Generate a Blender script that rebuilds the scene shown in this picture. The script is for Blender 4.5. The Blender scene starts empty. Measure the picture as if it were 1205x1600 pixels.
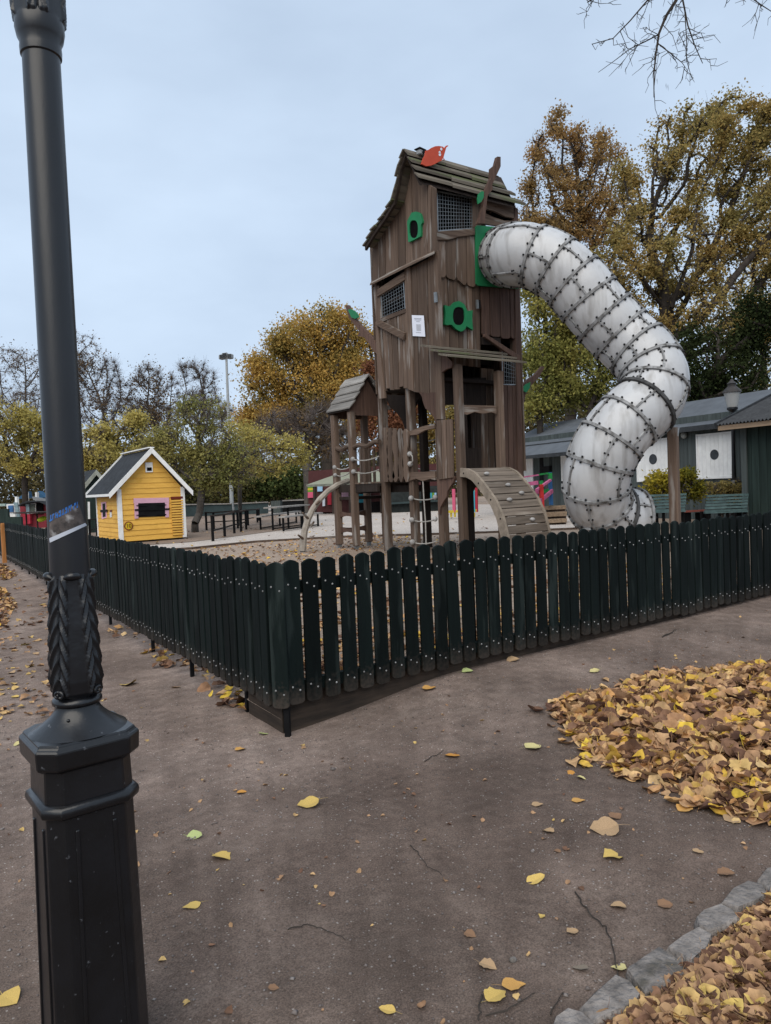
import bpy, bmesh, math, random
import numpy as np
from mathutils import Vector, Matrix

random.seed(7)
rng = np.random.default_rng(7)
scene = bpy.context.scene
COL = scene.collection

# ------------------------------------------------------------------ camera
F, PITCH, ROLL, YAW = 1140.0, math.atan(39 / 1140.0), math.atan(.041), math.radians(55.5)
CAM = np.array([0.0, 0.0, 1.5])
_f = np.array([math.cos(YAW) * math.cos(PITCH), math.sin(YAW) * math.cos(PITCH), -math.sin(PITCH)])
_r = np.array([math.sin(YAW), -math.cos(YAW), 0.0])
_u = np.cross(_r, _f)
_R = math.cos(ROLL) * _r - math.sin(ROLL) * _u
_U = math.sin(ROLL) * _r + math.cos(ROLL) * _u
cd = bpy.data.cameras.new('camera')
cam = bpy.data.objects.new('camera', cd)
COL.objects.link(cam)
cd.sensor_fit = 'VERTICAL'
cd.sensor_height = 24.0
cd.sensor_width = 18.08
cd.lens = 24.0 * F / 1600.0
cd.clip_start = 0.05
cd.clip_end = 1500.0
cam.matrix_world = Matrix(((_R[0], _U[0], -_f[0], CAM[0]), (_R[1], _U[1], -_f[1], CAM[1]),
                           (_R[2], _U[2], -_f[2], CAM[2]), (0, 0, 0, 1)))
scene.camera = cam

# ------------------------------------------------------------------ world (overcast sky), soft sun, exposure
SUN_EL, SUN_AZ = math.radians(48), math.radians(222)      # direction the light comes from
world = bpy.data.worlds.new('World')
scene.world = world
world.use_nodes = True
wt = world.node_tree
wt.nodes.clear()
wn = wt.nodes.new
wo = wn('ShaderNodeOutputWorld')
bg = wn('ShaderNodeBackground')
sky = wn('ShaderNodeTexSky')
sky.sky_type = 'NISHITA'
sky.sun_disc = False
sky.sun_elevation = SUN_EL
sky.sun_rotation = math.radians(90) - SUN_AZ
sky.air_density = 1.0
sky.dust_density = 3.0
tc = wn('ShaderNodeTexCoord')
mp = wn('ShaderNodeMapping')
mp.inputs['Scale'].default_value = (1.0, 1.0, 2.6)
nz = wn('ShaderNodeTexNoise')
nz.inputs['Scale'].default_value = 2.3
nz.inputs['Detail'].default_value = 5.0
nz.inputs['Roughness'].default_value = .5
rp = wn('ShaderNodeValToRGB')
rp.color_ramp.elements[0].position = .25
rp.color_ramp.elements[0].color = (3.02, 3.74, 4.74, 1)
rp.color_ramp.elements[1].position = .72
rp.color_ramp.elements[1].color = (4.12, 4.98, 6.08, 1)
mx = wn('ShaderNodeMix')
mx.data_type = 'RGBA'
mx.inputs['Factor'].default_value = .93                    # cloud cover over the clear sky
wt.links.new(tc.outputs['Generated'], mp.inputs['Vector'])
wt.links.new(mp.outputs['Vector'], nz.inputs['Vector'])
wt.links.new(nz.outputs['Fac'], rp.inputs['Fac'])
wt.links.new(sky.outputs['Color'], mx.inputs['A'])
wt.links.new(rp.outputs['Color'], mx.inputs['B'])
wt.links.new(mx.outputs['Result'], bg.inputs['Color'])
bg.inputs['Strength'].default_value = .1
wt.links.new(bg.outputs['Background'], wo.inputs['Surface'])

sd = bpy.data.lights.new('sun', 'SUN')
sd.energy = 1.5
sd.angle = math.radians(65)
sd.color = (1.0, .92, .80)
sun = bpy.data.objects.new('sun', sd)
COL.objects.link(sun)
sv = Vector((math.cos(SUN_AZ) * math.cos(SUN_EL), math.sin(SUN_AZ) * math.cos(SUN_EL), math.sin(SUN_EL)))
sun.rotation_euler = sv.to_track_quat('Z', 'Y').to_euler()
sun.location = (0, 0, 30)

scene.view_settings.view_transform = 'Standard'
scene.view_settings.look = 'None'
scene.view_settings.exposure = 0.8
scene.view_settings.gamma = 1.0
scene.cycles.use_denoising = True
scene.cycles.max_bounces = 6
scene.cycles.transparent_max_bounces = 8

# ------------------------------------------------------------------ measuring helpers: points of the place from the photograph
def ray(px, py):
    return _f + _R * ((px - 602.5) / F) + _U * ((800 - py) / F)
def ground(px, py, z=0.0):
    d = ray(px, py)
    return CAM + d * ((z - CAM[2]) / d[2])
def planeX(px, py, x):
    d = ray(px, py)
    return CAM + d * ((x - CAM[0]) / d[0])
def planeY(px, py, y):
    d = ray(px, py)
    return CAM + d * ((y - CAM[1]) / d[1])
def atd(px, py, depth):
    return CAM + ray(px, py) * depth
HP = .25                                                    # level of the playground inside the fence

# ------------------------------------------------------------------ mesh helpers
def tag(o, label=None, cat=None, group=None, kind=None):
    if label: o['label'] = label
    if cat: o['category'] = cat
    if group: o['group'] = group
    if kind: o['kind'] = kind
    return o

def empty(name, loc, label, cat, group=None):
    o = bpy.data.objects.new(name, None)
    o.empty_display_size = .1
    o.location = tuple(float(v) for v in loc)
    COL.objects.link(o)
    return tag(o, label, cat, group)

def wloc(o):
    v = Vector(o.location)
    while o.parent:
        o = o.parent
        v = v + Vector(o.location) if o.type == 'EMPTY' else v
    return v

def attach(o, parent):
    if parent is not None:
        o.parent = parent
        root = parent
        while root.parent:
            root = root.parent
        if parent.parent is None:
            o.matrix_parent_inverse = Matrix.Translation(-Vector(parent.location))
    return o

class MB:
    def __init__(s):
        s.v = []
        s.f = []
    def add(s, vs, fs):
        b = len(s.v)
        s.v.extend([tuple(float(c) for c in p) for p in vs])
        s.f.extend([tuple(b + i for i in f) for f in fs])
        return s
    def box(s, c, size, rz=0.0, rot=None):
        hx, hy, hz = size[0] / 2, size[1] / 2, size[2] / 2
        pts = [Vector((x, y, z)) for z in (-hz, hz) for x, y in ((-hx, -hy), (hx, -hy), (hx, hy), (-hx, hy))]
        m = rot if rot is not None else Matrix.Rotation(rz, 3, 'Z')
        c = Vector(tuple(float(k) for k in c))
        return s.add([m @ p + c for p in pts],
                     [(3, 2, 1, 0), (4, 5, 6, 7), (0, 1, 5, 4), (1, 2, 6, 5), (2, 3, 7, 6), (3, 0, 4, 7)])
    def prism(s, pts, ext):
        n = len(pts)
        e = np.asarray(ext, float)
        a = [np.asarray(p, float) for p in pts]
        return s.add(a + [p + e for p in a],
                     [tuple(range(n))[::-1], tuple(range(n, 2 * n))] + [(i, (i + 1) % n, n + (i + 1) % n, n + i) for i in range(n)])
    def bar(s, a, b, w, h, up=(0, 0, 1)):
        a = Vector(tuple(float(k) for k in a)); b = Vector(tuple(float(k) for k in b)); d = (b - a).normalized()
        sd_ = d.cross(Vector(up))
        if sd_.length < 1e-4: sd_ = d.cross(Vector((1, 0, 0)))
        sd_.normalize()
        u = sd_.cross(d).normalized()
        q = [a + sd_ * (w / 2 * i) + u * (h / 2 * j) for i, j in ((-1, -1), (1, -1), (1, 1), (-1, 1))]
        return s.prism(q, b - a)
    def tube(s, path, rad, n=8, cap=True, flat=None):
        P = [Vector(tuple(float(k) for k in p)) for p in path]
        R = rad if hasattr(rad, '__len__') else [rad] * len(P)
        vs = []
        ref = None
        for i, p in enumerate(P):
            d = (P[min(i + 1, len(P) - 1)] - P[max(i - 1, 0)]).normalized()
            if ref is None:
                ref = d.cross(Vector((0, 0, 1)))
                if ref.length < .05: ref = d.cross(Vector((1, 0, 0)))
            a = (ref - d * ref.dot(d)).normalized()
            ref = a
            b = d.cross(a)
            for k in range(n):
                t = 2 * math.pi * k / n
                vs.append(p + (a * math.cos(t) + b * math.sin(t) * (flat or 1.0)) * R[i])
        fs = [(i * n + k, i * n + (k + 1) % n, (i + 1) * n + (k + 1) % n, (i + 1) * n + k) for i in range(len(P) - 1) for k in range(n)]
        if cap:
            fs += [tuple(range(n))[::-1], tuple(range((len(P) - 1) * n, len(P) * n))]
        return s.add(vs, fs)
    def lathe(s, prof, c, n=24, tilt=None):
        vs = []
        for r, z in prof:
            for k in range(n):
                t = 2 * math.pi * k / n
                vs.append((c[0] + r * math.cos(t), c[1] + r * math.sin(t), c[2] + z))
        m = len(prof)
        fs = [(i * n + k, i * n + (k + 1) % n, (i + 1) * n + (k + 1) % n, (i + 1) * n + k) for i in range(m - 1) for k in range(n)]
        fs += [tuple(range(n))[::-1], tuple(range((m - 1) * n, m * n))]
        return s.add(vs, fs)
    def ball(s, c, r, nu=10, nv=6, sc=(1, 1, 1)):
        vs = [(c[0], c[1], c[2] - r * sc[2])]
        for j in range(1, nv):
            p = -math.pi / 2 + math.pi * j / nv
            for k in range(nu):
                t = 2 * math.pi * k / nu
                vs.append((c[0] + r * sc[0] * math.cos(p) * math.cos(t), c[1] + r * sc[1] * math.cos(p) * math.sin(t), c[2] + r * sc[2] * math.sin(p)))
        vs.append((c[0], c[1], c[2] + r * sc[2]))
        fs = [(0, 1 + (k + 1) % nu, 1 + k) for k in range(nu)]
        for j in range(nv - 2):
            for k in range(nu):
                fs.append((1 + j * nu + k, 1 + j * nu + (k + 1) % nu, 1 + (j + 1) * nu + (k + 1) % nu, 1 + (j + 1) * nu + k))
        L = len(vs) - 1
        fs += [(L, 1 + (nv - 2) * nu + k, 1 + (nv - 2) * nu + (k + 1) % nu) for k in range(nu)]
        return s.add(vs, fs)
    def mesh(s, name, mat, smooth=False, bevel=0.0, recalc=True, segs=1):
        me = bpy.data.meshes.new(name)
        me.from_pydata(s.v, [], s.f)
        if recalc or bevel:
            bm = bmesh.new()
            bm.from_mesh(me)
            if bevel:
                bmesh.ops.recalc_face_normals(bm, faces=bm.faces)
                ed = [e for e in bm.edges if len(e.link_faces) == 2 and e.calc_face_angle(0) > .5]
                bmesh.ops.bevel(bm, geom=ed, offset=bevel, segments=segs, affect='EDGES', profile=.6, clamp_overlap=True)
            bmesh.ops.recalc_face_normals(bm, faces=bm.faces)
            bm.to_mesh(me)
            bm.free()
        if mat is not None:
            me.materials.append(mat)
        if smooth:
            me.polygons.foreach_set('use_smooth', [True] * len(me.polygons))
            try:
                me.set_sharp_from_angle(angle=math.radians(38))
            except Exception:
                pass
        return me
    def build(s, name, mat, parent=None, smooth=False, bevel=0.0, segs=1):
        o = bpy.data.objects.new(name, s.mesh(name, mat, smooth, bevel, True, segs))
        COL.objects.link(o)
        return attach(o, parent)

def npmesh(name, V, Q, mat, parent=None, smooth=False):
    """quads/tris from numpy arrays"""
    me = bpy.data.meshes.new(name)
    k = Q.shape[1]
    me.vertices.add(len(V))
    me.vertices.foreach_set('co', np.ascontiguousarray(V, dtype=np.float32).ravel())
    me.loops.add(len(Q) * k)
    me.loops.foreach_set('vertex_index', np.ascontiguousarray(Q, dtype=np.int32).ravel())
    me.polygons.add(len(Q))
    me.polygons.foreach_set('loop_start', np.arange(0, len(Q) * k, k, dtype=np.int32))
    try:
        me.polygons.foreach_set('loop_total', np.full(len(Q), k, dtype=np.int32))
    except Exception:
        pass
    if smooth:
        me.polygons.foreach_set('use_smooth', np.ones(len(Q), dtype=bool))
    me.materials.append(mat)
    me.update(calc_edges=True)
    o = bpy.data.objects.new(name, me)
    COL.objects.link(o)
    return attach(o, parent)

# ------------------------------------------------------------------ materials
MATS = {}
def M(name, col, rough=.75, var=.45, vs=6.0, bump=.2, bs=40.0, metal=0.0, spec=.15, stretch=(1, 1, 1), rnd=.12, col2=None, lo=.35, hi=.68, spots=None, bdist=.01, mud=None):
    m = bpy.data.materials.new(name)
    m.use_nodes = True
    t = m.node_tree
    N = t.nodes.new
    L = t.links.new
    b = t.nodes['Principled BSDF']
    b.inputs['Roughness'].default_value = rough
    b.inputs['Metallic'].default_value = metal
    b.inputs['Specular IOR Level'].default_value = spec
    tc_ = N('ShaderNodeTexCoord'); oi = N('ShaderNodeObjectInfo'); ad = N('ShaderNodeVectorMath'); sc_ = N('ShaderNodeVectorMath')
    sc_.operation = 'SCALE'; sc_.inputs['Scale'].default_value = 37.0
    cb = N('ShaderNodeCombineXYZ')
    L(oi.outputs['Random'], cb.inputs['X']); L(oi.outputs['Random'], cb.inputs['Y']); L(oi.outputs['Random'], cb.inputs['Z'])
    L(cb.outputs['Vector'], sc_.inputs[0])
    mp_ = N('ShaderNodeMapping'); mp_.inputs['Scale'].default_value = stretch
    L(tc_.outputs['Object'], ad.inputs[0]); L(sc_.outputs['Vector'], ad.inputs[1])
    L(ad.outputs['Vector'], mp_.inputs['Vector'])
    n1 = N('ShaderNodeTexNoise'); n1.inputs['Scale'].default_value = vs; n1.inputs['Detail'].default_value = 7; n1.inputs['Roughness'].default_value = .62
    L(mp_.outputs['Vector'], n1.inputs['Vector'])
    r1 = N('ShaderNodeValToRGB')
    r1.color_ramp.elements[0].position = lo
    r1.color_ramp.elements[1].position = hi
    c2 = col2 if col2 else tuple(c * (1 - var) for c in col)
    r1.color_ramp.elements[0].color = (*c2, 1)
    r1.color_ramp.elements[1].color = (*col, 1)
    L(n1.outputs['Fac'], r1.inputs['Fac'])
    last = r1.outputs['Color']
    if spots:                                               # (colour, scale, threshold, stretch) chipped or stained patches
        n3 = N('ShaderNodeTexNoise'); n3.inputs['Scale'].default_value = spots[1]; n3.inputs['Detail'].default_value = 5
        if len(spots) > 3:
            m3 = N('ShaderNodeMapping'); m3.inputs['Scale'].default_value = spots[3]
            L(ad.outputs['Vector'], m3.inputs['Vector']); L(m3.outputs['Vector'], n3.inputs['Vector'])
        else:
            L(ad.outputs['Vector'], n3.inputs['Vector'])
        r3 = N('ShaderNodeValToRGB')
        r3.color_ramp.elements[0].position = spots[2]; r3.color_ramp.elements[1].position = min(1, spots[2] + (spots[4] if len(spots) > 4 else .08))
        L(n3.outputs['Fac'], r3.inputs['Fac'])
        x3 = N('ShaderNodeMix'); x3.data_type = 'RGBA'
        L(r3.outputs['Color'], x3.inputs['Factor']); L(last, x3.inputs['A'])
        x3.inputs['B'].default_value = (*spots[0], 1)
        last = x3.outputs['Result']
    if mud:                                                  # (colour, height): splashed soil on the foot of a board
        sz = N('ShaderNodeSeparateXYZ'); L(tc_.outputs['Object'], sz.inputs[0])
        n6 = N('ShaderNodeTexNoise'); n6.inputs['Scale'].default_value = 45.0; n6.inputs['Detail'].default_value = 5; L(ad.outputs['Vector'], n6.inputs['Vector'])
        m6 = N('ShaderNodeMath'); m6.operation = 'MULTIPLY_ADD'; m6.inputs[1].default_value = -mud[1] * 2.4; L(n6.outputs['Fac'], m6.inputs[0]); L(sz.outputs['Z'], m6.inputs[2])
        r6 = N('ShaderNodeMapRange'); r6.inputs['From Min'].default_value = -mud[1] * 1.25; r6.inputs['From Max'].default_value = mud[1] * .1; r6.inputs['To Min'].default_value = .75; r6.inputs['To Max'].default_value = 0.0
        L(m6.outputs[0], r6.inputs['Value'])
        x6 = N('ShaderNodeMix'); x6.data_type = 'RGBA'; L(r6.outputs['Result'], x6.inputs['Factor']); L(last, x6.inputs['A']); x6.inputs['B'].default_value = (*mud[0], 1)
        last = x6.outputs['Result']
    hs = N('ShaderNodeHueSaturation')
    mr = N('ShaderNodeMapRange'); mr.inputs['To Min'].default_value = 1 - rnd; mr.inputs['To Max'].default_value = 1 + rnd
    L(oi.outputs['Random'], mr.inputs['Value']); L(mr.outputs['Result'], hs.inputs['Value'])
    L(last, hs.inputs['Color'])
    L(hs.outputs['Color'], b.inputs['Base Color'])
    if bump:
        n2 = N('ShaderNodeTexNoise'); n2.inputs['Scale'].default_value = bs; n2.inputs['Detail'].default_value = 6
        L(mp_.outputs['Vector'], n2.inputs['Vector'])
        bp = N('ShaderNodeBump'); bp.inputs['Strength'].default_value = bump; bp.inputs['Distance'].default_value = bdist
        L(n2.outputs['Fac'], bp.inputs['Height']); L(bp.outputs['Normal'], b.inputs['Normal'])
    MATS[name] = m
    return m

def leafmat(name, cols, trans=.38, vs=.40, rough=.6, island=True, spread=.42, mott=0.0):
    """leaves: every leaf picks its colour; clumps drift in hue"""
    m = bpy.data.materials.new(name)
    m.use_nodes = True
    t = m.node_tree; t.nodes.clear(); N = t.nodes.new; L = t.links.new
    out = N('ShaderNodeOutputMaterial')
    r = N('ShaderNodeValToRGB')
    el = r.color_ramp.elements
    while len(el) < len(cols): el.new(.5)
    for i, c in enumerate(cols):
        el[i].position = i / (len(cols) - 1); el[i].color = (*c, 1)
    geo = N('ShaderNodeNewGeometry')
    tc_ = N('ShaderNodeTexCoord'); nz_ = N('ShaderNodeTexNoise'); nz_.inputs['Scale'].default_value = vs; nz_.inputs['Detail'].default_value = 3
    L(tc_.outputs['Object'], nz_.inputs['Vector'])
    if island:
        a = N('ShaderNodeMath'); a.operation = 'MULTIPLY'; a.inputs[1].default_value = spread
        L(geo.outputs['Random Per Island'], a.inputs[0])
        k = N('ShaderNodeMapRange'); k.inputs['From Min'].default_value = .3; k.inputs['From Max'].default_value = .7; k.inputs['To Max'].default_value = 1 - spread
        L(nz_.outputs['Fac'], k.inputs['Value'])
        s_ = N('ShaderNodeMath'); s_.operation = 'ADD'
        L(a.outputs[0], s_.inputs[0]); L(k.outputs['Result'], s_.inputs[1])
        L(s_.outputs[0], r.inputs['Fac'])
    else:
        oi = N('ShaderNodeObjectInfo'); L(oi.outputs['Random'], r.inputs['Fac'])
    colr = r.outputs['Color']
    if mott:
        n4 = N('ShaderNodeTexNoise'); n4.inputs['Scale'].default_value = mott; n4.inputs['Detail'].default_value = 4
        L(tc_.outputs['Object'], n4.inputs['Vector'])
        q4 = N('ShaderNodeMapRange'); q4.inputs['From Min'].default_value = .3; q4.inputs['From Max'].default_value = .7; q4.inputs['To Min'].default_value = .62; q4.inputs['To Max'].default_value = 1.2
        L(n4.outputs['Fac'], q4.inputs['Value'])
        h4 = N('ShaderNodeHueSaturation'); L(colr, h4.inputs['Color']); L(q4.outputs['Result'], h4.inputs['Value'])
        colr = h4.outputs['Color']
    d = N('ShaderNodeBsdfDiffuse'); tr = N('ShaderNodeBsdfTranslucent'); ms = N('ShaderNodeMixShader')
    ms.inputs['Fac'].default_value = trans
    L(colr, d.inputs['Color']); L(colr, tr.inputs['Color'])
    L(d.outputs[0], ms.inputs[1]); L(tr.outputs[0], ms.inputs[2])
    L(ms.outputs[0], out.inputs['Surface'])
    MATS[name] = m
    return m

WB = (.165, .117, .088); WB2 = (.072, .050, .039)
wood_z = M('weathered_wood_upright', WB, .85, vs=1.0, stretch=(20, 20, .9), bump=.35, bs=2.2, rnd=.30, col2=WB2, lo=.25, hi=.75, spots=((.23, .205, .185), 1.2, .58, (5, 5, .7)))
wood_x = M('weathered_wood_along_x', WB, .85, vs=1.0, stretch=(1.3, 26, 26), bump=.35, bs=2.2, rnd=.2, col2=WB2, spots=((.24, .215, .19), 1.2, .56, (.8, 7, 7)))
wood_y = M('weathered_wood_along_y', WB, .85, vs=1.0, stretch=(26, 1.3, 26), bump=.35, bs=2.2, rnd=.2, col2=WB2, spots=((.24, .215, .19), 1.2, .56, (7, .8, 7)))
wood_red = M('brown_stained_wood', (.135, .083, .063), .8, vs=1.0, stretch=(22, 22, 1.5), bump=.3, bs=2.0, rnd=.2, col2=(.075, .047, .038))
wood_dark = M('dark_and_shaded_timber', (.045, .034, .029), .85, vs=1.0, stretch=(20, 20, 1.3), bump=.3, bs=2.0, rnd=.2)  # dark timber tone; also paints shade on parts inside the tower
shingle = M('weathered_roof_board', (.165, .145, .115), .9, vs=1.0, stretch=(1.2, 14, 14), bump=.35, bs=2.5, rnd=.2, col2=(.085, .073, .06), spots=((.10, .11, .06), 1.4, .55, (.6, 4, 4)))
shingle_y = M('weathered_hut_roof_board', (.29, .275, .255), .9, vs=1.0, stretch=(14, 1.2, 14), bump=.35, bs=2.5, rnd=.2, col2=(.15, .14, .13))
deck = M('grey_ramp_plank', (.20, .165, .135), .85, vs=1.0, stretch=(1.2, 20, 20), bump=.3, bs=2.2, rnd=.22, col2=(.10, .082, .067), spots=((.27, .235, .20), 1.0, .56, (.8, 4, 4)))
green_plate = M('green_plastic_plate', (.022, .205, .085), .5, var=.2, vs=3, bump=0, rnd=.08)
red_plate = M('red_plastic_plate', (.56, .085, .045), .5, var=.25, vs=3, bump=0, rnd=.0)
steel = M('galvanised_steel', (.30, .32, .33), .45, var=.3, vs=14, bump=.05, metal=.6, rnd=.08)
dark_void = M('black_interior_shade', (.010, .009, .010), .95, bump=0, spec=.02)  # near-black colour standing in for shade inside openings
rope = M('grey_rope', (.42, .40, .37), .9, vs=60, bump=.4, bs=90, rnd=.1)
ball_m = M('grey_plastic_ball', (.42, .41, .40), .55, vs=12, bump=0)
tube_m = M('scuffed_white_plastic', (.52, .525, .53), .36, vs=1.1, col2=(.41, .415, .425), bump=.05, bs=9, rnd=.09, spec=.5, spots=((.22, .21, .20), 1.0, .51, (6.5, 6.5, .75), .30))
tube_rib = M('grey_plastic_flange', (.36, .365, .37), .5, vs=7, col2=(.07, .066, .062), bump=.1, rnd=.1)
bolt_m = M('black_bolt', (.02, .02, .022), .5, bump=0)
fence_m = M('dark_green_painted_wood', (.0052, .0095, .0090), .7, vs=1.0, stretch=(22, 22, 1.6), bump=.3, bs=2.0, rnd=.35, spec=.10, col2=(.0030, .0055, .0054), spots=((.014, .020, .019), 2.2, .57, (6, 6, .7)), mud=((.045, .036, .030), .11))
galv = M('pale_screw_head', (.36, .36, .355), .4, bump=0, metal=.3, rnd=.25)
board_m = M('retaining_board', (.075, .055, .042), .9, vs=1.0, stretch=(2, 2, 20), bump=.3, bs=2, col2=(.03, .024, .02))
iron = M('black_painted_iron', (.0075, .0082, .0105), .30, vs=5, col2=(.0042, .0044, .0052), bump=.35, bs=26, spec=.5, rnd=.03, spots=((.07, .074, .082), 52, .685, (1, 1, 1), .04), bdist=.004)
iron_light = M('weathered_iron_shaft', (.0115, .0128, .0165), .34, vs=3, stretch=(3, 3, .6), col2=(.0065, .007, .0085), bump=.2, bs=22, spec=.5, rnd=.0, spots=((.17, .18, .19), 34, .745), bdist=.003)
yel = M('yellow_house_paint', (.80, .47, .10), .65, vs=3, stretch=(1, 1, 4), col2=(.68, .38, .075), bump=.1, rnd=.06, spots=((.56, .31, .05), 2.2, .64))
whitep = M('white_paint', (.82, .82, .80), .55, vs=5, col2=(.70, .70, .69), bump=.05, rnd=.04)
pink = M('pink_paint', (.72, .42, .53), .6, vs=6, bump=0, var=.12)
tar = M('black_roofing_felt', (.040, .044, .050), .85, vs=6, bump=.2, bs=120, rnd=.05)
ironblk = M('matt_black_metal', (.011, .011, .012), .6, bump=0, spec=.1)
maroon = M('maroon_paint', (.20, .035, .022), .6, bump=0)
green_wall = M('grey_green_boards', (.085, .100, .098), .8, vs=1, stretch=(14, 14, 1), col2=(.058, .070, .069), bump=.15, bs=2, rnd=.14)
dark_green_wall = M('dark_green_boards', (.030, .048, .043), .8, vs=1, stretch=(14, 14, 1), bump=.15, bs=2, rnd=.15)
roof_grey = M('grey_roofing_felt', (.115, .128, .145), .85, vs=2.2, bump=.15, bs=50, rnd=.03, col2=(.085, .094, .107))
corr = M('dark_corrugated_sheet', (.060, .063, .067), .6, vs=4, stretch=(.7, 6, 6), bump=.1, rnd=.05, col2=(.035, .036, .039))
pale_wood = M('pale_fascia_wood', (.33, .24, .165), .8, vs=1, stretch=(20, 1, 20), bump=.1, rnd=.1)
teal = M('teal_bench_paint', (.10, .165, .17), .55, vs=6, bump=.05, rnd=.1)
brick_red = M('red_brown_paint', (.22, .065, .05), .7, bump=.1, rnd=.1)
bark = M('grey_brown_bark', (.060, .050, .042), .95, vs=5, stretch=(1, 1, .3), bump=.6, bs=14, rnd=.05, col2=(.030, .025, .022), bdist=.03)
bark_light = M('pale_grey_bark', (.125, .112, .100), .95, vs=5, stretch=(1, 1, .3), bump=.6, bs=14, rnd=.05, col2=(.062, .055, .05), bdist=.03)
twig_m = M('thin_grey_twig', (.15, .125, .115), .95, bump=0, vs=3)
stone_m = M('grey_granite_stone', (.29, .26, .24), .9, vs=14, bump=1.0, bs=48, rnd=.16, col2=(.12, .108, .10), bdist=.02, spots=((.10, .09, .075), 6, .60))
paper = M('white_paper', (.74, .77, .86), .7, var=.05, vs=8, bump=0, rnd=0)
print_m = M('faded_grey_print', (.42, .44, .50), .7, bump=0, rnd=0)
black_m = M('black_rubber', (.012, .012, .014), .7, bump=0)
orange_m = M('orange_wood_post', (.50, .22, .075), .8, vs=1, stretch=(14, 14, 1), bump=.1)
grey_metal = M('grey_painted_metal', (.33, .35, .36), .5, var=.2, vs=5, bump=0)
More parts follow.
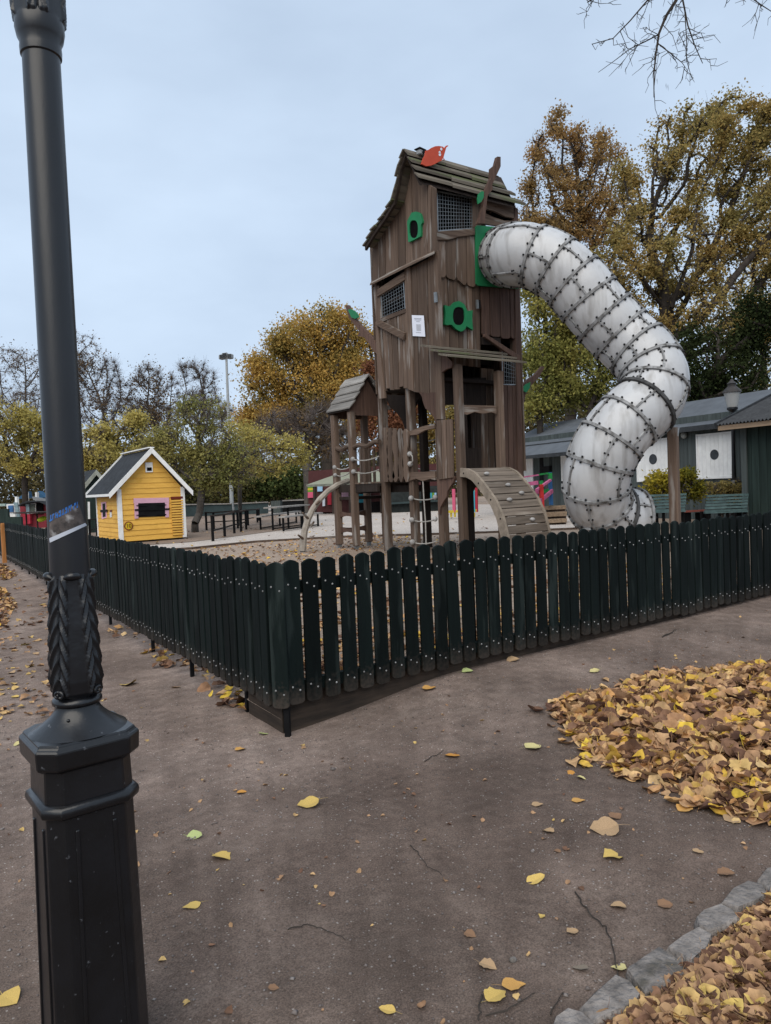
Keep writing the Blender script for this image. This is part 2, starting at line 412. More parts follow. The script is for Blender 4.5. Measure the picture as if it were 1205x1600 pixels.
# ------------------------------------------------------------------ ground, sand, paving
def groundmat(name, cols, speck, speckcol, fine=160.0, bump=.6, patch=.55, band=None):
    m = bpy.data.materials.new(name); m.use_nodes = True
    t = m.node_tree; N = t.nodes.new; L = t.links.new
    b = t.nodes['Principled BSDF']; b.inputs['Roughness'].default_value = .95; b.inputs['Specular IOR Level'].default_value = .15
    tc_ = N('ShaderNodeTexCoord')
    def noise(s, d=6, r=.6):
        n = N('ShaderNodeTexNoise'); n.inputs['Scale'].default_value = s; n.inputs['Detail'].default_value = d; n.inputs['Roughness'].default_value = r
        L(tc_.outputs['Object'], n.inputs['Vector']); return n
    big = noise(patch, 5, .65); mid = noise(7.0, 8, .75); fin = noise(fine, 3, .7); finer = noise(fine * 2.7, 2, .6)
    r1 = N('ShaderNodeValToRGB'); e = r1.color_ramp.elements
    e[0].position = .36; e[0].color = (*cols[0], 1); e[1].position = .64; e[1].color = (*cols[2], 1)
    q = e.new(.5); q.color = (*cols[1], 1)
    a = N('ShaderNodeMath'); a.operation = 'MULTIPLY_ADD'; a.inputs[1].default_value = .55
    b2 = N('ShaderNodeMath'); b2.operation = 'MULTIPLY'; b2.inputs[1].default_value = .45
    L(mid.outputs['Fac'], b2.inputs[0]); L(big.outputs['Fac'], a.inputs[0]); L(b2.outputs[0], a.inputs[2])
    L(a.outputs[0], r1.inputs['Fac'])
    # grain
    mr = N('ShaderNodeMapRange'); mr.inputs['From Min'].default_value = .3; mr.inputs['From Max'].default_value = .7; mr.inputs['To Min'].default_value = .55; mr.inputs['To Max'].default_value = 1.45
    L(fin.outputs['Fac'], mr.inputs['Value'])
    hs = N('ShaderNodeHueSaturation'); L(r1.outputs['Color'], hs.inputs['Color']); L(mr.outputs['Result'], hs.inputs['Value'])
    last = hs.outputs['Color']
    # pale grit
    vo = N('ShaderNodeTexVoronoi'); vo.inputs['Scale'].default_value = 95.0; L(tc_.outputs['Object'], vo.inputs['Vector'])
    cr = N('ShaderNodeMath'); cr.operation = 'GREATER_THAN'; cr.inputs[1].default_value = speck + (1 - speck) * .45
    sp = N('ShaderNodeSeparateColor'); L(vo.outputs['Color'], sp.inputs['Color']); L(sp.outputs['Red'], cr.inputs[0])
    ds = N('ShaderNodeMath'); ds.operation = 'LESS_THAN'; ds.inputs[1].default_value = .34; L(vo.outputs['Distance'], ds.inputs[0])
    mu = N('ShaderNodeMath'); mu.operation = 'MULTIPLY'; L(cr.outputs[0], mu.inputs[0]); L(ds.outputs[0], mu.inputs[1])
    x = N('ShaderNodeMix'); x.data_type = 'RGBA'; L(mu.outputs[0], x.inputs['Factor']); L(last, x.inputs['A']); x.inputs['B'].default_value = (*speckcol, 1)
    last = x.outputs['Result']
    if band:                                                 # pale sand strewn out along the fence, dark damp soil elsewhere
        sx = N('ShaderNodeSeparateXYZ'); L(tc_.outputs['Object'], sx.inputs[0])
        bm_ = N('ShaderNodeMapRange'); bm_.inputs['From Min'].default_value = band[0]; bm_.inputs['From Max'].default_value = band[1]
        wob_ = N('ShaderNodeMath'); wob_.operation = 'MULTIPLY_ADD'; wob_.inputs[1].default_value = 3.2
        big2 = noise(1.3, 6, .7); L(big2.outputs['Fac'], wob_.inputs[0]); L(sx.outputs['Y'], wob_.inputs[2]); L(wob_.outputs[0], bm_.inputs['Value'])
        y_ = N('ShaderNodeMath'); y_.operation = 'MULTIPLY'; y_.inputs[1].default_value = .72; L(bm_.outputs['Result'], y_.inputs[0])
        xb = N('ShaderNodeMix'); xb.data_type = 'RGBA'; L(y_.outputs[0], xb.inputs['Factor']); L(last, xb.inputs['A'])
        h5 = N('ShaderNodeHueSaturation'); h5.inputs['Value'].default_value = 1.75; h5.inputs['Saturation'].default_value = .9; L(last, h5.inputs['Color']); L(h5.outputs['Color'], xb.inputs['B'])
        last = xb.outputs['Result']
        pa = noise(.9, 7, .75); pr_ = N('ShaderNodeMapRange'); pr_.inputs['From Min'].default_value = .36; pr_.inputs['From Max'].default_value = .62; pr_.inputs['To Min'].default_value = .70; pr_.inputs['To Max'].default_value = 1.18
        L(pa.outputs['Fac'], pr_.inputs['Value'])
        pb = noise(3.4, 8, .8); pq = N('ShaderNodeMapRange'); pq.inputs['From Min'].default_value = .34; pq.inputs['From Max'].default_value = .66; pq.inputs['To Min'].default_value = .74; pq.inputs['To Max'].default_value = 1.24
        L(pb.outputs['Fac'], pq.inputs['Value'])
        pm = N('ShaderNodeMath'); pm.operation = 'MULTIPLY'; L(pr_.outputs['Result'], pm.inputs[0]); L(pq.outputs['Result'], pm.inputs[1])
        h6 = N('ShaderNodeHueSaturation'); L(last, h6.inputs['Color']); L(pm.outputs[0], h6.inputs['Value']); last = h6.outputs['Color']
    L(last, b.inputs['Base Color'])
    bp = N('ShaderNodeBump'); bp.inputs['Strength'].default_value = bump; bp.inputs['Distance'].default_value = .006
    ad = N('ShaderNodeMath'); ad.operation = 'ADD'; L(fin.outputs['Fac'], ad.inputs[0]); L(finer.outputs['Fac'], ad.inputs[1])
    L(ad.outputs[0], bp.inputs['Height'])
    bp2 = N('ShaderNodeBump'); bp2.inputs['Strength'].default_value = .7; bp2.inputs['Distance'].default_value = .03
    L(mid.outputs['Fac'], bp2.inputs['Height']); L(bp.outputs['Normal'], bp2.inputs['Normal'])
    L(bp2.outputs['Normal'], b.inputs['Normal'])
    return m

gravel_m = groundmat('brown_grey_gravel', ((.104, .074, .060), (.148, .109, .089), (.215, .164, .135)), .93, (.33, .29, .26), band=(4.3, 5.6))
sand_m = groundmat('pale_sand_and_leaf_crumbs', ((.22, .165, .125), (.31, .24, .19), (.40, .32, .26)), .80, (.34, .25, .13), fine=60, patch=.3)
plaza_m = groundmat('pale_paving', ((.39, .345, .31), (.45, .40, .36), (.51, .455, .41)), .97, (.33, .28, .22), fine=40, bump=.2, patch=.25)
dirt_m = groundmat('brown_dirt', ((.18, .135, .105), (.235, .18, .145), (.29, .23, .19)), .86, (.27, .19, .10), fine=60, patch=.3)

def sm(t):
    t = np.clip(t, 0, 1)
    return t * t * (3 - 2 * t)
TA = math.tan(math.radians(1.5))                             # the right fence runs 1.5 degrees off the x axis
TB = .033                                                    # the left fence drifts slowly to +x
FX, FY = 1.93, 4.0                                           # fence corner
_wr = np.random.default_rng(3)
_ph = _wr.uniform(0, 6.28, (14, 2)); _kd = _wr.uniform(0, 6.28, 14); _kk = np.geomspace(.9, 22, 14)
def wob(x, y):
    s = 0
    for i in range(14):
        s = s + np.sin(_kk[i] * (x * math.cos(_kd[i]) + y * math.sin(_kd[i])) + _ph[i, 0]) / _kk[i] ** .8
    return s * .0042
def hout(x, y):
    return .135 * sm((x - 1.85) / 1.6) * sm((y - 2.1) / 1.9) + wob(x, y)

def sheet(name, xs, ys, fn, mat):
    X, Y = np.meshgrid(xs, ys, indexing='ij')
    PX, PY, PZ = fn(X, Y)
    V = np.stack([PX, PY, PZ], -1).reshape(-1, 3)
    nx, ny = len(xs), len(ys)
    I = np.arange(nx * ny).reshape(nx, ny)
    Q = np.stack([I[:-1, :-1], I[1:, :-1], I[1:, 1:], I[:-1, 1:]], -1).reshape(-1, 4)
    return npmesh(name, V, Q, mat, smooth=True)

xs = np.concatenate([-np.geomspace(600, 3.2, 40), np.arange(-3, 7, .05), np.geomspace(7, 600, 60)])
ys = np.concatenate([-np.geomspace(600, 1.2, 30), np.arange(-1, 6, .05), np.geomspace(6, 600, 70)])
g = sheet('ground', xs, ys, lambda X, Y: (X, Y, np.where((X > 30) | (Y > 30) | (X < -8), -.02, hout(X, Y))), gravel_m)
tag(g, kind='structure')

def hin(dx, dy):
    return -.02 + (HP + .02) * np.maximum(sm(dx / 1.1), sm((dx + .2) / .5) * (dy < .8) * .9)
dxs = np.concatenate([np.arange(.03, 3, .1), np.geomspace(3, 500, 60)])
dys = np.concatenate([np.arange(0, 4, .1), np.geomspace(4, 500, 60)])
g2 = sheet('playground_sand', dxs, dys,
           lambda X, Y: (FX + TB * Y + X, FY + .09 + Y + TA * np.minimum(X, 30), hin(X, Y)), sand_m)
tag(g2, kind='structure')

def flat(name, pxs, z, mat):
    me = bpy.data.meshes.new(name)
    pts = [ground(p[0], p[1], z) for p in pxs]
    me.from_pydata([tuple(p) for p in pts], [], [tuple(range(len(pts)))])
    me.materials.append(mat)
    o = bpy.data.objects.new(name, me); COL.objects.link(o)
    return tag(o, kind='structure')
flat('paved_yard', [(130, 873), (215, 862), (300, 857), (400, 846.5), (530, 839), (650, 835.5), (760, 832), (900, 826), (1010, 818),
                    (1000, 796), (880, 796), (760, 788), (640, 789), (560, 791), (500, 796), (478, 812), (490, 822), (400, 834), (300, 847), (215, 853), (130, 861)], HP + .006, plaza_m)
flat('trodden_dirt', [(130, 860), (215, 852.5), (300, 846.5), (400, 833.5), (489, 821.5), (470, 806), (400, 803), (300, 806), (130, 812)], HP + .010, dirt_m)
flat('far_yard', [(20, 830), (130, 811), (300, 805), (400, 802), (470, 805), (500, 795), (560, 790), (470, 785), (300, 789), (20, 800)], HP + .004, plaza_m)

# timber edge between sand and paving
mb = MB()
ep = [ground(p[0], p[1] + 1.2, HP) for p in [(215, 862), (300, 857), (400, 846.5), (530, 839), (650, 835.5), (760, 832), (900, 826), (1010, 818)]]
for a_, b_ in zip(ep[:-1], ep[1:]):
    mb.bar(a_ + np.array([0, 0, .015]), b_ + np.array([0, 0, .015]), .07, .07)
tag(mb.build('timber_edging', wood_x), 'low timber edging between the sand pit and the pale paving', 'edging')

# ------------------------------------------------------------------ picket fence
def inst(name, me, loc, rot=(0, 0, 0), parent=None, scale=None):
    o = bpy.data.objects.new(name, me)
    COL.objects.link(o)
    o.location = tuple(float(v) for v in loc)
    o.rotation_euler = rot
    if scale is not None:
        o.scale = scale if hasattr(scale, '__len__') else (scale,) * 3
    return attach(o, parent)

PZ0, PZ1 = .185, 1.075
PW, PP = .107, .131
def picket_mesh(k):
    r = random.Random(k)
    w = PW / 2 + r.uniform(-.002, .002); h = PZ1 - PZ0
    top = [(-w, h - .026), (-w + .003, h - .018), (-w * .80, h - .016), (-w * .62, h - .008), (-w * .3, h - .002), (0, h + r.uniform(0, .003)), (w * .3, h - .002), (w * .62, h - .008), (w * .80, h - .016), (w - .003, h - .018), (w, h - .026)]
    bot = [(w, .016), (w * .75, .004), (w * .3, 0), (-w * .3, 0), (-w * .75, .004), (-w, .016)]
    m = MB()
    m.prism([(x, -.011, z) for x, z in top + bot], (0, .022, 0))
    return m.mesh('picket', fence_m, bevel=.003)
pick = [picket_mesh(i) for i in range(5)]
mb = MB()
for z in (.73, .10):
    for x, dz in ((-.028, .012), (.022, -.014)):
        mb.lathe([(.0060, 0), (.0060, .003), (.0035, .005)], (0, 0, 0), 8)
        n = 24
        for i in range(len(mb.v) - n, len(mb.v)):
            vx, vy, vz = mb.v[i]
            mb.v[i] = (vx + x, -.011 - vz, vy + z + dz)
bolts_me = mb.mesh('screw_heads', galv)

def fence(name, label, p0, dirv, n, start, posts, rail_len, z_of):
    root = empty(name, (p0[0], p0[1], 0), label, 'fence')
    d = np.array([dirv[0], dirv[1]]) / math.hypot(*dirv)
    nrm = np.array([d[1], -d[0]])                            # points outwards
    ang = math.atan2(d[1], d[0])
    for i in range(n):
        s = start + i * PP + random.gauss(0, .0045)
        q = np.array(p0) + d * s + nrm * random.uniform(0, .004)
        k = inst('picket', pick[random.randrange(5)], (q[0], q[1], PZ0 + z_of(s) + random.gauss(0, .006)),
                 (random.gauss(0, .005), random.gauss(0, .006), ang + random.gauss(0, .012)), root)
        sbo = bpy.data.objects.new('screw_heads', bolts_me); COL.objects.link(sbo); sbo.parent = k; sbo['kind'] = 'stuff'
    for z in (PZ0 + .72, PZ0 + .10):
        m = MB()
        a_ = np.array(p0) + d * (start - .05) - nrm * .033
        b_ = np.array(p0) + d * (start + rail_len) - nrm * .033
        m.bar((*a_, z + z_of(start)), (*b_, z + z_of(rail_len)), .04, .075)
        m.build('rail', fence_m, root)
    for s in posts:
        q = np.array(p0) + d * s - nrm * .075
        m = MB(); m.box((q[0], q[1], .5 + z_of(s)), (.03, .03, 1.1), ang)
        m.build('post', ironblk, root)
    return root, d, nrm
rA = math.radians(1.5)
frt, dR, nR = fence('picket_fence', 'dark green picket fence running from the corner away to the right', (FX + .035, FY), (math.cos(rA), math.sin(rA)), 62, .065,
              [.02, 1.62, 3.42, 5.42, 7.2], 62 * PP, lambda s: 0.0 + .012 * math.sin(s))
# left fence (outward side is -x): build from the far end so that outward stays on the path side
LN = 135
far = np.array([FX - .035 + TB * (LN * PP + .04), FY + .035 + LN * PP + .04])
flt, dL, nL = fence('picket_fence', 'dark green picket fence running along the path towards the yellow house', tuple(far), (-TB, -1.0), LN + 1, -.035,
                    [LN * PP - s + .04 for s in (.62, 1.83, 3.02, 4.86, 6.3, 7.5, 8.7, 9.9, 11.1, 12.3, 13.5, 14.7, 15.9, 17.0)], LN * PP - .08, lambda s: -.022 * (LN * PP - s) / 6.0)
# corner picket set at an angle, its post and the retaining board under the fence
k = inst('picket', pick[1], (FX - .008, FY - .008, PZ0), (0, 0, math.radians(-42)), frt)
sbo = bpy.data.objects.new('screw_heads', bolts_me); COL.objects.link(sbo); sbo.parent = k; sbo['kind'] = 'stuff'
m = MB(); m.box((FX + .03, FY + .0, .02), (.032, .032, .5), .78); m.build('post', ironblk, frt)
rb = MB()
a_ = np.array([FX + .05, FY + .06]); b_ = a_ + dR * 9
rb.prism([(a_[0], a_[1], -.1), (b_[0], b_[1], -.1), (b_[0], b_[1], .235), (a_[0], a_[1], .235)], (nR[0] * -.04, nR[1] * -.04, 0))
rb.prism([(FX + .03, FY + .07, -.1), (FX + .03 + .02, FY + .62, -.1), (FX + .05, FY + .62, .16), (FX + .03, FY + .07, .2)], (.035, 0, 0))
rb.build('retaining_board', board_m, frt)

# orange post where the left fence ends
pp = ground(8, 883, -.02)
m = MB(); m.box((pp[0], pp[1], .48), (.10, .10, 1.0)); m.box((pp[0], pp[1], .99), (.085, .085, .03))
tag(m.build('marker_post', orange_m, bevel=.008), 'orange wooden post where the long fence ends at the picture edge', 'post')
# ------------------------------------------------------------------ cast-iron lamp post close to the camera
lc = atd(124, 1150, 1.87)
LX, LY = lc[0], lc[1]
PXM = 1.87 / F
def lz(py):                                                  # height on the lamp's axis for a picture row
    return lc[2] + (1150 - py) * PXM
lamp = empty('lamp_post', (LX, LY, 0), 'black cast-iron lamp post with leaf collar and sticker, standing close on the path', 'lamp post')
def chsq(a, c):
    return [(-a + c, -a), (a - c, -a), (a, -a + c), (a, a - c), (a - c, a), (-a + c, a), (-a, a - c), (-a, -a + c)]
def loft(secs, n=8, rot=0.0):
    m = MB(); vs = []
    cr, sr = math.cos(rot), math.sin(rot)
    for z, a, c in secs:
        for x, y in chsq(a, c):
            vs.append((LX + x * cr - y * sr, LY + x * sr + y * cr, z))
    fs = [(i * 8 + k, i * 8 + (k + 1) % 8, (i + 1) * 8 + (k + 1) % 8, (i + 1) * 8 + k) for i in range(len(secs) - 1) for k in range(8)]
    fs += [tuple(range(8))[::-1], tuple(range((len(secs) - 1) * 8, len(secs) * 8))]
    return m.add(vs, fs)
RZ = math.radians(4)
loft([(-.1, .1165, .040), (lz(1245), .1055, .034)], rot=RZ).build('pedestal', iron, lamp, bevel=.006, segs=2)
ped = lamp.children[0]
# raised ribs on the pedestal faces
def pedz(z): return .1165 + (.1055 - .1165) * (z + .1) / (lz(1245) + .1)
for q in range(4):
    for sx in (-1, 1):
        m = MB()
        z0, z1 = -.08, lz(1268)
        pts = []
        for z in (z0, z1):
            a = pedz(z)
            for dx in (-.005, .005):
                for o in (-.002, .004):
                    pts.append((sx * (a - .062) + dx, -(a + o), z))
        c_, s_ = math.cos(RZ + q * math.pi / 2), math.sin(RZ + q * math.pi / 2)
        pts = [(LX + x * c_ - y * s_, LY + x * s_ + y * c_, z) for x, y, z in pts]
        m.add(pts, [(0, 1, 3, 2), (4, 6, 7, 5), (0, 2, 6, 4), (1, 5, 7, 3), (0, 4, 5, 1), (2, 3, 7, 6)])
        m.build('rib', iron, ped, bevel=.002)
loft([(lz(1249), .1065, .034), (lz(1245), .1165, .036), (lz(1238), .1190, .037), (lz(1231), .1165, .036), (lz(1227), .1065, .034)], rot=RZ).build('band_moulding', iron, lamp, smooth=True, bevel=.002)
loft([(lz(1229), .1060, .033), (lz(1176), .1035, .032)], rot=RZ).build('neck_block', iron, lamp, bevel=.004)
loft([(lz(1180), .1065, .033), (lz(1172), .1225, .037), (lz(1148), .1245, .038), (lz(1144), .1235, .037), (lz(1141), .1165, .035), (lz(1136), .1145, .034)], rot=RZ).build('cap', iron, lamp, bevel=.003)
# flared bell between cap and leaf collar
mb = MB()
prof = []
for i in range(13):
    t = i / 12
    r = .066 * (1 - t) ** 1.7 + .052
    prof.append((min(r, .1175), lz(1136) + t * (lz(1098) - lz(1136))))
prof += [(.0565, lz(1097)), (.060, lz(1094)), (.060, lz(1090)), (.057, lz(1087)), (.050, lz(1084))]
mb.lathe([(r, z) for r, z in prof], (LX, LY, 0), 32)
mb.build('bell', iron, lamp, smooth=True)
sc_ = MB()
def onr(ang, r, z): return (LX + r * math.cos(ang), LY + r * math.sin(ang), z)
va = math.atan2(-LY, -LX)                                    # direction from the lamp to the camera
sc_.ball(onr(va - .35, .0665, lz(1113)), .0045, 8, 5); sc_.build('set_screw', iron, lamp, smooth=True)
# leaf collar: four acanthus leaves cast in relief
def relief(zb, zt, radf, name, mat, parent, amp=.0088, nl=7.0, a0=.10, flip=1):
    nu, nv = 176, 120
    V = []
    for j in range(nv + 1):
        t = j / nv
        z = zb + (zt - zb) * t
        for i in range(nu):
            an = 2 * math.pi * i / nu
            rel = (an - va - a0 + math.pi / 4) % (math.pi / 2) - math.pi / 4
            s = abs(rel)
            w0 = .36 - .10 * t                               # half width of the smooth middle panel
            env = sm(np.array(t / .05)) * sm(np.array((1 - t) / .06))
            if s < w0:
                dr = -.0025 * (1 - (s / w0) ** 2) + .0015
            else:
                u = (s - w0) / (math.pi / 4 - w0)
                ph = (t if flip > 0 else 1 - t) * nl - 1.9 * u ** .62
                fr_ = ph - math.floor(ph)
                ridge = (1 - (2 * fr_ - 1) ** 2) ** .7 * (.55 + .45 * fr_) + .16 * math.cos(4 * math.pi * fr_)
                dr = amp * ridge * (1 - u ** 3.5) ** .8 * min(1.0, u * 6 + .15) + .002 * (1 - u) - .004 * u ** 6
            V.append(onr(an, radf(t) + float(dr) * float(env), z))
    m = MB()
    m.add(V, [(j * nu + i, j * nu + (i + 1) % nu, (j + 1) * nu + (i + 1) % nu, (j + 1) * nu + i) for j in range(nv) for i in range(nu)])
    return m.build(name, mat, parent, smooth=True)
zb_, zt_ = lz(1086), lz(893)
def radm(t): return float(np.interp(t, [0, .05, .14, .35, .6, .82, 1], [.047, .0575, .0600, .0575, .0530, .0485, .0470]))
bo = relief(zb_, zt_, radm, 'leaf_collar', iron, lamp)
for q in range(4):
    ca = va + .10 + q * math.pi / 2
    m = MB()
    pth = [onr(ca + a_, radm(.96) + .0060 - abs(a_) * .012, zt_ - .006 - .030 * a_ * a_) for a_ in np.linspace(-.46, .46, 11)]
    m.tube(pth, [.002, .005, .0078, .0096, .0106, .0110, .0106, .0096, .0078, .005, .002], 12)
    m.build('curled_leaf_tip', iron, bo, smooth=True)
    for s_ in (-1, 1):
        c0_ = ca + s_ * .72
        pth = [onr(c0_ + s_ * .16 * math.cos(a_) * (1 - a_ / 9), .0625 + .0006 * a_, zb_ + .017 + .0105 * math.sin(a_) * (1 - a_ / 9)) for a_ in np.linspace(0, 7.2, 22)]
        m = MB(); m.tube(pth, [.0042] * 22, 8); m.build('volute', iron, bo, smooth=True)
# shaft
mb = MB()
mb.lathe([(.0478, lz(900)), (.0468, lz(800)), (.0455, lz(500)), (.0440, lz(108))], (LX, LY, 0), 40)
mb.build('shaft', iron_light, lamp, smooth=True)
mb = MB()
mb.lathe([(.0440, lz(112)), (.0478, lz(110)), (.0488, lz(100)), (.0475, lz(92)), (.0535, lz(84)), (.0575, lz(72)), (.0570, lz(60)), (.0500, lz(40)), (.0500, lz(-90)), (.046, lz(-110)), (.045, lz(-300)), (.045, lz(-320))], (LX, LY, 0), 36)
uc = mb.build('upper_collar', iron_light, lamp, smooth=True)
relief(lz(62), lz(-88), lambda t: float(np.interp(t, [0, .25, 1], [.0565, .0585, .0560])), 'upper_leaf_relief', iron_light, uc, amp=.0075, nl=5.0, a0=.75)
# sticker wrapped round the shaft
st_dark = M('dark_photo_print', (.15, .125, .115), .45, vs=26, col2=(.035, .032, .032), bump=0, rnd=0, spots=((.36, .35, .35), 17, .60))
st_white = M('sticker_white_edge', (.50, .53, .60), .45, var=.1, bump=0, rnd=0)
st_blue = M('sticker_blue_lettering', (.045, .17, .50), .45, var=.25, vs=30, bump=0, rnd=0)
def spt(px, py, off=.0):
    # point on the shaft surface seen at this pixel
    d = ray(px, py); o = CAM
    a = d[0] ** 2 + d[1] ** 2; bx, by = o[0] - LX, o[1] - LY
    bb = 2 * (bx * d[0] + by * d[1])
    r = np.interp(py, [108, 500, 800, 900], [.0440, .0455, .0468, .0478]) + off
    c_ = bx * bx + by * by - r * r
    disc = max(bb * bb - 4 * a * c_, 0)
    return o + d * ((-bb - math.sqrt(disc)) / (2 * a))
def patch(c4, nu, nv, off, name, mat, parent):
    m = MB(); V = []
    for i in range(nu + 1):
        for j in range(nv + 1):
            u, v = i / nu, j / nv
            p = (np.array(c4[0]) * (1 - u) + np.array(c4[1]) * u) * (1 - v) + (np.array(c4[3]) * (1 - u) + np.array(c4[2]) * u) * v
            V.append(spt(p[0], p[1], off))
    m.add(V, [(i * (nv + 1) + j, (i + 1) * (nv + 1) + j, (i + 1) * (nv + 1) + j + 1, i * (nv + 1) + j + 1) for i in range(nu) for j in range(nv)])
    return m.build(name, mat, parent, smooth=True)
stk = patch([(77.5, 805), (123, 787), (134, 819), (77.5, 844)], 12, 6, .0012, 'sticker', st_dark, lamp)
patch([(77, 841), (133.5, 817), (136, 821), (78, 848)], 12, 2, .0019, 'white_edge', st_white, stk)
lt = MB()
xx = 77.5
lr = random.Random(5)
PAT = [[(0, .3, 0, 1), (.3, .7, .7, 1)], [(0, 1, 0, .3), (.35, .7, .2, 1)], [(0, .35, .1, 1), (.6, 1, 0, .7), (.3, .7, .35, .6)], [(.1, .9, 0, .35), (.1, .9, .6, 1), (.55, .9, .3, .7)], [(0, .4, 0, .6), (.3, 1, .55, 1)], [(0, 1, .15, .85)]]
letters = []
while xx < 120:
    w = lr.uniform(3.0, 4.4)
    letters.append((xx, min(xx + w, 122))); xx += w + .7
for i, (x0, x1) in enumerate(letters):
    def yb(x): return 815.5 - (x - 77) * .50
    for (u0, u1, v0, v1) in PAT[lr.randrange(6)]:
        q = []
        for u, v in ((u0, v0), (u1, v0), (u1, v1), (u0, v1)):
            x = x0 + (x1 - x0) * u
            q.append(spt(x, yb(x) - 9.6 * v, .0021))
        lt.add(q, [(0, 1, 2, 3)])
lt.build('blue_lettering', st_blue, stk)
# ------------------------------------------------------------------ the wooden play tower
XT, YT = 7.95, 9.95                                          # its left wall lies in x = XT, its right wall in y = YT
XE, YE = 10.12, 11.72                                        # far corner
tower = empty('play_tower', (9.0, 10.8, HP), 'tall brown wooden play tower with crooked roof and green leaf windows', 'play tower')
def fp(face, px, py, off=0.0):
    return planeX(px, py, XT - off) if face == 'L' else planeY(px, py, YT - off)
def inward(face, t):
    return (t, 0, 0) if face == 'L' else (0, t, 0)
def plate(face, pts, off, thick, name, mat, parent=tower, bevel=0.0):
    m = MB(); m.prism([fp(face, x, y, off) for x, y in pts], inward(face, thick))
    return m.build(name, mat, parent, bevel=bevel)
def boards(face, top, bot, n, off, thick, mat=wood_z, parent=tower, name='board', rag=0.0, seed=1, roundb=0.0):
    r = random.Random(seed)
    ax = 1 if face == 'L' else 0
    T = sorted([(p[ax], p[2]) for p in (fp(face, x, y, off) for x, y in top)])
    B = sorted([(p[ax], p[2]) for p in (fp(face, x, y, off) for x, y in bot)])
    u0 = max(T[0][0], B[0][0]) if abs(T[0][0] - B[0][0]) < .4 else T[0][0]
    u0 = (T[0][0] + B[0][0]) / 2; u1 = (T[-1][0] + B[-1][0]) / 2
    ws = [r.uniform(.75, 1.25) for _ in range(n)]
    tot = sum(ws); acc = u0
    def zt(u): return float(np.interp(u, [p[0] for p in T], [p[1] for p in T]))
    def zb(u): return float(np.interp(u, [p[0] for p in B], [p[1] for p in B]))
    def lean(u, z):                                          # keep side edges true to the traced side edges
        tt = (z - zb(u)) / max(zt(u) - zb(u), .01)
        lo_ = B[0][0] + (u - u0) / (u1 - u0) * (B[-1][0] - B[0][0])
        hi_ = T[0][0] + (u - u0) / (u1 - u0) * (T[-1][0] - T[0][0])
        return lo_ + (hi_ - lo_) * tt
    out = []
    for w in ws:
        a = acc + .008; b = acc + (u1 - u0) * w / tot - .008
        acc += (u1 - u0) * w / tot
        dz = r.uniform(-rag, rag)
        za, zc = zb(a) + dz, zb(b) + dz + r.uniform(-rag, rag) * .3
        pts = []
        if roundb:
            rr_ = min(roundb, (b - a) * .35)
            pts += [(a, za + rr_), (a + rr_ * .3, za + rr_ * .3), (a + rr_, za), (b - rr_, zc), (b - rr_ * .3, zc + rr_ * .3), (b, zc + rr_)]
        else:
            pts += [(a, za), (b, zc)]
        for k_ in (0, .25, .5, .75, 1):
            u = b + (a - b) * k_
            pts.append((u, zt(u)))
        o_ = off + r.uniform(-.006, .008)
        m = MB()
        P = []
        for u, z in pts:
            uu = lean(u, z)
            P.append((XT - o_, uu, z) if face == 'L' else (uu, YT - o_, z))
        m.prism(P, inward(face, thick))
        out.append(m.build(name, mat, parent))
    return out
def post(x, y, z0, z1, w=.13, name='post', mat=wood_z, parent=tower, lean=(0, 0)):
    m = MB()
    h = w / 2
    q = [(x - h, y - h, z0), (x + h, y - h, z0), (x + h, y + h, z0), (x - h, y + h, z0)]
    m.prism(q, (lean[0], lean[1], z1 - z0))
    return m.build(name, mat, parent, bevel=.012)

# --- corner posts and inner frame (posts stand on steel feet)
def ptop(px, py): return fp('L', px, py)
for (xx, yy, z1, mt) in ((XT + .10, 11.66, 6.0, wood_z), (XT + .10, 10.76, 3.3, wood_z), (XT + .10, 9.93, 6.4, wood_z),
                         (XE - .08, YT + .1, 6.3, wood_z), (XE - .08, YE - .08, 5.9, wood_dark), (9.0, YE - .08, 3.3, wood_dark), (9.05, 10.55, 3.3, wood_dark), (8.75, 10.15, 3.3, wood_dark), (9.5, 10.9, 3.3, wood_dark)):
    post(xx, yy, HP - .05, z1, .14, mat=mt)
# floors and ceilings
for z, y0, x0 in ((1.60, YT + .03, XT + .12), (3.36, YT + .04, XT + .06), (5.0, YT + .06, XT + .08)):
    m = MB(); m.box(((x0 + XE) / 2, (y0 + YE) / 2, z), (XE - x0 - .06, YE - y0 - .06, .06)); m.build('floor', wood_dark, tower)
# far walls of boards
r_ = random.Random(4)
for i in range(12):
    w = (YE - YT) / 12
    m = MB(); m.box((XE, YT + w * (i + .5), (1.7 + 6.2) / 2), (.035, w - .008, 4.5)); m.build('board', wood_z, tower)
for i in range(13):
    w = (XE - XT) / 13
    m = MB(); m.box((XT + w * (i + .5), YE, (3.3 + 6.1) / 2), (w - .008, .035, 2.8)); m.build('board', wood_z, tower)
# added blocking panels that keep the upper storeys dark behind the grilles
m = MB(); m.box((XT + .95, YT + .95, 5.3), (.04, 1.6, 3.0)); m.box((XT + 1.1, YT + .75, 5.3), (1.9, .04, 3.0)); m.build('inner_shade_panel', wood_dark, tower)

# --- left wall
boards('L', [(582, 388), (600, 352), (621, 306), (637, 262), (655, 276), (669, 296)], [(582, 441), (669, 399)], 8, .05, .035, seed=3)
boards('L', [(669, 290), (679, 296)], [(669, 399), (679.5, 394)], 2, .075, .05, seed=4, name='corner_board')
# drip strip
m = MB()
a_, b_ = fp('L', 578, 444, .14), fp('L', 679, 393.5, .14); c_, d_ = fp('L', 581, 438, .0), fp('L', 679, 389, .0)
m.prism([a_, b_, d_, c_], (0, 0, -.028)); m.build('drip_board', wood_y, tower)
